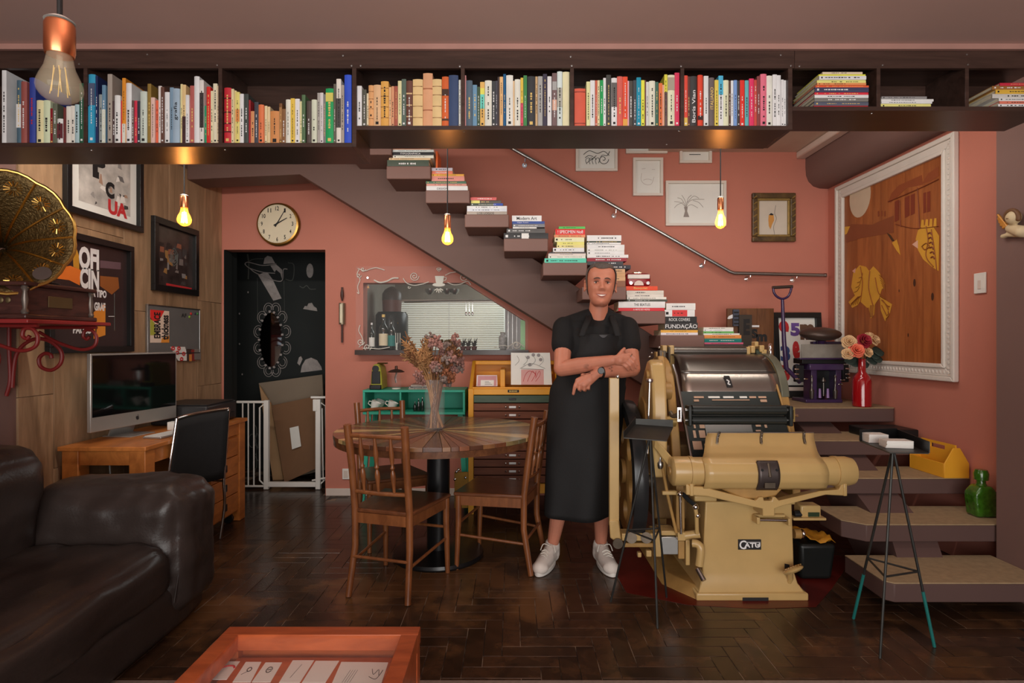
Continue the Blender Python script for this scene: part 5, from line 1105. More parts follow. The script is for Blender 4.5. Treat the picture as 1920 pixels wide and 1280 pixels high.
# ------------------------------------------------------------------ round table
wood('table_wood', (66, 40, 26), (104, 66, 42), rough=.2, scale=4, stretch=(5, 5, 5), coat=.35)
TC = V(-.448, 3.53, 0); TR = .615; TZ = .765
tb = thing('round_table', 'round wooden table with a radiating inlaid top and black pedestal', 'table', TC)
tones = [((78, 46, 30), (108, 66, 44)), ((96, 82, 54), (130, 112, 74)), ((92, 54, 36), (122, 74, 48)), ((150, 122, 78), (178, 150, 100)), ((66, 48, 34), (92, 68, 46)), ((100, 66, 42), (126, 88, 56)), ((82, 74, 52), (112, 100, 68)), ((58, 36, 26), (84, 52, 36))]
for i, (c1, c2) in enumerate(tones): wood(f'inlay_{i}', c1, c2, rough=.26, scale=4, stretch=(4, 4, 4), coat=.18, bump=.02)
rr = random.Random(12); a = 0.1; n = 0
cuts = [0.0]
while cuts[-1] < 2 * PI - .09: cuts.append(cuts[-1] + rr.choice([.07, .09, .12, .16]))
cuts[-1] = 2 * PI
for i in range(len(cuts) - 1):
    a0, a1 = cuts[i] + .0016, cuts[i + 1] - .0016
    arc = [(TR * math.cos(a0 + (a1 - a0) * t / 4), TR * math.sin(a0 + (a1 - a0) * t / 4)) for t in range(5)]
    pts = [(.03 * math.cos((a0 + a1) / 2), .03 * math.sin((a0 + a1) / 2))] + arc
    quad_ = int(((a0 + a1) / 2 + PI / 4) // (PI / 2)) % 4
    tone = rr.choice([0, 2, 7, 5] if quad_ in (3, 1) else [6, 1, 4, 3, 0])
    MB().prism(pts, TC + V(0, 0, TZ - .022), (1, 0, 0), (0, 1, 0), (0, 0, .022 + rr.uniform(-.0004, .0004))).build('inlay_plank', f'inlay_{tone}', tb, smooth=False, bev=.0008, seg=1)
MB().lathe([(TR - .03, TZ - .06), (TR - .004, TZ - .058), (TR - .002, TZ - .023), (TR - .03, TZ - .022)], TC, 72).build('rim', 'table_wood', tb)
MB().lathe([(.069, .04), (.069, TZ - .06)], TC, 32).build('column', mat('satin_black', (20, 20, 21), rough=.28, var=.05), tb)
MB().lathe([(.27, .001), (.275, .012), (.27, .03), (.20, .034), (.07, .05)], TC, 48).build('foot', MATS['satin_black'], tb)
MB().lathe([(.16, TZ - .075), (.16, TZ - .061)], TC, 24).build('top_plate', MATS['satin_black'], tb)

# ------------------------------------------------------------------ wooden chairs
wood('chair_wood', (92, 52, 28), (128, 78, 44), rough=.32, scale=4, stretch=(6, 6, 1.5), coat=.25, bump=.04)
wood('chair_seat_wood', (78, 44, 26), (108, 64, 38), rough=.3, scale=4, stretch=(6, 1.5, 6), coat=.25, bump=.03)
def make_chair(label):
    t = thing('wooden_chair', label, 'chair', (0, 0, 0), 0, 'wooden chairs around the round table')
    hb, hf, d = .155, .19, .19; sz_ = .445
    MB().prism([(-hb - .015, -d - .01), (hb + .015, -d - .01), (hf + .02, d + .02), (-hf - .02, d + .02)], (0, 0, sz_ - .022), (1, 0, 0), (0, 1, 0), (0, 0, .022)).build('seat', 'chair_seat_wood', t, bev=.007, world=False)
    for s in (-1, 1):
        MB().tube([(s * (hb + .012), -d - .045, .002), (s * hb, -d, .25), (s * hb, -d - .002, sz_), (s * hb, -d - .03, .66), (s * (hb + .006), -d - .065, .88)], [.016, .018, .019, .019, .020], 12).build('back_post', 'chair_wood', t, world=False)
        MB().tube([(s * (hf + .005), d + .005, .002), (s * hf, d - .005, .30), (s * hf, d - .005, sz_ - .02)], [.013, .018, .019], 12).build('front_leg', 'chair_wood', t, world=False)
        MB().tube([(s * (hb + .006), -d - .02, .17), (s * hf, d, .20)], [.008, .008], 8).build('stretcher', 'chair_wood', t, world=False)
        MB().hexa([(s * hb - .008, -d, sz_ - .075), (s * hb + .008, -d, sz_ - .075), (s * hf + .008, d - .005, sz_ - .075), (s * hf - .008, d - .005, sz_ - .075), (s * hb - .008, -d, sz_ - .022), (s * hb + .008, -d, sz_ - .022), (s * hf + .008, d - .005, sz_ - .022), (s * hf - .008, d - .005, sz_ - .022)]).build('seat_rail', 'chair_wood', t, world=False)
    MB().box(-hb, hb, -d - .008, -d + .008, sz_ - .075, sz_ - .022).build('seat_rail', 'chair_wood', t, world=False); MB().box(-hf, hf, d - .013, d + .003, sz_ - .075, sz_ - .022).build('seat_rail', 'chair_wood', t, world=False)
    MB().tube([(-hb, -d - .02, .20), (hb, -d - .02, .20)], .008, 8).build('stretcher', 'chair_wood', t, world=False); MB().tube([(-hf, d, .26), (hf, d, .26)], .008, 8).build('stretcher', 'chair_wood', t, world=False)
    def bk(z): return -d - .002 - .063 * (z - sz_) / .435
    for z, dz in ((.535, 0), (.825, .012)):
        MB().tube(bez([(-hb, bk(z), z), (0, bk(z) - .018, z + dz * .3), (hb, bk(z), z)], 6), .0115, 10).build('back_rail', 'chair_wood', t, world=False)
    for x in (-.085, 0, .085):
        off = -.018 * (1 - (x / hb) ** 2); z0, z1 = .535, .825
        pf = [(.007, 0), (.009, .15), (.014, .30), (.012, .38), (.007, .43), (.013, .47), (.007, .51), (.011, .60), (.013, .72), (.008, .9), (.007, 1)]
        MB().tube([(x, bk(z0 + (z1 - z0) * h) + off, z0 + (z1 - z0) * h) for r, h in pf], [r for r, h in pf], 10).build('spindle', 'chair_wood', t, world=False)
    return t
def setat(o, x, y, deg): o.location = (x, y, 0); o.rotation_euler = (0, 0, math.radians(deg)); return o
ch = make_chair('wooden spindle back chair nearest the camera at the round table')
c2 = copy_tree(ch); c3 = copy_tree(ch)
setat(ch, -.605, 3.13, -17); c2['label'] = 'wooden spindle back chair between the table and the standing man'; c3['label'] = 'wooden spindle back chair behind the table below the teal shelf'
setat(c2, -.075, 3.44, 74); setat(c3, -.80, 3.83, 209)

# ------------------------------------------------------------------ vase with dried flowers
VC = at(815, 802, 3.5); VC = V(VC.x, 3.5, TZ + .001)
vs = thing('glass_vase', 'tall clear glass vase in the middle of the round table', 'vase', VC)
MB().lathe([(.0, .012), (.056, .012), (.057, .30), (.060, .305), (.062, .30), (.062, .0), (.0, .0)], VC, 32, caps=False).build('vessel', mat('vase_glass', (230, 235, 230), rough=.04, alpha=.06, var=0, spec=1.0), vs)
bq = thing('dried_bouquet', 'bouquet of dried brown and pink flowers standing in the glass vase', 'flowers', VC + V(0, 0, .015))
mat('dry_straw', (150, 112, 74), rough=.8, var=.25, vscale=30); mat('dry_brown', (104, 70, 44), rough=.8, var=.25, vscale=30)
mat('dry_pink', (136, 100, 92), rough=.85, var=.3, vscale=50); mat('dry_orange', (134, 84, 58), rough=.85, var=.3, vscale=50); mat('dry_grey', (112, 98, 92), rough=.85, var=.3, vscale=50); mat('dry_green', (70, 58, 40), rough=.85, var=.3, vscale=40)
rr = random.Random(3)
def tip(px, py, Y=3.5): return at(px, py, Y)
for i in range(96):
    if i < 46: tx, ty = rr.uniform(757, 806), rr.uniform(634, 680)
    elif i < 82: tx, ty = rr.uniform(806, 864), rr.uniform(632, 694)
    else: tx, ty = rr.uniform(775, 850), rr.uniform(680, 720)
    e = tip(tx, ty, 3.5 + rr.uniform(-.07, .07)); b_ = VC + V(rr.uniform(-.038, .038), rr.uniform(-.038, .038), .016)
    sgn = (e.x - VC.x); nk = VC + V(max(-.05, min(.05, sgn * .3 + rr.uniform(-.025, .025))), rr.uniform(-.03, .03), .29)
    b_.x = VC.x + max(-.048, min(.048, -(nk.x - VC.x) * .5 + rr.uniform(-.03, .03)))
    P = bez([b_, nk, nk * .45 + e * .55 + V(0, 0, .02), e], 6)
    if (P[-1] - P[0]).length < .05: continue
    stem = MB().tube(P, [.0036] * (len(P) - 6) + [.003] * 6, 6).build('stem', 'dry_straw' if i < 48 else 'dry_brown', bq)
    q = MB()
    if i < 46:      # drooping grass ears
        d_ = (P[-1] - P[-5]).normalized()
        for j in range(16):
            o_ = P[-1 - j % 8] ; v_ = Vector((rr.uniform(-1, 1), rr.uniform(-1, 1), rr.uniform(-.6, .8))).normalized(); q.tube([o_, o_ + v_ * rr.uniform(.018, .04) + d_ * .012], [.006, .002], 5)
        q.build('seed_head', 'dry_straw' if i % 3 else 'dry_brown', stem)['kind'] = 'stuff'
    else:
        for j in range(18):
            v_ = Vector((rr.uniform(-1, 1), rr.uniform(-1, 1), rr.uniform(-.7, 1))).normalized(); q.ell(P[-1] + v_ * rr.uniform(.008, .034), rr.uniform(.006, .013), 6, 4)
        q.build('blossom_cluster', rr.choice(['dry_pink', 'dry_grey', 'dry_pink', 'dry_pink', 'dry_green', 'dry_brown']) if ty < 668 else rr.choice(['dry_orange', 'dry_grey', 'dry_pink']), stem)['kind'] = 'stuff'

# ------------------------------------------------------------------ teal crate shelf with coffee things
mat('teal_paint', (44, 146, 122), rough=.5, var=.08); 
tq = thing('teal_shelf_unit', 'teal open shelf unit on legs against the pink wall', 'shelf unit', (-.8, 4.7, 0))
qx0, qx1, qy0, qy1 = X_(680, 4.55), X_(872, 4.55), 4.55, 4.86; qz1, qz0 = Z_(731, 4.55), Z_(777, 4.55); th = .018
for nm, bb in (('top', (qx0, qx1, qy0, qy1, qz1 - th, qz1)), ('bottom', (qx0, qx1, qy0, qy1, qz0, qz0 + th)), ('side', (qx0, qx0 + th, qy0, qy1, qz0 + th, qz1 - th)), ('side', (qx1 - th, qx1, qy0, qy1, qz0 + th, qz1 - th)), ('divider', (X_(749, 4.55), X_(749, 4.55) + .014, qy0, qy1, qz0 + th, qz1 - th)), ('back', (qx0, qx1, qy1, qy1 + .008, qz0, qz1))):
    MB().box(*bb).build(nm, 'teal_paint', tq, bev=.002)
for x, dx in ((qx0 + .02, -.05), (qx1 - .06, .05)):
    for y in (qy0 + .02, qy1 - .05): MB().hexa([(x + dx, y, .001), (x + dx + .035, y, .001), (x + dx + .035, y + .03, .001), (x + dx, y + .03, .001), (x, y, qz0), (x + .04, y, qz0), (x + .04, y + .03, qz0), (x, y + .03, qz0)]).build('leg', 'teal_paint', tq)
cm = thing('capsule_machine', 'small lime and black capsule coffee machine on the teal shelf', 'coffee machine', (X_(705, 4.62), 4.68, qz1))
mx_ = X_(705, 4.60)
MB().prism([(-.045, 0), (.05, 0), (.045, .10), (.035, .17), (.015, .2), (-.015, .2), (-.032, .17), (-.04, .1)], (mx_, 4.60, qz1 + .001), (1, 0, 0), (0, 0, 1), (0, .20, 0)).build('body', mat('lime', (140, 140, 46), rough=.4), cm, bev=.008)
MB().prism([(-.036, 0), (.036, 0), (.033, .10), (-.033, .10)], (mx_, 4.594, qz1 + .045), (1, 0, 0), (0, 0, 1), (0, .02, 0)).build('front_panel', 'satin_black', cm, bev=.004)
MB().cyl((mx_ - .002, 4.588, qz1 + .165), (mx_ - .002, 4.62, qz1 + .165), .026, n=20).build('button', 'satin_black', cm)
MB().box(mx_ - .045, mx_ + .045, 4.565, 4.63, qz1 + .001, qz1 + .038).build('drip_tray', 'satin_black', cm, bev=.006)
MB().lathe([(.04, 0), (.045, .004), (.04, .01)], (mx_ + .03, 4.70, qz1 + .2), 20).build('lid', mat('bronze_lid', (90, 70, 40), rough=.3, metal=.6), cm)
jr = thing('glass_cloche', 'glass cloche with a wide copper brown hat on the teal shelf', 'jar', (X_(743, 4.65), 4.65, qz1)); jx = X_(743, 4.65)
MB().lathe([(.038, .001), (.040, .01), (.040, .13), (.03, .15)], (jx, 4.65, qz1), 24, caps=False).build('glass', 'thin_glass', jr)
MB().lathe([(.002, .008), (.034, .008), (.034, .001)], (jx, 4.65, qz1), 24).build('base', 'white_lines', jr)
MB().lathe([(.065, .135), (.066, .139), (.045, .152), (.012, .160), (.010, .185), (.001, .187)], (jx, 4.65, qz1), 28).build('hat', mat('hat_brown', (70, 50, 42), rough=.3, metal=.6), jr)
MB().tube([(jx, 4.65, qz1 + .05), (jx - .005, 4.65, qz1 + .09), (jx + .006, 4.65, qz1 + .135)], .010, 8).build('inner_bulb', 'chrome', jr)
pile('on the teal shelf', '', 4.60, qz1, [(766, 812, 2.5, (150, 140, 130)), (766, 810, 3, (84, 78, 76)), (770, 808, 2.5, (160, 150, 140)), (772, 806, 2, (120, 90, 80))], depth=.16, seed=41)
def cup(px, py, Y, tilt, lab):
    p = at(px, py, Y); p.z = qz0 + th + .044; t = thing('white_cup', lab, 'cup', p, 0, 'cups in the teal shelf'); M = rotM('Y', tilt)
    MB().lathe([(.0, -.033), (.022, -.033), (.034, .0), (.040, .034), (.037, .034), (.031, .0), (.02, -.028), (.0, -.028)], p, 22, M, caps=False).build('bowl', 'white_paint', t)
    MB().tube([p + M @ V(-.034, 0, .02), p + M @ V(-.056, 0, .016), p + M @ V(-.056, 0, -.006), p + M @ V(-.031, 0, -.012)], .004, 8).build('handle', 'white_paint', t)
cup(703, 764, 4.62, 24, 'white cup tilted at the left inside the teal shelf'); cup(712, 764, 4.74, 24, 'white cup nested behind the tilted one in the teal shelf'); cup(735, 764, 4.62, 24, 'white cup beside the divider of the teal shelf')
for i, (px, h, lab) in enumerate(((778, .075, 'shortest dark spoon jar in the right half of the teal shelf'), (785, .1, 'middle dark bottle in the right half of the teal shelf'), (792, .11, 'tallest dark bottle in the right half of the teal shelf'))):
    bottle('flavour_bottle', lab, px, 0, 4.62, h, .014, 'bottle_dark', 'chrome', None, 'small bottles in the teal shelf').location.z = qz0 + th + .001
    
# ------------------------------------------------------------------ yellow type cabinet
mat('yellow_paint', (196, 136, 34), rough=.45, var=.08, vscale=8)
wood('drawer_wood', (82, 44, 30), (108, 62, 42), rough=.55, scale=3, stretch=(1.2, 10, 10), obj_var=.1, spec=.3)
yc = thing('type_cabinet', 'yellow printer type cabinet with many flat wooden drawers', 'cabinet', (0, 4.6, 0))
yx0, yx1, yy0, yy1 = X_(878, 4.36), .37, 4.36, 4.86
ytop = Z_(729, 4.36); zb = Z_(925, 4.36)
for bb in ((yx0, yx0 + .04, yy0, yy1, .08, ytop), (yx1 - .04, yx1, yy0, yy1, .08, ytop)): MB().box(*bb).build('side', 'yellow_paint', yc, bev=.003)
MB().box(yx0 + .04, yx1 - .04, yy0, yy1, Z_(740, 4.36), ytop).build('top_rail', 'yellow_paint', yc, bev=.003)
MB().box(yx0 + .04, yx1 - .04, yy0, yy1, zb, Z_(906, 4.36)).build('bottom_rail', 'yellow_paint', yc, bev=.003)
MB().box(yx0 + .04, yx1 - .04, yy1 - .02, yy1, zb, ytop).build('back', 'yellow_paint', yc)
for x in (yx0, yx1 - .04):
    for y in (yy0, yy1 - .05): MB().box(x, x + .04, y, y + .05, .001, .08).build('foot', 'yellow_paint', yc)
nd = 11; z1_ = Z_(741, 4.36); pitch = (z1_ - Z_(906, 4.36)) / nd
for k in range(nd):
    zt_ = z1_ - k * pitch; zb_ = zt_ - pitch + .007
    if k == 0: m_ = wood('green_drawer', (44, 60, 46), (60, 76, 58), rough=.5, scale=3, stretch=(1.2, 10, 10))
    else: m_ = 'drawer_wood'
    d_ = MB().box(yx0 + .042, yx1 - .042, yy0 - .012, yy1 - .06, zb_, zt_).build('drawer', m_, yc, bev=.002)
    xc = X_(961, 4.35); zc_ = (zt_ + zb_) / 2
    MB().box(xc - .026, xc + .026, yy0 - .016, yy0 - .0115, zc_ - .008, zc_ + .008).build('label_holder', 'white_ink' if k else 'black_metal', d_, bev=.002)
    if k:
        for s_ in (-.05, .05): MB().ell((xc + s_, yy0 - .014, zc_), (.008, .007, .008), 8, 6).build('stud', 'chrome', d_)
np_ = Pl((0, yy0, 0), (1, 0, 0), (0, 0, 1), (0, -1, 0))
sheet(np_, X_(952, 4.36), X_(973, 4.36), Z_(735.5, 4.36), Z_(730.5, 4.36), .0002, 'black_ink', yc, 'maker_plate', th=.002)
for k in range(6): sheet(np_, X_(955 + k * 2.6, 4.36), X_(956.6 + k * 2.6, 4.36), Z_(734.3, 4.36), Z_(731.8, 4.36), .0023, 'gold_ink', yc, 'plate_mark')
# slanted display bin on top
zt0, zt1 = ytop, Z_(676, 4.8)
for x in (yx0 + .004, yx1 - .03): MB().prism([(yy0 + .02, zt0), (yy1, zt0), (yy1, zt1), (yy1 - .10, zt1)], (x, 0, 0), (0, 1, 0), (0, 0, 1), (.026, 0, 0)).build('bin_side', 'yellow_paint', yc, bev=.003)
MB().box(yx0 + .03, yx1 - .03, yy1 - .022, yy1 - .001, zt0, zt1).build('bin_back', 'yellow_paint', yc)
MB().box(yx0 + .03, yx1 - .03, yy1 - .12, yy1 - .022, zt1 - .03, zt1).build('bin_top', 'yellow_paint', yc, bev=.003)
MB().box(yx0 + .03, yx1 - .03, yy0 + .02, yy0 + .035, zt0, zt0 + .012).build('bin_lip', 'yellow_paint', yc, bev=.002)
xd = X_(943, 4.6); MB().box(xd - .018, xd + .018, yy0 + .10, yy1 - .022, zt0, zt1 - .06).build('bin_divider', 'yellow_paint', yc, bev=.002)
# small yellow side door standing open at the left
dd = MB().box(X_(852, 4.33), X_(878, 4.36) - .001, 4.335, 4.357, Z_(952, 4.34), Z_(885, 4.34)).build('side_door', mat('dark_yellow', (150, 108, 30), rough=.5), yc, bev=.003)
for px, py in ((856, 884), (860, 880), (873, 895), (853, 898)): MB().ell(at(px, py, 4.32), .012, 10, 8).build('latch', 'chrome', dd)
# prints in the display bin
def stand_card(name, label, pts, Y, dy, art=None, rgb=(206, 202, 196)):
    t = thing(name, label, 'print', at(*pts[0], Y), 0, 'prints in the yellow display bin'); P = [at(a, b_, Y + (dy if i > 1 else 0)) for i, (a, b_) in enumerate(pts)]
    o = MB().hexa([P[0], P[1], P[1] + V(0, .003, 0), P[0] + V(0, .003, 0), P[3], P[2], P[2] + V(0, .003, 0), P[3] + V(0, .003, 0)]).build('sheet', 'tint', t, smooth=False); ocol(o, rgb)
    u = P[1] - P[0]; v = P[3] - P[0]; return t, Pl(P[0], u, v, Vector((0, -1, .2)).normalized())
t, S_ = stand_card('pink_certificate', 'small pink and white card in the left of the yellow bin', [(893, 724), (933, 724), (932, 703), (894, 703)], 4.52, .04, rgb=(200, 190, 190))
sheet(S_, .06, .94, .04, .93, .001, 'tint', t, rgb=(178, 130, 134)); sheet(S_, .2, .82, .05, .55, .002, 'paper', t); 
for k in range(3): sheet(S_, .4, .75 - .08 * k, .15 + k * .12, .19 + k * .12, .003, 'tint', t, rgb=(120, 116, 116))
t, S_ = stand_card('white_print', 'large white linocut print standing in the right of the yellow bin', [(958, 721), (1035, 721), (1031, 661), (958, 661)], 4.50, .05)
sheet(S_, .25, .80, .0, .47, .001, 'tint', t, rgb=(186, 140, 136))
for k in range(5): 
    cx, cy = (.42, .55, .68, .73, .46)[k], (.85, .93, .92, .78, .62)[k]; shape(S_, [(cx + .045 * math.cos(j * PI / 4), cy + .055 * math.sin(j * PI / 4)) for j in range(8)], .002, 'tint', t, rgb=(128, 124, 124))
for k in range(4):
    stroke(S_, [(.3 + .1 * k, .1), (.35 + .12 * k, .3), (.45 + .08 * k, .42), (.6, .35 - .05 * k)], .0015, .003, 'red_ink', t); stroke(S_, [(.1 + .2 * k, .6), (.2 + .2 * k, .75), (.15 + .2 * k, .9)], .001, .003, 'dim_chalk', t)
stroke(S_, [(.22, .5), (.5, .66), (.84, .5)], .001, .003, 'dim_chalk', t); stroke(S_, [(.25, .5), (.8, .47)], .0012, .003, 'dim_chalk', t)

# ------------------------------------------------------------------ pictures on the pink back wall
BW = Pl((0, 4.899, 0), (1, 0, 0), (0, 0, 1), (0, -1, 0))
def BP(px, py): return (X_(px, 4.899), Z_(py, 4.899))
mat('frame_white', (196, 188, 178), rough=.5, var=.04)
def wallpic(name, label, px0, px1, py0, py1, fw=.022):
    t = thing(name, label, 'framed drawing', at((px0 + px1) / 2, py1, 4.899), 0, 'white framed drawings above the stairs')
    (a0, b1), (a1, b0) = BP(px0, py0), BP(px1, py1)
    frame(BW, a0, a1, b0, b1, fw, .028, 'frame_white', t); sheet(BW, a0 + fw * .8, a1 - fw * .8, b0 + fw * .8, b1 - fw * .8, .004, 'paper', t, 'sheet'); return t
t = wallpic('bicycle_drawing', 'white framed pen drawing of curled letters beside the handrail top', 1079, 1157, 262, 322)
def wp(L, r=.0022, m='dim_chalk'): stroke(BW, [BP(*q) for q in L], r, .006, m, t)
wp([(1094, 290), (1105, 283), (1120, 288), (1132, 284), (1142, 292)], .003); wp([(1097, 296), (1104, 292), (1112, 294)], .003)
for k in range(4): wp([(1100 + k * 6, 308), (1098 + k * 6, 300), (1103 + k * 6, 296), (1106 + k * 6, 300)], .0025)
wp(spiral(1131, 299, 10, 1.5), .003); wp([(1122, 306), (1128, 292), (1138, 292), (1143, 284)], .003); wp([(1100, 306), (1118, 292)], .003)
wallpic('upper_drawing', 'white framed sheet mostly hidden above the portrait drawing', 1173, 1250, 230, 289)
t = wallpic('portrait_drawing', 'narrow white framed faint pencil face on the pink wall', 1186, 1242, 297, 368)
mat('faint_pencil', (176, 170, 164), rough=.9)
for L in ([(1203, 317), (1210, 316)], [(1222, 318), (1228, 318)], [(1206, 338), (1214, 336), (1222, 338)], [(1203, 325), (1202, 338), (1210, 346), (1221, 345), (1226, 332)]): wp(L, .002, 'faint_pencil')
t = wallpic('numeral_print', 'white framed print with bold 19 numerals under the shelf', 1273, 1333, 240, 307)
word(BW, '19', *[BP(1291, 0)[0], BP(1301, 0)[0]], BP(0, 284)[1], BP(0, 277)[1], .006, 'black_ink', t, .05); word(BW, 'SetQ', BP(1302, 0)[0], BP(1313, 0)[0], BP(0, 284)[1], BP(0, 279)[1], .006, 'black_ink', t); wp([(1292, 290), (1313, 290)], .003, 'black_ink')
t = wallpic('tree_drawing', 'largest white framed drawing, a bare pencil tree, behind a bulb', 1247, 1360, 340, 424)
mat('pencil', (132, 124, 118), rough=.9)
shape(BW, [BP(*q) for q in ((1281, 407), (1284, 396), (1282, 388), (1289, 388), (1288, 396), (1292, 407))], .0055, 'pencil', t)
for L in ([(1285, 388), (1276, 380), (1264, 378)], [(1285, 388), (1278, 374), (1270, 371)], [(1286, 388), (1284, 376), (1278, 366)], [(1286, 388), (1292, 378), (1302, 374), (1320, 374)], [(1287, 388), (1296, 384), (1308, 390)], [(1286, 386), (1290, 372), (1296, 366)], [(1299, 376), (1310, 380), (1318, 389)], [(1280, 380), (1270, 384), (1264, 390)], [(1288, 380), (1300, 368), (1310, 372)]): wp(L, .0018, 'pencil')
wallpic('highest_drawing', 'white framed sheet barely seen at the top beside the rail', 1000, 1056, 225, 279)
# carved gold frame
gf = thing('carved_frame', 'dark gold carved frame with a small bird painting', 'framed picture', at(1448, 454, 4.899))
(a0, b1), (a1, b0) = BP(1408, 363), BP(1489, 454)
wood('dark_gold', (52, 38, 22), (92, 70, 38), rough=.4, scale=14, stretch=(1, 1, 1), bump=.6); mat('gilt', (136, 112, 64), rough=.4, metal=.4, var=.2, vscale=30)
frame(BW, a0, a1, b0, b1, .045, .035, 'dark_gold', gf, bev=.008); frame(BW, a0 + .042, a1 - .042, b0 + .042, b1 - .042, .02, .022, 'gilt', gf, bev=.004)
for k in range(7):
    for a_ in (a0 + .02, a1 - .02): MB().tube([BW.p(a_ - .014, b0 + .05 + k * .052, .038), BW.p(a_ + .014, b0 + .07 + k * .052, .038)], [.004, .007], 6).build('carving', 'gilt', gf)
sheet(BW, a0 + .06, a1 - .06, b0 + .06, b1 - .06, .004, mat('old_canvas', (178, 168, 154), rough=.8, var=.08), gf, 'canvas')
t = gf
shape(BW, [BP(*q) for q in ((1441, 403), (1446, 400), (1450, 404), (1451, 413), (1447, 421), (1444, 430), (1441, 424), (1440, 412))], .0056, 'tint', gf, 'painted_bird', rgb=(176, 124, 60)); shape(BW, [BP(*q) for q in ((1441, 403), (1445, 399.5), (1450, 402), (1448, 404))], .0062, 'black_ink', gf, 'painted_head')
stroke(BW, [BP(1454, 385), BP(1452, 400), BP(1455, 410), BP(1450, 425), BP(1452, 440)], .0022, .006, 'pencil', gf)
# ------------------------------------------------------------------ big painting, switch, cherub on the right wall
RW = Pl((2.672, 0, 0), (0, 1, 0), (0, 0, 1), (-1, 0, 0))
def RYp(px): return 2.673 * F / (px - 960)
def RP(px, py): Y = RYp(px); return (Y, Z_(py, Y))
pt = thing('wood_panel_painting', 'large pine board painting of yellow birds in an ornate white frame', 'painting', (2.67, 4.1, 1.06))
y0, y1, z0, z1 = 3.462, 4.742, 1.057, 2.556
mat('frame_gesso', (188, 182, 174), rough=.55, var=.05, bump=.2, bscale=60)
for ins, fw_, dep in ((0, .03, .035), (.03, .05, .024), (.08, .026, .034)):
    a0, a1, b0, b1 = y0 + ins, y1 - ins, z0 + ins, z1 - ins
    for (p, q) in (((a0, b0), (a1, b0)), ((a1, b0), (a1, b1)), ((a1, b1), (a0, b1)), ((a0, b1), (a0, b0))):
        cx, cz = (y0 + y1) / 2, (z0 + z1) / 2
        def inn(r): return (r[0] + (fw_ if r[0] < cx else -fw_), r[1] + (fw_ if r[1] < cz else -fw_))
        MB().prism([p, q, inn(q), inn(p)], RW.p(0, 0, .001), RW.u, RW.v, RW.n * dep).build('frame_moulding', 'frame_gesso', pt, bev=.006, smooth=False)
for k in range(46):
    z = z0 + .05 + k * (z1 - z0 - .1) / 45
    for a in (y0 + .055, y1 - .055): MB().ell(RW.p(a, z, .024), (.006, .012, .010), 6, 4).build('frame_leaf', 'frame_gesso', pt)
for k in range(38):
    a = y0 + .06 + k * (y1 - y0 - .12) / 37
    MB().ell(RW.p(a, z0 + .055, .024), (.006, .010, .012), 6, 4).build('frame_leaf', 'frame_gesso', pt)
wood('pine_board', (112, 58, 26), (152, 90, 46), rough=.45, scale=2.2, stretch=(8, 8, .9), bump=.06, obj_var=.10)
i0, i1, j0, j1 = y0 + .106, y1 - .106, z0 + .106, z1 - .106
np2 = 6
for k in range(np2):
    a, b_ = i0 + (i1 - i0) * k / np2, i0 + (i1 - i0) * (k + 1) / np2
    MB().prism([(a + .0008, j0), (b_ - .0008, j0), (b_ - .0008, j1), (a + .0008, j1)], RW.p(0, 0, .004), RW.u, RW.v, RW.n * .010).build('board', 'pine_board', pt, smooth=False)
RSN = [0]
def rs(pts, rgb, c=.0146, nm='painted_shape'):
    RSN[0] += 1; c += RSN[0] * .00006
    P = [RP(*q) for q in pts]; P = [(max(i0, min(i1, a)), max(j0, min(j1, b_))) for a, b_ in P]; shape(RW, P, c, 'tint', pt, nm, rgb=rgb, th=.0008)
def rl(pts, rgb_m, r=.003): stroke(RW, [RP(*q) for q in pts], r, .0185, rgb_m, pt, 'painted_line')
mat('umber_paint', (104, 48, 26), rough=.6); mat('ochre_line', (120, 66, 20), rough=.6)
mc = RP(1616, 368); shape(RW, [(max(i0, min(i1, mc[0] + .135 * math.cos(t * PI / 12))), min(j1, mc[1] + .16 * math.sin(t * PI / 12))) for t in range(24)], .0146, 'tint', pt, 'painted_moon', rgb=(176, 160, 138))
brn = (122, 62, 34)
rs([(1670, 378), (1676, 362), (1690, 347), (1733, 328), (1735, 346), (1705, 352), (1690, 366), (1674, 380)], brn); rs([(1733, 345), (1745, 325), (1765, 312), (1765, 330), (1748, 340)], brn)
for a in ((1701, 371, 1710, 366), (1712, 366, 1720, 362), (1736, 362, 1741, 360), (1743, 360, 1749, 358), (1682, 378, 1690, 374)): rs([(a[0], a[1]), (a[2], a[3]), (a[2], a[3] + 38), (a[0], a[1] + 38)], (108, 46, 28))
rs([(1588, 428), (1600, 420), (1640, 421), (1650, 416), (1680, 404), (1680, 436), (1650, 441), (1620, 446), (1590, 455)], (116, 62, 36)); 
for k in range(3): rs([(1650 + k * 6, 396), (1653 + k * 6, 395), (1653 + k * 6, 405), (1650 + k * 6, 406)], (116, 58, 34))
rl([(1670, 378), (1690, 370), (1732, 352), (1765, 336)], 'umber_paint'); rl([(1684, 420), (1720, 428), (1765, 424)], 'umber_paint', .002); rl([(1692, 376), (1694, 425)], 'umber_paint'); rl([(1726, 352), (1730, 428)], 'umber_paint')
yl = (186, 138, 48)
rs([(1600, 538), (1604, 510), (1616, 497), (1628, 500), (1634, 508), (1642, 499), (1654, 512), (1660, 535), (1652, 560), (1642, 574), (1630, 577), (1618, 566), (1606, 552)], yl)
rs([(1595, 566), (1613, 548), (1622, 556), (1612, 572), (1602, 577)], yl); rs([(1632, 572), (1645, 566), (1643, 590), (1637, 597)], yl); rs([(1654, 556), (1677, 570), (1673, 586), (1664, 602), (1656, 582)], yl); rs([(1652, 512), (1664, 530), (1660, 542), (1650, 530)], yl)
rs([(1726, 432), (1738, 422), (1755, 425), (1766, 442), (1765, 508), (1752, 500), (1736, 486), (1726, 468), (1722, 448)], yl)
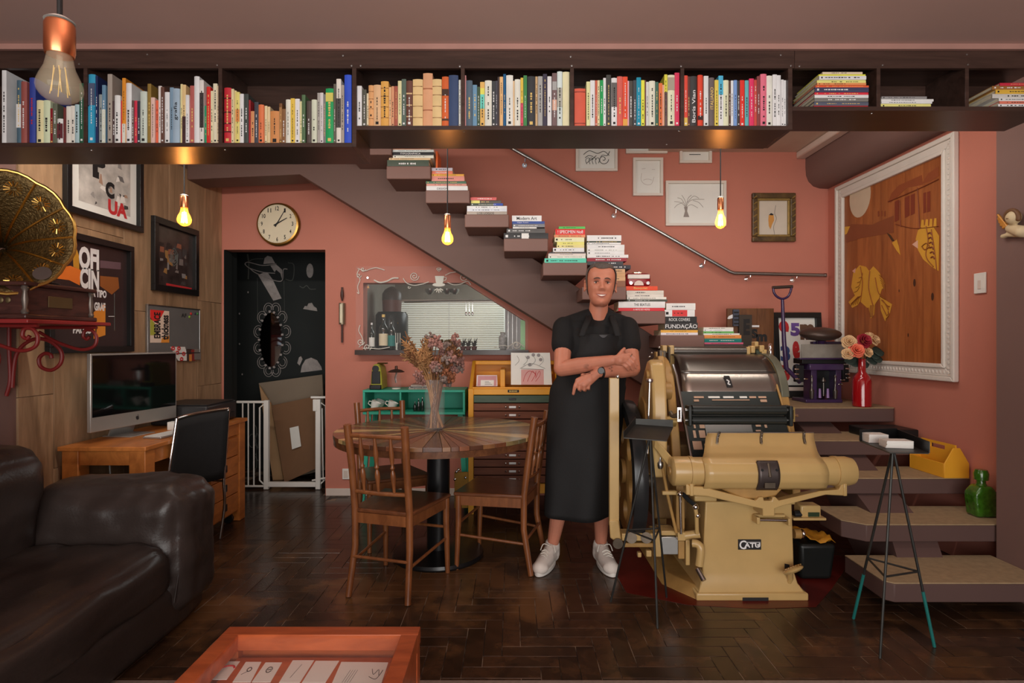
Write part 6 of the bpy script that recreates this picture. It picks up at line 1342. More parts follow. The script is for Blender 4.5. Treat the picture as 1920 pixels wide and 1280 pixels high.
for k in range(4): rs([(1731 + k * 8, 426), (1733 + k * 8, 412 - k), (1737 + k * 8, 412 - k), (1737 + k * 8, 426)], yl)
rs([(1715, 458), (1726, 450), (1726, 466)], (190, 150, 130)); rs([(1677, 455), (1686, 449), (1690, 462), (1693, 478), (1686, 470)], yl); rs([(1667, 436), (1674, 440), (1682, 452), (1677, 452)], (58, 40, 26)); rs([(1588, 425), (1598, 424), (1592, 438), (1588, 440)], yl); rs([(1602, 508), (1609, 502), (1607, 512)], (190, 140, 120))
for L in ([(1618, 500), (1622, 530), (1618, 566)], [(1636, 508), (1634, 540), (1642, 572)], [(1646, 520), (1652, 548), (1664, 560)], [(1600, 570), (1614, 556)], [(1658, 562), (1672, 576)], [(1658, 572), (1668, 592)], [(1742, 424), (1746, 450), (1742, 480), (1756, 500)], [(1752, 430), (1758, 470), (1762, 505)], [(1734, 462), (1742, 456), (1748, 462), (1740, 468), (1734, 462)]): rl(L, 'ochre_line', .0035)
for k in range(5): rl([(1660 + k * 1.5, 562 + k * 2), (1668 + k * 1.0, 572 + k * 4), (1674 - k * 2, 574 + k * 6)], 'ochre_line', .002)
for k in range(4): rl([(1637 + k * 2, 572), (1636 + k * 2, 584), (1637 + k * 1.5, 594)], 'ochre_line', .002); rl([(1600 + k * 4, 573 - k), (1607 + k * 3, 564 - k * 2), (1615 + k * 2, 556 - k)], 'ochre_line', .002); rl([(1606 + k * 3, 548 - 9 * k), (1612 + k * 3, 545 - 9 * k), (1616 + k * 2, 538 - 9 * k)], 'ochre_line', .002)
for k in range(6): rl([(1746 + k, 438 + 9 * k), (1750 + k, 436 + 9 * k), (1753 + k, 440 + 9 * k)], 'umber_paint', .0045)
for k in range(5): rl([(1653 + k * 1.5, 515 + k * 5), (1660 + k, 522 + k * 5), (1664, 530 + k * 5)], 'ochre_line', .002)
for px, py, r in ((1719, 530, .02), (1753, 556, .02), (1707, 628, .01), (1690, 545, .008)):
    q = RP(px, py); shape(RW, [(q[0] + r * .6 * math.cos(t * PI / 5), q[1] + r * 1.3 * math.sin(t * PI / 5)) for t in range(10)], .0143, 'tint', pt, 'knot', rgb=(58, 34, 22))
sw = thing('light_switch', 'white light switch on the pink wall beside the painting', 'switch', (2.67, 3.27, 1.5))
a1, a0 = RYp(1829), RYp(1851); q0, q1 = Z_(551, a1), Z_(513, a1)
MB().prism([(a0, q0), (a1, q0), (a1, q1), (a0, q1)], RW.p(0, 0, .0005), RW.u, RW.v, RW.n * .009).build('plate', 'white_paint', sw, bev=.003)
MB().prism([(a0 + .03, q0 + .025), (a1 - .03, q0 + .025), (a1 - .03, q0 + .075), (a0 + .03, q0 + .075)], RW.p(0, 0, .0095), RW.u, RW.v, RW.n * .003).build('rocker', 'pale_trim', sw, bev=.002)
ag_ = thing('cherub_relief', 'small resting cherub figurine on the mauve wall at the far right', 'figurine', (2.53, 2.92, 1.86))
mat('cherub_cream', (176, 158, 126), rough=.6, var=.1); mat('cherub_gold', (166, 112, 44), rough=.4, metal=.2)
def CP(px, py, n=.0): Y = 2.54 * F / (px - 960); return V(2.54 - n, Y, Z_(py, Y))
q = MB(); q.ell(CP(1913, 408, .034), (.032, .036, .036), 14, 10); q.capsule(CP(1902, 428, .02), CP(1925, 434, .025), .022, .03); q.capsule(CP(1896, 440, .02), CP(1928, 440, .02), .012, .014); q.capsule(CP(1895, 441, .02), CP(1888, 443, .02), .012, .012)
remeshed(q, 'body', 'cherub_cream', ag_, .004, 3)
q = MB()
for k in range(5): q.capsule(CP(1900, 428 - k, .020), CP((1882.5, 1883, 1885, 1888, 1892)[k], (403, 410, 416, 422, 427)[k], .030), .010, .0065)
remeshed(q, 'wing', 'cherub_gold', ag_, .0035, 2)
q = MB()
for k in range(13): q.ell(CP(1913 + 12.5 * math.cos(math.radians(200 - k * 18)), 407 - 12.5 * math.sin(math.radians(200 - k * 18)), .040), .0125, 8, 6)
remeshed(q, 'hair', mat('cherub_hair', (92, 62, 38), rough=.6), ag_, .004, 2)

for px in (1907, 1914): MB().tube(bez([CP(px - 2, 409, .068), CP(px, 410.5, .070), CP(px + 2, 409, .068)], 4), .0016, 5).build('eyelid', 'cherub_hair', ag_)
# ------------------------------------------------------------------ printing press
P = thing('printing_press', 'large cream cast iron platen printing press with black rollers', 'printing press', (1.2, 3.3, 0))
mat('cream_enamel', (170, 142, 92), rough=.30, var=.08, vscale=7, coat=.25); mat('cream_worn', (150, 116, 66), rough=.42, var=.25, vscale=10)
mat('dirty_iron', (84, 74, 62), rough=.45, metal=.5, var=.35, vscale=14); mat('rubber', (30, 34, 33), rough=.35, var=.1); mat('chase_black', (38, 43, 42), rough=.38, metal=.3, var=.15)
mat('blank_tan', (170, 140, 118), rough=.6); mat('steel_sheet', (150, 142, 134), rough=.26, metal=.9, var=.12, vscale=5); mat('steel_dark', (96, 92, 88), rough=.30, metal=.9, var=.18, vscale=6)
CE, CW = 'cream_enamel', 'cream_worn'
rings = [(.0, .925, 1.487, 2.905), (.036, .925, 1.487, 2.905), (.042, .94, 1.472, 2.918), (.075, .956, 1.448, 2.935), (.13, .970, 1.434, 2.945), (.25, .974, 1.431, 2.947), (.485, .985, 1.424, 2.950)]
q = MB(); vs_ = []
for z, a, b_, y in rings: vs_ += [V(a, y, z), V(b_, y, z), V(b_, 3.78, z), V(a, 3.78, z)]
fs_ = [(4 * i + j, 4 * i + (j + 1) % 4, 4 * i + 4 + (j + 1) % 4, 4 * i + 4 + j) for i in range(len(rings) - 1) for j in range(4)] + [(3, 2, 1, 0), tuple(4 * (len(rings) - 1) + j for j in range(4))]
q.add(vs_, fs_); q.build('pedestal', CE, P, bev=.006, ang=30)
MB().box(1.155, 1.285, 2.9035, 2.91, .001, .018).build('base_notch', 'black_ink', P)
# left foot flare
MB().hexa([V(.80, 3.10, .001), V(.93, 2.91, .001), V(.93, 3.7, .001), V(.80, 3.7, .001), V(.84, 3.14, .05), V(.95, 2.97, .05), V(.95, 3.7, .05), V(.84, 3.7, .05)]).build('base_flange', CW, P, bev=.005)
pp = Pl((0, 2.9475, 0), (1, 0, 0), (0, 0, 1), (0, -1, 0))
def PX(px, Y=2.945): return X_(px, Y)
np3 = MB().prism([(PX(1384), Z_(1030, 2.945)), (PX(1427), Z_(1030, 2.945)), (PX(1427), Z_(1011, 2.945)), (PX(1384), Z_(1011, 2.945))], pp.p(0, 0, -.001), pp.u, pp.v, pp.n * .006).build('name_plate', 'black_ink', P, bev=.001)
word(pp, 'C', PX(1386), PX(1399), Z_(1029, 2.945), Z_(1012.5, 2.945), .0055, 'white_ink', np3, .02); word(pp, 'ATU', PX(1395), PX(1425), Z_(1026, 2.945), Z_(1017, 2.945), .0056, 'white_ink', np3, .03)
shape(pp, [(PX(1399), Z_(1016.5, 2.945)), (PX(1425), Z_(1016.5, 2.945)), (PX(1425), Z_(1015.5, 2.945)), (PX(1399), Z_(1015.5, 2.945))], .0055, 'white_ink', np3)
shape(pp, [(PX(1419.6), Z_(1023.5, 2.945)), (PX(1422), Z_(1023.5, 2.945)), (PX(1422), Z_(1019, 2.945)), (PX(1419.6), Z_(1019, 2.945))], .0058, 'white_ink', np3)
MB().box(PX(1303), PX(1345), 2.948, 3.2, .486, .515).build('shoulder', CE, P, bev=.006); MB().box(PX(1455), PX(1492), 2.948, 3.2, .47, .50).build('shoulder', CE, P, bev=.006)
# chrome handle on the front
MB().cyl(at(1419, 974, 2.90), at(1474, 975, 2.90), .0085, n=14).build('handle_bar', 'chrome', P)
MB().box(X_(1414, 2.92), X_(1420, 2.92), 2.885, 2.95, Z_(979, 2.92), Z_(966, 2.92)).build('handle_mount', CE, P, bev=.003); MB().box(X_(1472, 2.92), X_(1477, 2.92), 2.885, 2.95, Z_(982, 2.92), Z_(968, 2.92)).build('handle_mount', CE, P, bev=.003)
MB().box(X_(1416, 2.92), X_(1474, 2.92), 2.925, 2.95, Z_(971, 2.92), Z_(965, 2.92)).build('handle_plate', CE, P, bev=.003)
# drum and its caps
dY, dZ, dR = 2.862, .6607, .0684
RYm = rotM('Y', 90)
def xl_(px): return X_(px, 2.86)
MB().lathe([(dR, 0), (dR, xl_(1572) - xl_(1288))], (xl_(1288), dY, dZ), 40, RYm).build('drum', CE, P)
MB().lathe([(.025, 0), (.058, .002), (.070, .012), (.072, .03), (.072, xl_(1290) - xl_(1256))], (xl_(1256), dY, dZ), 36, RYm).build('drum_cap', CE, P)
MB().lathe([(.012, -.006), (.02, -.006), (.022, .004)], (xl_(1256), dY, dZ), 20, RYm).build('cap_boss', CW, P)
MB().lathe([(.072, 0), (.072, .05), (.064, .08), (.04, .096), (.001, .098)], (xl_(1566), dY, dZ), 36, RYm).build('drum_cap', CE, P)
for px in (1291, 1562): MB().lathe([(.0735, 0), (.0735, .018)], (xl_(px), dY, dZ), 36, RYm).build('drum_collar', CE, P)
# curved feed hood
hp = [(3.03, .822), (2.995, .802), (2.94, .768), (2.885, .742), (2.835, .728), (2.80, .705), (2.784, .668), (2.788, .625), (2.808, .592), (2.84, .578)]
def hood(u, v):
    n_ = len(hp) - 1; t = v * n_; i = min(int(t), n_ - 1); f_ = t - i
    y = hp[i][0] * (1 - f_) + hp[i + 1][0] * f_; z = hp[i][1] * (1 - f_) + hp[i + 1][1] * f_
    wl_ = X_(1337, 2.95) * (1 - min(1, v * 2.2)) + X_(1313, 2.86) * min(1, v * 2.2); wr_ = X_(1541, 2.95) * (1 - min(1, v * 2.2)) + X_(1531, 2.86) * min(1, v * 2.2)
    if v > .3: wr_ += .02 * min(1, (v - .3) * 3)
    return V(wl_ + (wr_ - wl_) * u, y, z)
MB().grid(hood, 14, 40).build('feed_hood', CE, P, solid=.006)
MB().tube([hood(u / 10, 0) for u in range(11)], .005, 8).build('hood_edge', 'steel', P)
for px in (1357, 1440, 1522):
    u_ = (px - 1335) / (1542 - 1335); q = MB(); pts_ = [hood(u_, v) + V(0, -.006, .004) for v in (0, .05, .12, .19)]
    q.tube([p for p in pts_], .007, 6).build('hood_clip', 'steel' if px < 1400 else 'dirty_iron', P)
    for k in (1, 2, 3): MB().ell(pts_[k] + V(0, -.007, .003), .0035, 6, 5).build('clip_rivet', 'chrome', P)
# dark latch block on the drum front
q = MB()
def blk(u, v): a = math.radians(-52 + 100 * v); return V(X_(1422, 2.78) + (X_(1461, 2.78) - X_(1422, 2.78)) * u, dY - .0 - .086 * math.cos(a), dZ + .0 + .086 * math.sin(a) - .005)
q.grid(blk, 8, 14).build('drum_latch', mat('latch_iron', (70, 62, 60), rough=.4, metal=.5, var=.2), P, solid=.018)
MB().cyl(blk(.5, .5) + V(0, -.012, 0), blk(.5, .95) + V(0, -.012, 0), .008, n=8).build('latch_spring', 'dirty_iron', P); MB().box(blk(.25, .2).x, blk(.75, .2).x, 2.765, 2.79, dZ - .06, dZ - .035).build('latch_bar', 'dirty_iron', P)
for s_ in (.15, .85): MB().cyl(blk(s_, .72) + V(0, .0, 0), blk(s_, .72) + V(0, -.013, 0), .006, n=10).build('bolt', 'black_metal', P)
# lower saddle of the drum and the V shaped yoke
MB().prism([(xl_(1330), dZ - .06), (xl_(1470), dZ - .06), (xl_(1450), dZ - .115), (xl_(1420), dZ - .13), (xl_(1390), dZ - .13), (xl_(1350), dZ - .085)], (0, 2.83, 0), (1, 0, 0), (0, 0, 1), (0, .1, 0)).build('saddle', CW, P, bev=.008)
yk = [(1285, 905), (1285, 926), (1325, 929), (1412, 949), (1428, 952), (1428, 966), (1450, 966), (1450, 952), (1460, 948), (1545, 926), (1584, 928), (1584, 903), (1577, 903), (1570, 916), (1535, 919), (1458, 937), (1452, 930), (1446, 930), (1445, 937), (1430, 937), (1429, 930), (1422, 930), (1415, 937), (1335, 916), (1318, 911), (1294, 910)]
MB().prism([(X_(a, 2.83), Z_(b_, 2.83)) for a, b_ in yk], (0, 2.815, 0), (1, 0, 0), (0, 0, 1), (0, .05, 0)).build('yoke', CE, P, bev=.004)
MB().box(X_(1428, 2.85), X_(1450, 2.85), 2.83, 2.955, Z_(966, 2.85), Z_(946, 2.85)).build('yoke_root', CE, P, bev=.004)
for px in (1288, 1571): MB().box(xl_(px), xl_(px + 7), 2.81, 2.87, Z_(926, 2.85), dZ - .05).build('yoke_riser', CE, P, bev=.004)
# black bed (chase) with blocks, leaning back
bt, bb = V(0, 3.30, Z_(733, 3.30)), V(0, 3.07, Z_(863, 3.07)); bu = (bt - bb); BL = bu.length; bv = bu / BL; bn = V(0, -bv.z, bv.y)
bedx0, bedx1 = X_(1287, 3.18), X_(1476, 3.18)
BD = Pl((0, bb.y, bb.z), (1, 0, 0), bv, bn)
MB().prism([(bedx0, 0), (bedx1, 0), (bedx1, BL), (bedx0, BL)], BD.p(0, 0, -.05), BD.u, BD.v, BD.n * .05).build('bed', 'chase_black', P, bev=.003)
def bedpt(px, py):      # meet of the sight line with the bed plane
    d_ = V((px - 960) / F, 1, -(py - 640) / F); o_ = V(0, 0, EYE); t = (BD.o - o_).dot(BD.n) / d_.dot(BD.n); w_ = o_ + d_ * t - BD.o; return (w_.x, w_.dot(bv))
def blockat(x0, x1, y0, y1, m='blank_tan', h=.004, nm='type_block'):
    a = bedpt(x0, y1); b_ = bedpt(x1, y0); MB().prism([(a[0], a[1]), (b_[0], a[1]), (b_[0], b_[1]), (a[0], b_[1])], BD.p(0, 0, 0), BD.u, BD.v, BD.n * h).build(nm, m, P, bev=.001, seg=1)
for r_ in ((1301, 1319), (1328, 1349), (1356, 1375), (1387, 1400), (1405, 1417), (1422, 1436)): blockat(r_[0], r_[1], 743, 746.5, 'paper' if 1320 < r_[0] < 1400 else 'blank_tan')
for r_ in ((1301, 1310, 749, 753), (1335, 1405, 749, 751), (1426, 1437, 749, 754), (1301, 1303.5, 796, 803), (1312, 1321, 796, 803), (1301, 1303.5, 807, 821), (1312, 1321, 807, 821), (1300.5, 1314.5, 827, 843), (1322, 1330, 832, 843), (1417, 1426, 796.5, 800), (1417, 1426, 806, 809), (1434, 1437, 796, 802)): blockat(*r_)
blockat(1327, 1408, 796, 830, 'steel', .006, 'press_plate')
MB().tube([BD.p(bedx0 - .006, -.02, .006), BD.p(bedx0 - .006, BL + .10, .006), BD.p(bedx0 - .022, BL + .16, .03)], .008, 8).build('guide_rail', 'steel', P); MB().tube([BD.p(bedx1 + .004, -.02, .006), BD.p(bedx1 + .004, BL + .05, .006)], .006, 8).build('guide_rail', CW, P)
# rubber rollers with end brackets
for py, r_ in ((768.5, 9.3), (787.5, 8.3)):
    MB().cyl(at(1297, py, 3.06), at(1472, py, 3.06), r_ * 3.06 / F, n=24).build('rubber_roller', 'rubber', P); MB().cyl(at(1284, py, 3.06), at(1482, py, 3.06), .009, n=12).build('roller_axle', 'steel', P)
for px in (1288, 1476): MB().box(X_(px, 3.06), X_(px + 7, 3.06), 3.03, 3.10, Z_(798, 3.06), Z_(760, 3.06)).build('roller_bracket', 'rubber', P, bev=.006)
for px, m_ in ((1269, 'chrome'), (1481, 'gilt')):
    MB().holed([(X_(px, 3.05), Z_(790, 3.05)), (X_(px + 8, 3.05), Z_(790, 3.05)), (X_(px + 8, 3.05), Z_(763, 3.05)), (X_(px, 3.05), Z_(763, 3.05))], [[(X_(px + 2.5, 3.05), Z_(785, 3.05)), (X_(px + 5.5, 3.05), Z_(785, 3.05)), (X_(px + 5.5, 3.05), Z_(768, 3.05)), (X_(px + 2.5, 3.05), Z_(768, 3.05))]], (0, 3.04, 0), (1, 0, 0), (0, 0, 1), (0, .01, 0)).build('slotted_plate', m_, P)
MB().tube(bez([at(1256, 772, 3.1), at(1262, 780, 3.08), at(1272, 777, 3.06)], 4), .012, 8).build('roller_arm', 'dirty_iron', P); MB().tube([at(1488, 778, 3.06), at(1496, 779, 3.06)], .006, 8).build('roller_arm', 'chrome', P)
# steel ink cover
cy_, cz_, cr_ = 3.56, .955, .265
def cov(a): return (cy_ - cr_ * math.sin(a), cz_ + cr_ * math.cos(a))
for nm, m_, a0, a1 in (('ink_cover', 'steel_dark', -.25, .92), ('ink_cover_lip', 'steel_sheet', .92, 1.36)):
    def g(u, v, a0=a0, a1=a1):
        a = a0 + (a1 - a0) * v; y, z = cov(a); k = max(0, a - .3) * .012
        return V(X_(1279, 3.35) - k + (X_(1452, 3.35) - X_(1279, 3.35) + 2.2 * k) * u, y, z)
    MB().grid(g, 10, 16).build(nm, m_, P, solid=.006)
y_, z_ = cov(1.12); LP_ = Pl((X_(1366, 3.3), y_ - .006, z_), (1, 0, 0), (0, math.sin(.42), math.cos(.42)) if False else (0, math.cos(1.12), math.sin(1.12)) if False else (0, .42, .9), (0, -.9, .42))
shape(LP_, [(-.018, .035), (.014, .035), (.026, -.035), (-.006, -.035)], .002, 'black_ink', P, 'cover_emblem', th=.002); stroke(LP_, [(-.006, .01), (.006, .0), (.0, -.014), (.012, -.02)], .004, .004, 'white_ink', P, 'emblem_line')
# side frames of the press
def yzplate(nm, poly, x0, x1, m, bev=.006): return MB().prism(poly, (x0, 0, 0), (0, 1, 0), (0, 0, 1), (x1 - x0, 0, 0)).build(nm, m, P, bev=bev)
def arcp(cy, cz, r, a0, a1, n=10): return [(cy + r * math.cos(a0 + (a1 - a0) * t / n), cz + r * math.sin(a0 + (a1 - a0) * t / n)) for t in range(n + 1)]
yzplate('side_frame', arcp(3.56, .955, .255, .2, PI - .35) + [(3.22, .75), (3.15, .45), (3.75, .45), (3.80, .8)], .885, .935, CW)
yzplate('side_frame', arcp(3.56, .955, .262, .2, PI - .45) + [(3.20, .75), (3.15, .45), (3.75, .45), (3.80, .8)], X_(1456, 3.35), X_(1456, 3.35) + .045, CW)
yzplate('side_frame_edge', arcp(3.56, .955, .272, .9, PI - .1) + arcp(3.56, .955, .255, PI - .1, .9), X_(1456, 3.35) + .002, X_(1456, 3.35) + .05, mat('grey_green_iron', (92, 92, 78), rough=.4, metal=.3))
gl = [(2.975, .60), (2.958, .80), (2.962, .95), (2.985, 1.10), (3.02, 1.185), (3.06, 1.205), (3.11, 1.195), (3.18, 1.13), (3.28, 1.03), (3.37, .90), (3.42, .75), (3.43, .60)]
gc = yzplate('gear_guard', gl, .722, .795, CE, .012)
yzplate('guard_recess', [(3.10, .68), (3.08, .84), (3.12, .97), (3.20, 1.0), (3.29, .92), (3.34, .80), (3.35, .66)], .712, .725, CW, .006); yzplate('guard_slot', [(3.02, .72), (3.01, .80), (3.03, .87), (3.06, .87), (3.08, .80), (3.08, .72)], .7195, .7225, 'black_ink', .0); yzplate('guard_boss', arcp(3.07, 1.12, .03, 0, 2 * PI, 14)[:-1] + [], .708, .725, CW, .004)
yzplate('inner_link', [(3.18, .98), (3.20, 1.16), (3.24, 1.22), (3.30, 1.21), (3.31, 1.05), (3.26, .95)], .815, .85, CW); yzplate('inner_link', [(3.30, .9), (3.32, 1.25), (3.37, 1.25), (3.37, .9)], .845, .862, 'dirty_iron', .002)
MB().cyl(V(.80, 3.3, 1.02), V(.9, 3.3, 1.02), .05, n=20).build('crank_hub', CW, P); MB().cyl(V(.80, 3.2, .86), V(.9, 3.2, .86), .03, n=16).build('crank_pin', 'gilt', P)
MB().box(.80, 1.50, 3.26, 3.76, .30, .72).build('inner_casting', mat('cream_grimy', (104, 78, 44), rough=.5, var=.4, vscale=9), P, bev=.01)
# top roller with brackets and hand wheel
tY = 3.62
MB().cyl(at(1262, 658, tY), at(1397, 658, tY), 8.6 * tY / F, n=24).build('ink_roller', 'steel_dark', P); MB().cyl(at(1244, 660, tY), at(1432, 662, tY), .008, n=10).build('roller_axle', 'steel', P)
for a0, a1, b0, b1 in ((1240, 1249, 647, 660), (1252, 1262, 647, 672), (1253, 1263, 670, 690), (1397, 1404, 650, 676), (1405, 1413, 648, 662), (1412, 1419, 640, 650), (1421, 1430, 647, 660), (1425, 1435, 655, 676)): MB().box(X_(a0, tY), X_(a1, tY), tY - .03, tY + .03, Z_(b1, tY), Z_(b0, tY)).build('roller_post', CE, P, bev=.006)
for a0, a1, b0, b1 in ((1232, 1246, 657, 674), (1250, 1254, 650, 680)): MB().box(X_(a0, tY), X_(a1, tY), tY - .04, tY + .0, Z_(b1, tY), Z_(b0, tY)).build('roller_gear', 'dirty_iron', P, bev=.005)
MB().cyl(at(1414, 664, tY), at(1420, 664, tY), .035, n=16).build('roller_gear', mat('dark_green_iron', (44, 52, 40), rough=.4), P)
for k, (px, py) in enumerate(((1218, 669), (1222, 662), (1236, 651))): MB().ell(at(px, py, tY - .03), .008, 8, 6).build('oil_nipple', 'chrome', P)
MB().box(X_(1226, tY), X_(1240, tY), tY - .05, tY, Z_(674, tY), Z_(659, tY)).build('roller_post', CW, P, bev=.005)
MB().box(X_(1318, 3.55), X_(1384, 3.55), 3.53, 3.58, Z_(673, 3.55), Z_(669, 3.55)).build('wiper_bar', 'pale_trim', P)
hw = at(1444, 660, 3.6); MB().tube([hw + V(0, .045 * math.cos(2 * PI * t / 24) * .9, .045 * math.sin(2 * PI * t / 24)) + V(.016 * math.cos(2 * PI * t / 24), 0, 0) for t in range(24)], .011, 10, closed=True).build('hand_wheel', 'chrome', P)
MB().cyl(hw + V(-.03, 0, 0), hw + V(.004, 0, 0), .01, n=10).build('wheel_axle', 'steel', P)
MB().box(X_(1412, 3.6), X_(1436, 3.6), 3.56, 3.64, .95, Z_(676, 3.6)).build('roller_carrier', CW, P); MB().box(X_(1242, 3.6), X_(1262, 3.6), 3.56, 3.64, .95, Z_(686, 3.6)).build('roller_carrier', CW, P)
# ball topped lever
MB().cyl(at(1218, 716, 2.93), at(1214, 850, 2.93), .006, n=10).build('ball_lever', 'chrome', P); MB().lathe([(.001, -.012), (.016, -.010), (.019, 0), (.016, .010), (.001, .012)], at(1218, 713, 2.93), 18).build('lever_knob', 'chrome', P)
# fly wheel
fw_c = V(.62, 3.32, .56); fwM = rotM('Y', 90)
MB().lathe([(.335, 0), (.40, 0), (.405, .02), (.405, .05), (.40, .07), (.335, .07), (.335, 0)], fw_c, 56, fwM, caps=False).build('flywheel_rim', mat('wheel_black', (34, 35, 36), rough=.25, var=.1), P)
oc_ = [(.338 * math.cos(2 * PI * t / 48), .338 * math.sin(2 * PI * t / 48)) for t in range(48)]
holes_ = []
for k in range(6):
    a = k * PI / 3 + .3; c_ = (.215 * math.cos(a), .215 * math.sin(a)); holes_.append([(c_[0] + .062 * math.cos(2 * PI * t / 14), c_[1] + .062 * math.sin(2 * PI * t / 14)) for t in range(14)])
MB().holed(oc_, holes_, fw_c + V(.02, 0, 0), (0, 1, 0), (0, 0, 1), (.025, 0, 0)).build('flywheel_web', CW, P)
MB().lathe([(.07, 0), (.07, .10), (.04, .10), (.04, .2)], fw_c, 24, fwM).build('flywheel_hub', CW, P)
# tall throw-off lever
MB().box(X_(1142, 3.0), X_(1160, 3.0), 2.985, 3.015, Z_(985, 3.0), Z_(708, 3.0)).build('throw_lever', CE, P, bev=.003)
MB().hexa([at(1144, 1008, 2.98), at(1166, 1022, 2.98), at(1166, 1022, 3.06), at(1144, 1008, 3.06), at(1142, 975, 2.98), at(1160, 975, 2.98), at(1162, 975, 3.06), at(1142, 975, 3.06)]).build('lever_foot', CE, P, bev=.006)
MB().ell(at(1158, 706, 2.99), .011, 12, 8).build('lever_knob', 'chrome', P); MB().lathe([(.005, 0), (.026, 0), (.026, .01)], at(1158, 1018, 2.972), 20, rotM('X', 90)).build('pivot_disc', 'dirty_iron', P)
# linkages at the lower left
def bx(nm, a0, a1, b0, b1, Y0, Y1, m, bev=.004): return MB().box(X_(a0, Y0), X_(a1, Y0), Y0, Y1, Z_(b1, Y0), Z_(b0, Y0)).build(nm, m, P, bev=bev)
bx('cross_beam', 1166, 1238, 1000, 1014, 3.0, 3.08, CE); bx('cross_beam', 1170, 1232, 1018, 1026, 3.0, 3.04, CW); bx('cross_block', 1226, 1240, 999, 1044, 2.98, 3.1, CE); bx('steel_block', 1240, 1274, 1006, 1040, 2.99, 3.2, 'steel'); bx('cross_bar', 1240, 1268, 995, 1004, 3.0, 3.1, CE)
bx('link_block', 1271, 1286, 998, 1014, 2.96, 3.02, CE); bx('guide_post', 1272, 1284, 1014, 1048, 2.98, 3.06, CW); bx('guide_post', 1286, 1294, 1012, 1060, 2.97, 3.05, CE); bx('small_foot', 1196, 1203, 1036, 1045, 3.0, 3.03, CE); bx('small_foot', 1212, 1222, 1032, 1044, 3.0, 3.03, CE)
MB().cyl(at(1284, 1004, 2.98), at(1312, 1000, 2.96), .022, n=16).build('link_tube', CE, P)
for px in (1184, 1212): MB().cyl(at(px, 1008, 2.99), at(px, 1008, 3.03), .028, n=18).build('link_gear', 'dirty_iron', P)
MB().cyl(at(1275, 929, 2.93), at(1277, 1000, 2.95), .0075, n=12).build('chrome_rod', 'chrome', P); MB().ell(at(1275, 926, 2.93), .014, 12, 8).build('rod_joint', 'chrome', P)
MB().tube([at(1240, 862, 2.97), at(1251, 925, 2.97), at(1268, 998, 2.97)], .008, 8).build('diagonal_rod', CW, P); MB().lathe([(.012, 0), (.016, .012), (.016, .03), (.008, .04), (.006, .058)], at(1238, 878, 2.97), 12).build('oil_cup', 'steel', P)
MB().hexa([at(1226, 838, 2.95), at(1262, 884, 2.88), at(1262, 884, 2.92), at(1226, 838, 2.99), at(1228, 822, 2.95), at(1265, 862, 2.88), at(1265, 862, 2.92), at(1228, 822, 2.99)]).build('link_arm', CE, P, bev=.004)
bx('link_bar', 1242, 1270, 921, 928, 2.95, 2.98, CE); bx('column', 1268, 1284, 905, 1000, 3.02, 3.1, CW)
MB().tube([at(1303, 948, 2.92), at(1306, 965, 2.92), at(1307, 1000, 2.94)], .010, 8).build('link_rod', CE, P); MB().ell(at(1304, 950, 2.92), .016, 10, 8).ell(at(1308, 966, 2.92), .013, 10, 8).build('rod_joint', 'chrome', P); MB().tube([at(1280, 925, 2.94), at(1292, 938, 2.94), at(1303, 946, 2.93)], .012, 8).build('linkage', 'black_metal', P)
MB().tube(bez([at(1298, 1018, 2.92), at(1308, 1020, 2.91), at(1314, 1030, 2.90), at(1311, 1060, 2.90)], 5), .020, 10).build('pedal_crank', CE, P); MB().cyl(at(1308, 1066, 2.90), at(1320, 1088, 2.86), .013, n=12).build('pedal_roll', 'steel', P)
MB().cyl(at(1232, 870, 3.1), at(1252, 870, 3.1), .055, n=20).build('shaft_flange', CW, P); MB().cyl(at(1200, 900, 3.3), at(1300, 900, 3.3), .04, n=16).build('main_shaft', 'dirty_iron', P)
bx('rear_leg', 1232, 1250, 940, 1060, 3.4, 3.5, CW)
# counter, knob and foot pedal on the right side
bx('counter_tray', 1488, 1550, 971, 976, 2.96, 3.08, CE); cb = bx('counter_box', 1502, 1540, 948, 971, 2.98, 3.06, CE, .008); MB().box(X_(1515, 2.98), X_(1536, 2.98), 2.976, 2.981, Z_(968, 2.98), Z_(960, 2.98)).build('counter_window', mat('counter_green', (44, 58, 40), rough=.2), cb)
MB().cyl(at(1488, 964, 3.0), at(1502, 963, 3.0), .02, n=12).build('counter_shaft', 'black_metal', P); MB().cyl(at(1488, 1000, 3.0), at(1500, 1000, 3.0), .025, n=14).build('side_boss', CW, P); MB().ell(at(1504, 1000, 3.0), (.014, .024, .024), 14, 10).build('side_knob', 'chrome', P)
shape(pp, [(PX(1471), Z_(1090, 2.945)), (PX(1474), Z_(1097, 2.945)), (PX(1480), Z_(1095, 2.945)), (PX(1480), Z_(1058, 2.945)), (PX(1471), Z_(1056, 2.945))], .003, 'black_ink', P, 'pedal_slot', th=.002)
pdm = Matrix.Rotation(math.radians(-20), 3, 'Y') @ Matrix.Rotation(math.radians(-25), 3, 'X')
pc = at(1487, 1068, 2.87); pe = MB().ell(pc, (.052, .05, .016), 20, 10, pdm).build('foot_pedal', CE, P); MB().tube([pc + V(-.005, .02, -.01), at(1482, 1085, 2.93), at(1478, 1092, 2.95)], .014, 10).build('pedal_stem', CE, P)
for k in range(7): MB().tube([pc + pdm @ V(-.04 + k * .013, -.03, .0135), pc + pdm @ V(-.03 + k * .010, .028, .0135)], .0028, 5).build('pedal_rib', CW, pe)

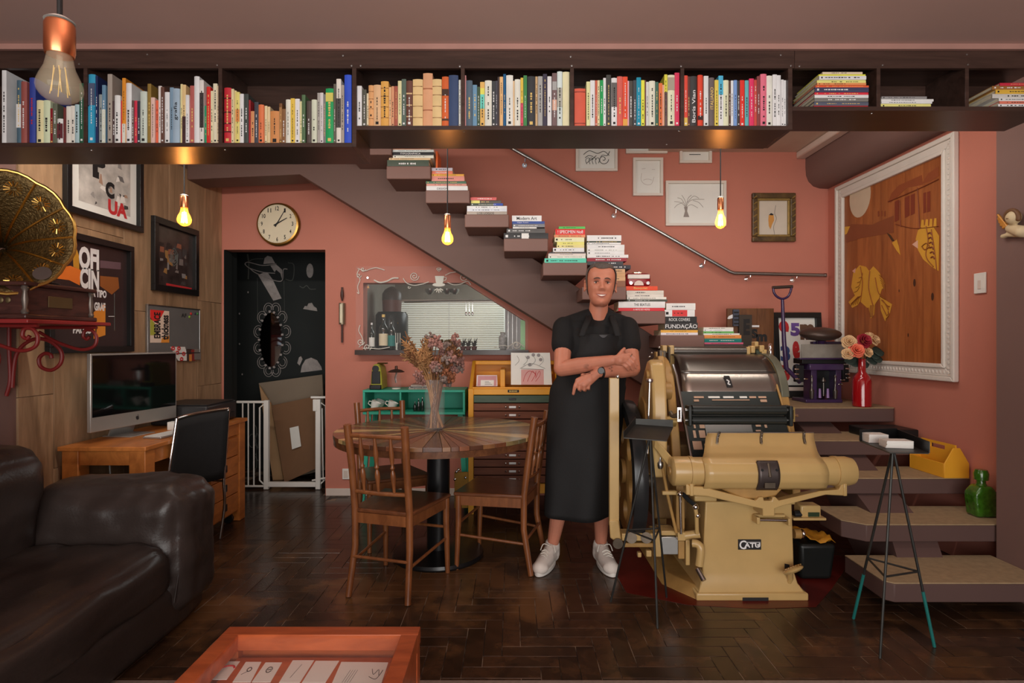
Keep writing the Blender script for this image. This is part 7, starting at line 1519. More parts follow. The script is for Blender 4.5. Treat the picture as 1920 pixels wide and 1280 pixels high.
# black bin beside the press
bn_ = thing('waste_bin', 'small black bin with a crumpled yellow bag beside the press', 'bin', (1.66, 3.25, 0))
MB().hexa([V(1.575, 3.16, .002), V(1.745, 3.16, .002), V(1.745, 3.33, .002), V(1.575, 3.33, .002), V(1.56, 3.14, .20), V(1.76, 3.14, .20), V(1.76, 3.35, .20), V(1.56, 3.35, .20)]).build('bucket', mat('bin_black', (20, 22, 21), rough=.4), bn_, bev=.02, seg=3)
rr = random.Random(8); MB().grid(lambda u, v: V(1.565 + .19 * u, 3.145 + .2 * v, .203 + .03 * rr.random() + (.02 if u < .3 else 0)), 7, 7).build('bag', mat('bag_yellow', (176, 120, 34), rough=.35, var=.2), bn_, solid=.003)

# ------------------------------------------------------------------ tripod stands
mat('raw_iron', (52, 52, 50), rough=.45, metal=.6, var=.3, vscale=12); mat('teal_iron', (26, 96, 92), rough=.4)
def stand(name, label, top, feet, mids, cat='stand', teal=()):
    t = thing(name, label, cat, (top.x, top.y, 0), 0, 'tripod stands')
    for i, f_ in enumerate(feet):
        a = top + (f_ - top) * .03; MB().cyl(a, f_, .0055, n=8).build('leg', 'raw_iron', t)
        if i in teal: MB().cyl(top + (f_ - top) * .72, f_ + V(0, 0, .001), .0066, n=8).build('leg_sleeve', 'teal_iron', t)
    M_ = [top + (f_ - top) * mids for f_ in feet]
    for i in range(3): MB().cyl(M_[i], M_[(i + 1) % 3], .0045, n=8).build('brace', 'raw_iron', t)
    return t
def gp(px, py): Y = F * EYE / (py - 640); return V(X_(px, Y), Y, .001)
s1 = stand('tripod_stand', 'thin black iron tripod stand with an empty tray before the press', V(.66, 2.77, .855), [gp(1145, 1128), gp(1233, 1178), gp(1250, 1120)], .56)
tr = [at(1170, 820, 2.66), at(1250, 826, 2.66), at(1262, 800, 2.84), at(1192, 795, 2.84)]
MB().hexa([p - V(0, 0, .004) for p in tr] + tr).build('tray', 'raw_iron', s1, smooth=False); 
for i, h in ((2, .034), (3, .034)):
    a, b_ = tr[i], tr[(i + 1) % 4]; n_ = (b_ - a).cross(V(0, 0, 1)).normalized() * .003
    MB().hexa([a, b_, b_ + n_, a + n_, a + V(0, 0, h), b_ + V(0, 0, h * .8), b_ + n_ + V(0, 0, h * .8), a + n_ + V(0, 0, h)]).build('tray_lip', 'raw_iron', s1, smooth=False)
s2 = stand('tripod_stand', 'thin iron tripod stand holding white cards before the stairs', V(1.61, 2.45, .852), [gp(1600, 1160), gp(1650, 1234), gp(1752, 1213)], .62, teal=(0, 2))
def pz(px, py, z=.858): Y = F * (EYE - z) / (py - 640); return V(X_(px, Y), Y, z)
tr = [pz(1612, 826), pz(1668, 848), pz(1742, 849), pz(1682, 823)]
MB().hexa([p - V(0, 0, .004) for p in tr] + tr).build('tray', 'raw_iron', s2, smooth=False)
for i, h in ((2, .045), (3, .05)):
    a, b_ = tr[i], tr[(i + 1) % 4]; n_ = (b_ - a).cross(V(0, 0, 1)).normalized() * .003
    MB().hexa([a, b_, b_ + n_, a + n_, a + V(0, 0, h), b_ + V(0, 0, h), b_ + n_ + V(0, 0, h), a + n_ + V(0, 0, h)]).build('tray_lip', 'black_metal', s2, smooth=False)
rr = random.Random(5)
def cardstack(label, cx, cy, n, ang, w_, d_):
    t = thing('card_stack', label, 'cards', (cx, cy, .859), 0, 'stacks of white cards on the tripod stand')
    for k in range(n):
        M = Matrix.Translation((cx, cy, .8592 + k * .006)) @ Matrix.Rotation(math.radians(ang + rr.uniform(-3, 3)), 4, 'Z'); MB().box(-w_, w_, -d_, d_, 0, .0056, M).build('card_pack', 'white_paint', t, smooth=False)
p_ = pz(1640, 828); cardstack('white card stack at the left of the tripod tray', p_.x, p_.y, 6, -8, .040, .035)
p_ = pz(1680, 838); cardstack('white card stack at the right of the tripod tray', p_.x, p_.y, 5, -8, .052, .032)

# ------------------------------------------------------------------ things on the landing
LZ = .8405
pu = 'purple_enamel'; mat(pu, (50, 33, 66), rough=.28, var=.1, coat=.4)
tp = thing('tabletop_press', 'small purple tabletop printing press on the stair landing', 'printing press', (2.39, 4.38, LZ))
py_ = 4.34
def bl(nm, a0, a1, b0, b1, Y0, Y1, m, bev=.004): return MB().box(X_(a0, Y0), X_(a1, Y0), Y0, Y1, max(LZ, Z_(b1, Y0)), Z_(b0, Y0)).build(nm, m, tp, bev=bev)
bl('base_plate', 1511, 1580, 749, 756, 4.34, 4.56, pu); bl('pillar', 1521, 1532, 690, 750, 4.38, 4.5, pu); bl('pillar', 1567, 1578, 690, 750, 4.38, 4.5, pu); bl('bed_block', 1518, 1583, 682, 694, 4.34, 4.5, pu, .006); bl('bed_block', 1504, 1588, 672, 682, 4.36, 4.5, 'black_metal', .004); bl('rear_plate', 1530, 1570, 694, 740, 4.47, 4.5, 'black_metal')
bl('tray_front', 1503, 1584, 645, 671, 4.37, 4.38, mat('cloudy_plastic', (120, 116, 108), rough=.3, var=.25, vscale=12), .003); bl('tray_edge', 1500, 1586, 671, 674, 4.35, 4.40, pu); bl('top_bar', 1525, 1592, 640, 645, 4.45, 4.5, pu)
for px in (1522, 1566):
    MB().lathe([(.012, 0), (.018, .06), (.008, .075), (.006, .12), (.011, .135), (.007, .15), (.010, .165), (.003, .178)], (X_(px, 4.36), 4.36, LZ + .03), 14).build('column', 'steel_dark', tp)
for px in (1537, 1552): MB().lathe([(.014, 0), (.011, .05), (.009, .07)], (X_(px, 4.37), 4.37, LZ + .035), 12).build('spring', mat('pale_purple', (110, 86, 124), rough=.35, metal=.4), tp)
MB().lathe([(.006, 0), (.006, .1), (.020, .11), (.012, .125), (.003, .14)], (X_(1544, 4.36), 4.36, LZ + .05), 14).build('centre_screw', 'steel_dark', tp)
for px, py in ((1494, 692), (1494, 701), (1495, 710), (1511, 710), (1589, 691), (1589, 701), (1590, 708), (1580, 712), (1576, 720)): MB().capsule(at(px - 3, py, 4.37), at(px + 3, py, 4.37), .006, .006, 8, 3).build('thumb_screw', 'chrome', tp)
bl('side_arm', 1492, 1508, 684, 716, 4.40, 4.44, 'black_metal'); bl('side_arm', 1580, 1592, 684, 716, 4.40, 4.44, 'black_metal')
MB().ell(at(1538, 626, 4.42), (.15, .13, .052), 32, 12, rotM('X', 6)).build('ink_disc', mat('disc_iron', (66, 54, 48), rough=.4, metal=.4, var=.15), tp); MB().cyl(at(1540, 636, 4.42), at(1540, 650, 4.44), .03, n=14).build('disc_post', pu, tp)
MB().tube([at(1467, 562, 4.42), at(1470, 640, 4.42), at(1474, 690, 4.40), at(1500, 716, 4.42)], [.012, .016, .018, .018], 12).build('lever', pu, tp)
MB().tube(bez([at(1450, 539, 4.42), at(1451, 548, 4.42), at(1457, 556, 4.42), at(1467, 560, 4.42), at(1477, 556, 4.42), at(1482, 547, 4.42), at(1484, 538, 4.42)], 5), .009, 10).build('lever_bow', pu, tp); MB().cyl(at(1448, 539, 4.42), at(1486, 537, 4.42), .012, n=12).build('lever_grip', 'steel_dark', tp)
# framed letter poster leaning on the wall
lf = thing('letter_poster', 'black framed print of red, blue and brown letters leaning on the landing', 'framed print', at(1495, 740, 4.78))
lf0 = at(1452, 726, 4.76); ang_ = .06
LPf = Pl((lf0.x, 4.76, LZ + .055), (1, 0, 0), (0, .09, .996), (0, -.996, .09)); lw, lh = .40, .645
frame(LPf, 0, lw, 0, lh, .045, .03, 'frame_black', lf); sheet(LPf, .04, lw - .04, .04, lh - .04, .004, 'paper', lf, 'sheet')
MB().prism([(0, -.055), (lw, -.055), (lw, -.001), (0, -.001)], LPf.p(0, 0, -.0), LPf.u, (0, 0, 1), V(0, -.03, 0)).build('support_strip', 'black_ink', lf); sheet(LPf, .0, lw * .9, .0, .03, .032, 'pale_trim', lf, 'lower_strip')
for i, (s_, a, b_, w_, h_, m_) in enumerate((('9', .055, .42, .085, .16, 'red_ink'), ('5', .15, .45, .08, .11, 'purple_ink'), ('m', .23, .42, .12, .13, 'brown_ink'), ('3', .06, .24, .08, .13, 'navy_ink'), ('e', .16, .26, .06, .15, 'red_ink'), ('R', .24, .25, .09, .13, 'navy_ink'), ('B', .05, .08, .08, .13, 'red_ink'), ('8', .15, .08, .08, .14, 'navy_ink'), ('a', .25, .09, .09, .12, 'red_ink'))):
    if m_ not in MATS: mat(m_, {'purple_ink': (92, 66, 130), 'brown_ink': (92, 66, 50), 'navy_ink': (46, 62, 110)}[m_], rough=.7)
    word(LPf, s_, a, a + w_, b_, b_ + h_, .0062, m_, lf, .06)
# wooden letter boards
wbd = thing('wood_type_board', 'brown wooden board with black wood type letters behind the press', 'wooden board', at(1405, 700, 4.6))
b0_ = V(X_(1364, 4.62), 4.62, LZ - .05); WB_ = Pl((X_(1364, 4.62), 4.62, 0), (1, 0, 0), (0, 0, 1), (0, -1, 0)); wz1 = Z_(578, 4.62)
wood('walnut', (74, 44, 24), (104, 66, 36), rough=.4, scale=3, stretch=(8, 8, 1.2))
for a, b_ in ((0, .235), (.237, .37)): MB().prism([(a, 1.02), (b_, 1.02), (b_, wz1), (a, wz1)], WB_.p(0, 0, 0), WB_.u, WB_.v, V(0, .03, 0)).build('plank', 'walnut', wbd, bev=.002)
def zz(py): return Z_(py, 4.6)
sheet(WB_, X_(1385, 4.6) - WB_.o.x, X_(1409, 4.6) - WB_.o.x, zz(660), zz(590), .0, mat('type_dark', (50, 42, 34), rough=.5), wbd, 'type_block', th=.03)
sheet(WB_, X_(1375, 4.6) - WB_.o.x, X_(1386, 4.6) - WB_.o.x, zz(611), zz(580), .0, mat('type_blue', (58, 62, 76), rough=.5), wbd, 'type_block', th=.02)
for k in range(4): sheet(WB_, X_(1376, 4.6) - WB_.o.x, X_(1385, 4.6) - WB_.o.x, zz(587 + k * 7), zz(584 + k * 7), .021, 'black_ink', wbd, 'type_groove')
shape(WB_, [(X_(a, 4.6) - WB_.o.x, zz(b_)) for a, b_ in ((1365, 597), (1368, 592), (1375, 589), (1375, 596), (1368, 598))], .002, 'white_ink', wbd, 'white_letter', th=.004); sheet(WB_, X_(1409, 4.6) - WB_.o.x, X_(1425, 4.6) - WB_.o.x, zz(613), zz(609.5), .002, 'white_ink', wbd, 'white_letter', th=.004)
word(WB_, 'S', X_(1410, 4.6) - WB_.o.x, X_(1422, 4.6) - WB_.o.x, zz(634), zz(616), .004, 'black_ink', wbd, .06); word(WB_, 'm', X_(1420, 4.6) - WB_.o.x, X_(1440, 4.6) - WB_.o.x, zz(640), zz(626), .004, 'black_ink', wbd, .06); word(WB_, 'E', X_(1393, 4.6) - WB_.o.x, X_(1405, 4.6) - WB_.o.x, zz(628), zz(598), .0305, 'black_ink', wbd, .06)
MB().box(X_(1364, 4.62), X_(1450, 4.62), 4.60, 4.66, tread_z(1), 1.021).build('stand_block', 'type_dark', wbd)
# red vase with roses
rv = V(X_(1616, 4.10), 4.10, LZ)
vz = thing('red_vase', 'tall red glass bottle vase at the right of the landing', 'vase', rv)
MB().lathe([(.055, 0), (.061, .006), (.061, .18), (.05, .215), (.026, .245), (.0235, .33), (.026, .338), (.021, .338), (.019, .25)], rv, 32, caps=True).build('body', mat('red_glass', (128, 12, 18), rough=.08, var=.03, coat=.8), vz)
fl_ = thing('rose_bunch', 'bunch of cream, coral and crimson artificial roses in the red vase', 'flowers', rv + V(0, 0, .34))
for nm, rgb in (('rose_coral', (208, 104, 78)), ('rose_crimson', (134, 28, 42)), ('rose_cream', (190, 158, 118)), ('rose_leaf', (40, 52, 46))): mat(nm, rgb, rough=.7, var=.15, vscale=40)
def rose(c, r, m, par, tilt):
    fl = bpy.data.objects.new('rose', None); COL.objects.link(fl); fl.parent = par
    M = rotM('X', 70 * (1 if tilt[1] < 0 else .3)) @ rotM('Y', tilt[0])
    for ring, (n, rr_, hh) in enumerate(((5, 1.0, .0), (5, .78, .18), (4, .55, .32), (3, .3, .42))):
        for k in range(n):
            a = 2 * PI * k / n + ring * .6
            def pet(u, v, a=a, rr_=rr_, hh=hh):
                aa = a + (u - .5) * 2 * PI / n * 1.25; rad = r * rr_ * (.25 + .75 * v ** .7) * (1 - .18 * (2 * u - 1) ** 2); z = r * (hh + .55 * v - (.35 * v * v if ring == 0 else .05 * v * v))
                return c + M @ V(rad * math.cos(aa), rad * math.sin(aa), z - r * .4)
            MB().grid(pet, 5, 4).build('petal', m, fl, solid=.0015)
for (px, py, rpx, m_, ti, dy) in ((1607, 656, 15, 'rose_coral', (-12, -1), -.05), (1622, 638, 15, 'rose_crimson', (8, -1), -.02), (1592, 640, 14, 'rose_cream', (-25, -1), .0), (1642, 637, 11, 'rose_cream', (25, -1), .0), (1630, 629, 11, 'rose_cream', (5, 1), .04), (1590, 662, 12, 'rose_cream', (-30, -1), -.02), (1629, 660, 10, 'rose_cream', (14, -1), -.03)):
    Y = 4.09 + dy * .8; rose(at(px, py, Y), rpx * Y / F, m_, fl_, ti)
for px, py, s_ in ((1640, 662, 1), (1648, 656, 1), (1636, 672, 1), (1605, 676, -1), (1620, 678, 1), (1596, 672, -1), (1645, 668, 1)):
    c = at(px, py, 4.13); MB().grid(lambda u, v: c + V((v - .5) * .09 * s_, (u - .5) * .05 * (1 - (2 * v - 1) ** 2) + .01, (u - .5) * .07 * (1 - (2 * v - 1) ** 2) - .02 * v), 4, 6).build('leaf', 'rose_leaf', fl_, solid=.0015)
for k in range(4): MB().tube([rv + V(.004 * k - .006, 0, .25), at(1605 + 9 * k, 655, 4.12)], .003, 6).build('stem', 'rose_leaf', fl_)
# yellow tool box, dark case and green bottle on the steps
tbx = thing('yellow_toolbox', 'yellow open top tool box with a slotted handle on the stairs', 'tool box', (2.59, 3.5, .505))
yx = (2.515, 2.66); yy = (3.372, 3.668); zb0 = .5045
mat('toolbox_yellow', (196, 140, 36), rough=.45, var=.06)
for x in (yx[0], yx[1] - .008): MB().box(x, x + .008, yy[0] + .008, yy[1] - .008, zb0, zb0 + .085).build('side', 'toolbox_yellow', tbx, bev=.002)
for y in (yy[0], yy[1] - .008): MB().prism([(yx[0], zb0), (yx[1], zb0), (yx[1], zb0 + .085), ((yx[0] + yx[1]) / 2 + .02, zb0 + .175), ((yx[0] + yx[1]) / 2 - .02, zb0 + .175), (yx[0], zb0 + .085)], (0, y, 0), (1, 0, 0), (0, 0, 1), (0, .008, 0)).build('end', 'toolbox_yellow', tbx, bev=.002)
MB().holed([(yy[0] + .008, zb0), (yy[1] - .008, zb0), (yy[1] - .008, zb0 + .19), (yy[0] + .008, zb0 + .19)], [[(3.46, zb0 + .15), (3.58, zb0 + .15), (3.58, zb0 + .175), (3.46, zb0 + .175)]], (2.583, 0, 0), (0, 1, 0), (0, 0, 1), (.009, 0, 0)).build('handle_board', 'toolbox_yellow', tbx)
MB().box(yx[0] + .008, yx[1] - .008, yy[0] + .008, yy[1] - .008, zb0, zb0 + .006).build('bottom', 'toolbox_yellow', tbx)
dc = thing('black_case', 'flat black case lying behind the tool box on the stairs', 'case', (2.45, 3.9, .673))
MB().box(2.32, 2.64, 3.76, 4.0, .6725, .728).build('shell', mat('case_black', (18, 18, 18), rough=.4), dc, bev=.008); MB().box(2.42, 2.54, 3.755, 3.76, .69, .71).build('clasp', 'black_metal', dc)
gb = V(2.598, 3.21, .3365); gbt = thing('green_bottle', 'green glass decanter with textured sides on the lower step', 'bottle', gb)
mat('green_glass', (44, 84, 18), rough=.08, var=.5, vscale=40, coat=.7, bump=.5, bscale=50)
MB().prism([(-.055, 0), (.055, 0), (.066, .10), (.066, .13), (.03, .17), (-.03, .17), (-.066, .13), (-.066, .10)], gb + V(0, -.045, 0), (1, 0, 0), (0, 0, 1), (0, .09, 0)).build('flask', 'green_glass', gbt, bev=.015, seg=4)
MB().lathe([(.03, .165), (.022, .18), (.022, .195), (.034, .20), (.036, .235), (.028, .255), (.001, .258)], gb, 20).build('stopper', 'green_glass', gbt)
# ------------------------------------------------------------------ the standing man
MAN = V(.40, 3.32, 0)
pe_ = thing('person', 'smiling man in black t-shirt and long black apron with folded arms', 'person', MAN)
def skinmat(name, rgb, tat):
    m = mat(name, rgb, rough=.48, var=.10, vscale=14, bump=.06, bscale=140); nt = m.node_tree; n = nt.nodes; L = nt.links.new; b = n['Principled BSDF']
    b.inputs['Subsurface Weight'].default_value = .12; b.inputs['Subsurface Radius'].default_value = (.6, .25, .15); b.inputs['Subsurface Scale'].default_value = .01
    src = b.inputs['Base Color'].links[0].from_socket; tc = n.new('ShaderNodeTexCoord'); nz = n.new('ShaderNodeTexNoise'); nz.inputs['Scale'].default_value = 42; L(tc.outputs['Object'], nz.inputs['Vector'])
    acc = None
    for p, r in tat:
        d = n.new('ShaderNodeVectorMath'); d.operation = 'DISTANCE'; L(tc.outputs['Object'], d.inputs[0]); d.inputs[1].default_value = tuple(p - MAN)
        mr = n.new('ShaderNodeMapRange'); mr.inputs['From Min'].default_value = r; mr.inputs['From Max'].default_value = r * .6; L(d.outputs['Value'], mr.inputs['Value'])
        if acc is None: acc = mr.outputs[0]
        else:
            mm = n.new('ShaderNodeMath'); mm.operation = 'MAXIMUM'; L(acc, mm.inputs[0]); L(mr.outputs[0], mm.inputs[1]); acc = mm.outputs[0]
    th_ = n.new('ShaderNodeMapRange'); th_.inputs['From Min'].default_value = .46; th_.inputs['From Max'].default_value = .56; L(nz.outputs['Fac'], th_.inputs['Value'])
    mu = n.new('ShaderNodeMath'); mu.operation = 'MULTIPLY'; L(acc, mu.inputs[0]); L(th_.outputs[0], mu.inputs[1])
    m2 = n.new('ShaderNodeMath'); m2.operation = 'MULTIPLY'; m2.inputs[1].default_value = .72; L(mu.outputs[0], m2.inputs[0])
    mx = n.new('ShaderNodeMix'); mx.data_type = 'RGBA'; L(m2.outputs[0], mx.inputs[0]); L(src, mx.inputs[6]); mx.inputs[7].default_value = C(44, 36, 34); L(mx.outputs[2], b.inputs['Base Color'])
    return m
skinmat('skin', (172, 112, 90), [(at(1079, 676, 3.05), .035), (at(1100, 692, 3.03), .045), (at(1146, 690, 3.06), .022)])
# head: cross sections with a modelled face
HT = [(-.121, .020, .066, -.030), (-.112, .036, .084, -.012), (-.095, .048, .091, .010), (-.075, .056, .091, .034), (-.05, .0625, .090, .060), (-.02, .0675, .089, .080), (.01, .0715, .0885, .091), (.04, .0745, .0885, .097), (.065, .0735, .084, .097), (.088, .066, .072, .087), (.104, .052, .054, .070), (.115, .034, .034, .046), (.121, .010, .010, .014)]
HC = V(.499, 3.262, 1.612); HMx = rotM('Y', 3) @ rotM('Z', -4) @ rotM('X', -3)
def gz_(x, s): return math.exp(-(x / s) ** 2)
def headloc(z, a):
    for i in range(len(HT) - 1):
        if z <= HT[i + 1][0]: break
    t = (z - HT[i][0]) / (HT[i + 1][0] - HT[i][0]); t = max(0, min(1, t)); w_, f_, b_ = [HT[i][k] * (1 - t) + HT[i + 1][k] * t for k in (1, 2, 3)]; w_ *= 1.06
    c, s = math.cos(a), math.sin(a)
    x = w_ * math.copysign(abs(c) ** .92, c); y = (f_ if s > 0 else b_) * math.copysign(abs(s) ** .86, s)
    if s > 0:
        ax = abs(x); sz_ = 0
        if -.044 < z < .026: sz_ = min(1, (.026 - z) / .052) if z > -.028 else max(0, (z + .044) / .016)
        y += .029 * gz_(x, .0105 + .004 * (z < -.015)) * sz_ + .009 * gz_(ax - .0125, .0075) * gz_(z + .031, .010)
        y -= .016 * gz_(ax - .0315, .0155) * gz_(z - .009, .0115); y += .009 * gz_(ax - .027, .022) * gz_(z - .029, .0085)
        y += .006 * gz_(x, .028) * gz_(z + .060, .013) - .007 * gz_(x, .026) * gz_(z + .0605 + .0 * ax - .12 * ax * ax * 20 * .1, .0042)
        y += .007 * gz_(x, .018) * gz_(z + .103, .013) + .007 * gz_(ax - .041, .017) * gz_(z + .027, .016) - .006 * gz_(ax - .037, .006) * gz_(z + .050, .018)
        y -= .003 * gz_(x, .02) * gz_(z + .083, .007)
    return V(x, -y, z)
def headpt(z, a, off=0.0):
    p = headloc(z, a); r = V(p.x, p.y, p.z * .8); p = p + (r.normalized() * off if r.length > 1e-4 else V(0, 0, 0)); return HC + HMx @ p
B = MB(); nz_, na_ = 60, 96
vs_ = [headpt(-.121 + .242 * j / nz_, 2 * PI * i / na_) for j in range(nz_ + 1) for i in range(na_)]
fs_ = [(j * na_ + i, j * na_ + (i + 1) % na_, (j + 1) * na_ + (i + 1) % na_, (j + 1) * na_ + i) for j in range(nz_) for i in range(na_)] + [tuple(reversed(range(na_))), tuple(nz_ * na_ + i for i in range(na_))]
B.add(vs_, fs_)
for s in (-1, 1):          # ears
    e = HC + HMx @ V(s * .079, .012, .0)
    for k in range(9):
        a0 = -2.2 + k * .5; a1 = a0 + .5
        B.capsule(e + HMx @ V(s * .009, .014 * math.cos(a0), .030 * math.sin(a0)), e + HMx @ V(s * .009, .014 * math.cos(a1), .030 * math.sin(a1)), .0058, .0058, 8, 3)
    B.ell(e, (.007, .014, .024), 10, 8)
B.capsule(V(.492, 3.345, 1.40), V(.498, 3.305, 1.545), .059, .050, 20)
B.capsule(V(.36, 3.345, 1.392), V(.50, 3.34, 1.425), .043, .045); B.capsule(V(.62, 3.345, 1.392), V(.49, 3.34, 1.425), .043, .045)
for dx in (-.075, .075): B.capsule(V(.44 + dx, 3.345, .95), V(.475 + dx, 3.345, 1.27), .095, .098, 18)
# arms
SR, ER, WR_ = V(.300, 3.315, 1.375), at(1053, 691, 3.17), at(1148, 675, 3.035)
SL, EL, WL_ = V(.655, 3.315, 1.375), at(1186, 691, 3.19), at(1122, 698, 3.055)
B.capsule(SR, ER, .054, .043, 16); B.capsule(ER, ER.lerp(WR_, .35), .043, .045, 16); B.capsule(ER.lerp(WR_, .35), WR_, .045, .027, 16)
B.capsule(SL, EL, .054, .043, 16); B.capsule(EL, EL.lerp(WL_, .35), .043, .045, 16); B.capsule(EL.lerp(WL_, .35), WL_, .045, .027, 16)
# upper hand, lying over the other forearm
kn = [at(1180, 665, 3.055), at(1177, 671, 3.045), at(1172, 676.5, 3.04), at(1167, 681.5, 3.045)]
mid = [at(1190, 672, 3.05), at(1187, 679, 3.04), at(1181, 684, 3.036), at(1174, 687, 3.04)]
tipp = [at(1196.5, 684, 3.065), at(1193, 690, 3.06), at(1186.5, 693.5, 3.058), at(1178, 693.5, 3.058)]
for k_ in kn: B.capsule(WR_, k_, .024, .0135, 12)
B.capsule(WR_.lerp(kn[1], .55), WR_.lerp(kn[2], .6), .021, .021)
for a, b_, c_ in zip(kn, mid, tipp): B.capsule(a, b_, .0115, .0098, 10); B.capsule(b_, c_, .0098, .0078, 10)
t0 = WR_.lerp(kn[0], .35) + V(0, 0, .008); t1 = at(1165, 660, 3.05); t2 = at(1170.5, 653.5, 3.06); B.capsule(t0, t1, .015, .011, 10); B.capsule(t1, t2, .011, .0085, 10)
# lower hand, hanging from the wrist
kn2 = [at(1083, 713, 3.03), at(1087, 720, 3.02), at(1095, 722, 3.02), at(1103, 720, 3.03)]
mid2 = [at(1078, 724, 3.025), at(1086, 729, 3.02), at(1095, 730, 3.025), at(1103, 727, 3.03)]
tip2 = [at(1075, 738, 3.035), at(1088, 732, 3.05), at(1097, 732, 3.055), at(1104, 729, 3.055)]
for k_ in kn2: B.capsule(WL_, k_, .024, .0135, 12)
B.capsule(WL_.lerp(kn2[1], .5), WL_.lerp(kn2[2], .6), .022, .021)
for a, b_, c_ in zip(kn2, mid2, tip2): B.capsule(a, b_, .0115, .010, 10); B.capsule(b_, c_, .010, .008, 10)
B.capsule(WL_.lerp(kn2[0], .4), at(1092, 703, 3.07), .014, .010, 10)
# legs
for hip, kne, ank in ((V(.375, 3.36, .92), V(.305, 3.345, .49), V(.237, 3.405, .10)), (V(.515, 3.36, .92), V(.525, 3.34, .49), V(.522, 3.41, .10))):
    B.capsule(hip, kne, .085, .056, 18); cal = kne.lerp(ank, .32) + V(0, .018, 0); B.capsule(kne, cal, .052, .054, 16); B.capsule(cal, ank, .053, .033, 16); B.capsule(ank, ank + V(0, -.01, -.04), .030, .024, 12)
remeshed(B, 'body', 'skin', pe_, .0033, 2, .45)
# face details
mat('eye_white', (190, 180, 172), rough=.2, var=0); mat('iris', (40, 28, 22), rough=.2, var=0); mat('brow_hair', (70, 58, 52), rough=.8); mat('lip', (150, 84, 76), rough=.4); mat('teeth', (216, 208, 194), rough=.3, var=0)
mat('grey_hair', (84, 75, 70), rough=.75, var=.45, vscale=160, bump=.5, bscale=300)
def fpt(x, z, off): 
    a = math.acos(max(-1, min(1, x / .072))); 
    for _ in range(14):
        p = headloc(z, a); a += (p.x - x) / .075 * .6
    return HC + HMx @ (headloc(z, a) + V(0, -off, 0))
for s in (-1, 1):
    MB().ell(fpt(s * .0315, .007, -.003), (.0125, .007, .0052), 14, 8, HMx).build('eye', 'eye_white', pe_); MB().ell(fpt(s * .0315, .0072, .0032), (.005, .0022, .0048), 12, 8, HMx).build('iris', 'iris', pe_)
    MB().tube([fpt(s * (.018 + .0068 * k), .0125 + .0028 * math.sin(k / 4 * PI) - .0006 * k, .003) for k in range(5)], [.0012, .0020, .0022, .002, .001], 6).build('eyelid', 'brow_hair', pe_)  # dark line for the lashes and the painted shadow under the lid
    MB().tube([fpt(s * (.012 + .0085 * k), .0265 + .0045 * math.sin(k / 4 * PI) - .0002 * k, .002) for k in range(5)], [.0022, .0034, .0034, .0028, .0012], 6).build('eyebrow', 'brow_hair', pe_)
def mouthz(x): return -.0655 + 9 * x * x
MB().grid(lambda u, v: fpt(-.024 + .048 * u, mouthz(-.024 + .048 * u) + (v - .5) * .0105 * (1 - (2 * u - 1) ** 2) ** .5 + .001, .0025), 14, 4).build('teeth', 'teeth', pe_)
MB().tube([fpt(-.029 + .0058 * k, mouthz(-.029 + .0058 * k) + .0066 * (1 - (k / 5 - 1) ** 2), .002) for k in range(11)], [.0012, .002, .0024, .0026, .0026, .0024, .0026, .0026, .0024, .002, .0012], 6).build('lip', 'lip', pe_)
MB().tube([fpt(-.028 + .0056 * k, mouthz(-.028 + .0056 * k) - .0066 * (1 - (k / 5 - 1) ** 2), .002) for k in range(11)], [.001, .002, .003, .0034, .0036, .0036, .0036, .0034, .003, .002, .001], 6).build('lip', 'lip', pe_)
q = MB()
def hairline(u):
    a = 2 * PI * u - PI / 2; d = abs(math.atan2(math.sin(a), math.cos(a)))       # angle from the front
    return .0885 + .010 * math.exp(-((d - .75) / .35) ** 2) - .004 * max(0, math.cos(d)) + .0016 * math.sin(40 * u)
q.grid(lambda u, v: headpt(hairline(u) + (.1205 - hairline(u)) * v, 2 * PI * u, .0025 + .0085 * min(1, v * 2.2) + .0012 * noise.noise(V(60 * u, 20 * v, 3))), 120, 14, True)
def hs(u, v):
    st_ = .188 + .045 * (1 - v); a = PI / 2 + (2 * PI) * (st_ + (1 - 2 * st_) * u); lo_ = -.012 - .055 * max(0, math.sin(PI * u)) ** .6; return headpt(lo_ * (1 - v) + .094 * v, a, .004 + .0045 * v)
q.grid(hs, 60, 16)
q.build('hair', 'grey_hair', pe_, solid=.004)
# clothes
mat('tshirt', (15, 15, 16), rough=.85, var=.2, vscale=12, bump=.15, bscale=200); mat('apron_cloth', (17, 17, 18), rough=.75, var=.22, vscale=5, bump=.12, bscale=260)
q = MB()
for dx in (-.085, .085): q.capsule(V(.44 + dx, 3.345, .94), V(.475 + dx, 3.335, 1.285), .112, .122, 20)
q.capsule(V(.44, 3.33, .94), V(.475, 3.32, 1.30), .118, .122, 20); q.capsule(V(.335, 3.33, 1.362), V(.625, 3.33, 1.362), .075, .075, 18)
q.capsule(V(.32, 3.34, 1.38), V(.445, 3.345, 1.432), .066, .058, 16); q.capsule(V(.645, 3.34, 1.38), V(.535, 3.345, 1.432), .066, .058, 16)
q.capsule(SR, SR.lerp(ER, .42) , .069, .068, 18); q.capsule(SL, SL.lerp(EL, .42), .069, .068, 18)
remeshed(q, 't_shirt', 'tshirt', pe_, .006, 6)
q = MB(); q.capsule(V(.385, 3.36, .93), V(.33, 3.35, .56), .105, .095, 18); q.capsule(V(.505, 3.36, .93), V(.525, 3.35, .56), .105, .095, 18); remeshed(q, 'shorts', 'tshirt', pe_, .007, 4)
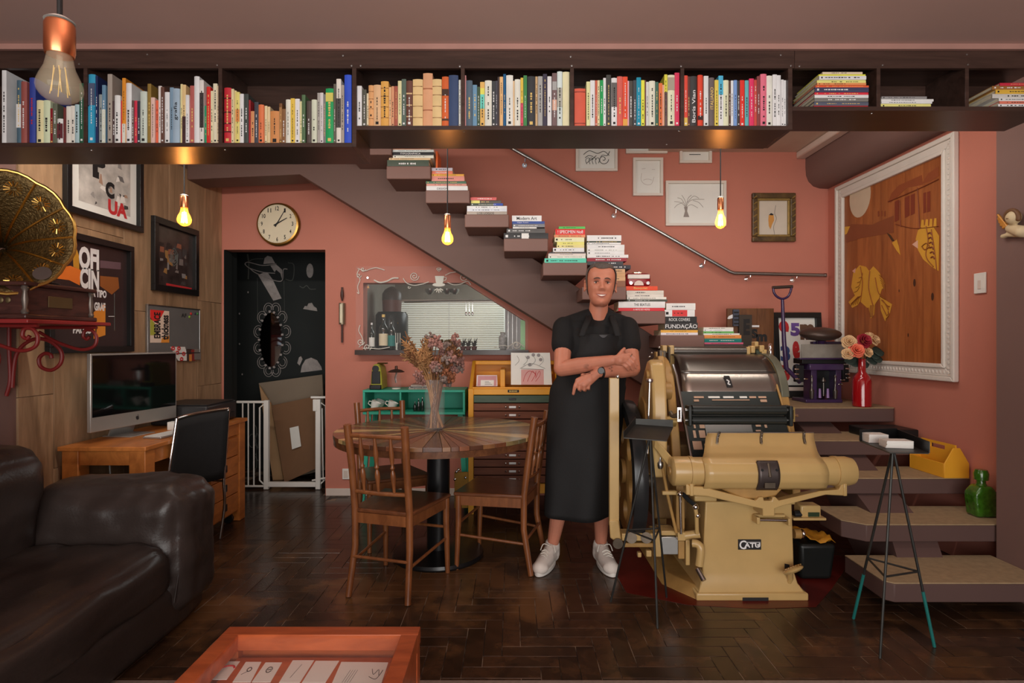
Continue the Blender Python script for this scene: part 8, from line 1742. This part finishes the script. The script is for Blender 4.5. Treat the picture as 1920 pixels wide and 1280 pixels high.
def apron(u, v):
    z = 1.342 + (.322 - 1.342) * v; tt = v
    c_ = .487 + (.43 - .487) * min(1, tt / .33) if tt < .33 else .43 + (.375 - .43) * (tt - .33) / .67
    hw_ = .100 + .055 * min(1, tt / .14) + .06 * min(1, max(0, (tt - .14) / .16)) - .022 * max(0, (tt - .5) / .5)
    s = 2 * u - 1; wrap = .155 + .02 * min(1, tt / .3)
    a = s * min(1.45, hw_ / .15); r_ = hw_ / max(.2, math.sin(min(1.45, hw_ / .15)))
    x = c_ + r_ * math.sin(a); y = 3.335 - .148 * math.cos(a) - .012 * tt
    fold = .022 * math.sin(s * 6 + 2.6 * tt + 1) * max(0, tt - .35) + .005 * noise.noise(V(s * 2, tt * 5, 1)) 
    return V(x, y + fold, z - .012 * (1 - s * s) * (tt > .99))
MB().grid(apron, 36, 60).build('apron', 'apron_cloth', pe_, solid=.003)
for s, px0, px1 in ((-1, 1091, 1103), (1, 1159, 1149)):
    P_ = bez([at(px0, 630, 3.178), at((px0 + px1) / 2, 612, 3.20), at(px1, 598, 3.25), at(px1 - s * 1, 590, 3.32), at(px1 - s * 6, 592, 3.40)], 6)
    q = MB(); q.grid(lambda u, v: P_[int(v * (len(P_) - 1))] + V((u - .5) * .034, -.002, 0), 3, len(P_) - 1).build('apron_strap', 'apron_cloth', pe_, solid=.003)
for L_ in ([(1064, 736), (1054, 730), (1047, 742), (1050, 760), (1058, 770)], [(1062, 738), (1050, 745), (1046, 765), (1052, 784)], [(1060, 740), (1056, 760), (1060, 776), (1056, 790)]): MB().tube(bez([at(a, b_, 3.30) for a, b_ in L_], 6), .0045, 7).build('apron_tie', 'tshirt', pe_)
MB().grid(lambda u, v: apron(.46 + .22 * u, .002) + V(0, -.004, -.004 - .016 * v * math.sin(PI * u)), 10, 2).build('bib_fold', mat('apron_sheen', (60, 60, 62), rough=.6), pe_)
# watch and ring
d_ = (WL_ - EL).normalized(); u_ = d_.orthogonal().normalized(); w_ = d_.cross(u_); wc = WL_ - d_ * .012
MB().tube([wc + (u_ * math.cos(2 * PI * t / 24) + w_ * math.sin(2 * PI * t / 24)) * .0315 for t in range(24)], .0065, 8, closed=True).build('watch_band', 'satin_black', pe_)
MB().lathe([(.001, .004), (.016, .004), (.018, 0), (.016, -.006)], wc + V(0, -.033, .010), 18, rotM('X', 90)).build('watch_case', 'satin_black', pe_)
rg = kn[0].lerp(mid[0], .3); d_ = (mid[0] - kn[0]).normalized(); u_ = d_.orthogonal().normalized(); w_ = d_.cross(u_)
MB().tube([rg + (u_ * math.cos(2 * PI * t / 16) + w_ * math.sin(2 * PI * t / 16)) * .0118 for t in range(16)], .0022, 6, closed=True).build('ring', 'chrome', pe_)
# sneakers
mat('sneaker_white', (200, 192, 184), rough=.6, var=.06, vscale=20, bump=.1, bscale=150)
for ank, heel, toe, nm in ((V(.237, 3.405, .1), V(.238, 3.425, 0), V(.155, 3.225, 0), 'a'), (V(.522, 3.41, .1), V(.520, 3.43, 0), V(.553, 3.222, 0), 'b')):
    dv = (toe - heel).normalized(); sd = V(-dv.y, dv.x, 0); q = MB()
    q.capsule(heel + V(0, 0, .052) + dv * .02, heel + V(0, 0, .058) + dv * .10, .042, .044, 16); q.capsule(heel + V(0, 0, .058) + dv * .10, toe + V(0, 0, .040), .046, .040, 16)
    q.ell(toe + V(0, 0, .040) - dv * .01, (.047, .047, .036), 16, 10); q.capsule(heel + V(0, 0, .05) + dv * .008, ank + V(0, .008, .004), .047, .045, 14); q.capsule(ank + V(0, 0, -.01), heel + dv * .11 + V(0, 0, .07), .042, .036, 14)
    sh_ = remeshed(q, 'sneaker', 'sneaker_white', pe_, .005, 4)
    L_ = (toe - heel).length; so_ = []
    for t in range(28):
        a = 2 * PI * t / 28; l = .5 - .5 * math.cos(a); wv = (.036 + .014 * l) * math.sin(a); so_.append(heel + dv * (-.028 + (L_ + .065) * l) + sd * wv)
    MB().prism([((p - heel).x, (p - heel).y) for p in so_], heel + V(0, 0, .002), (1, 0, 0), (0, 1, 0), (0, 0, .026)).build('sole', 'white_paint', sh_, bev=.004)
    for k in range(5):
        c_ = heel + dv * (.115 + .022 * k) + V(0, 0, .108 - .0085 * k); MB().tube(bez([c_ - sd * .024 + V(0, 0, -.010), c_ + V(0, 0, .001), c_ + sd * .024 + V(0, 0, -.010) + dv * .012], 4), .003, 6).build('lace', 'white_lines', sh_)
    for s in (-1, 1): MB().tube(bez([ank + dv * .045 + V(0, 0, .015), ank + dv * .07 + sd * s * .03 + V(0, 0, .03), ank + dv * .08 + sd * s * .045 + V(0, 0, -.005)], 5), .0025, 6).build('lace', 'white_lines', sh_)
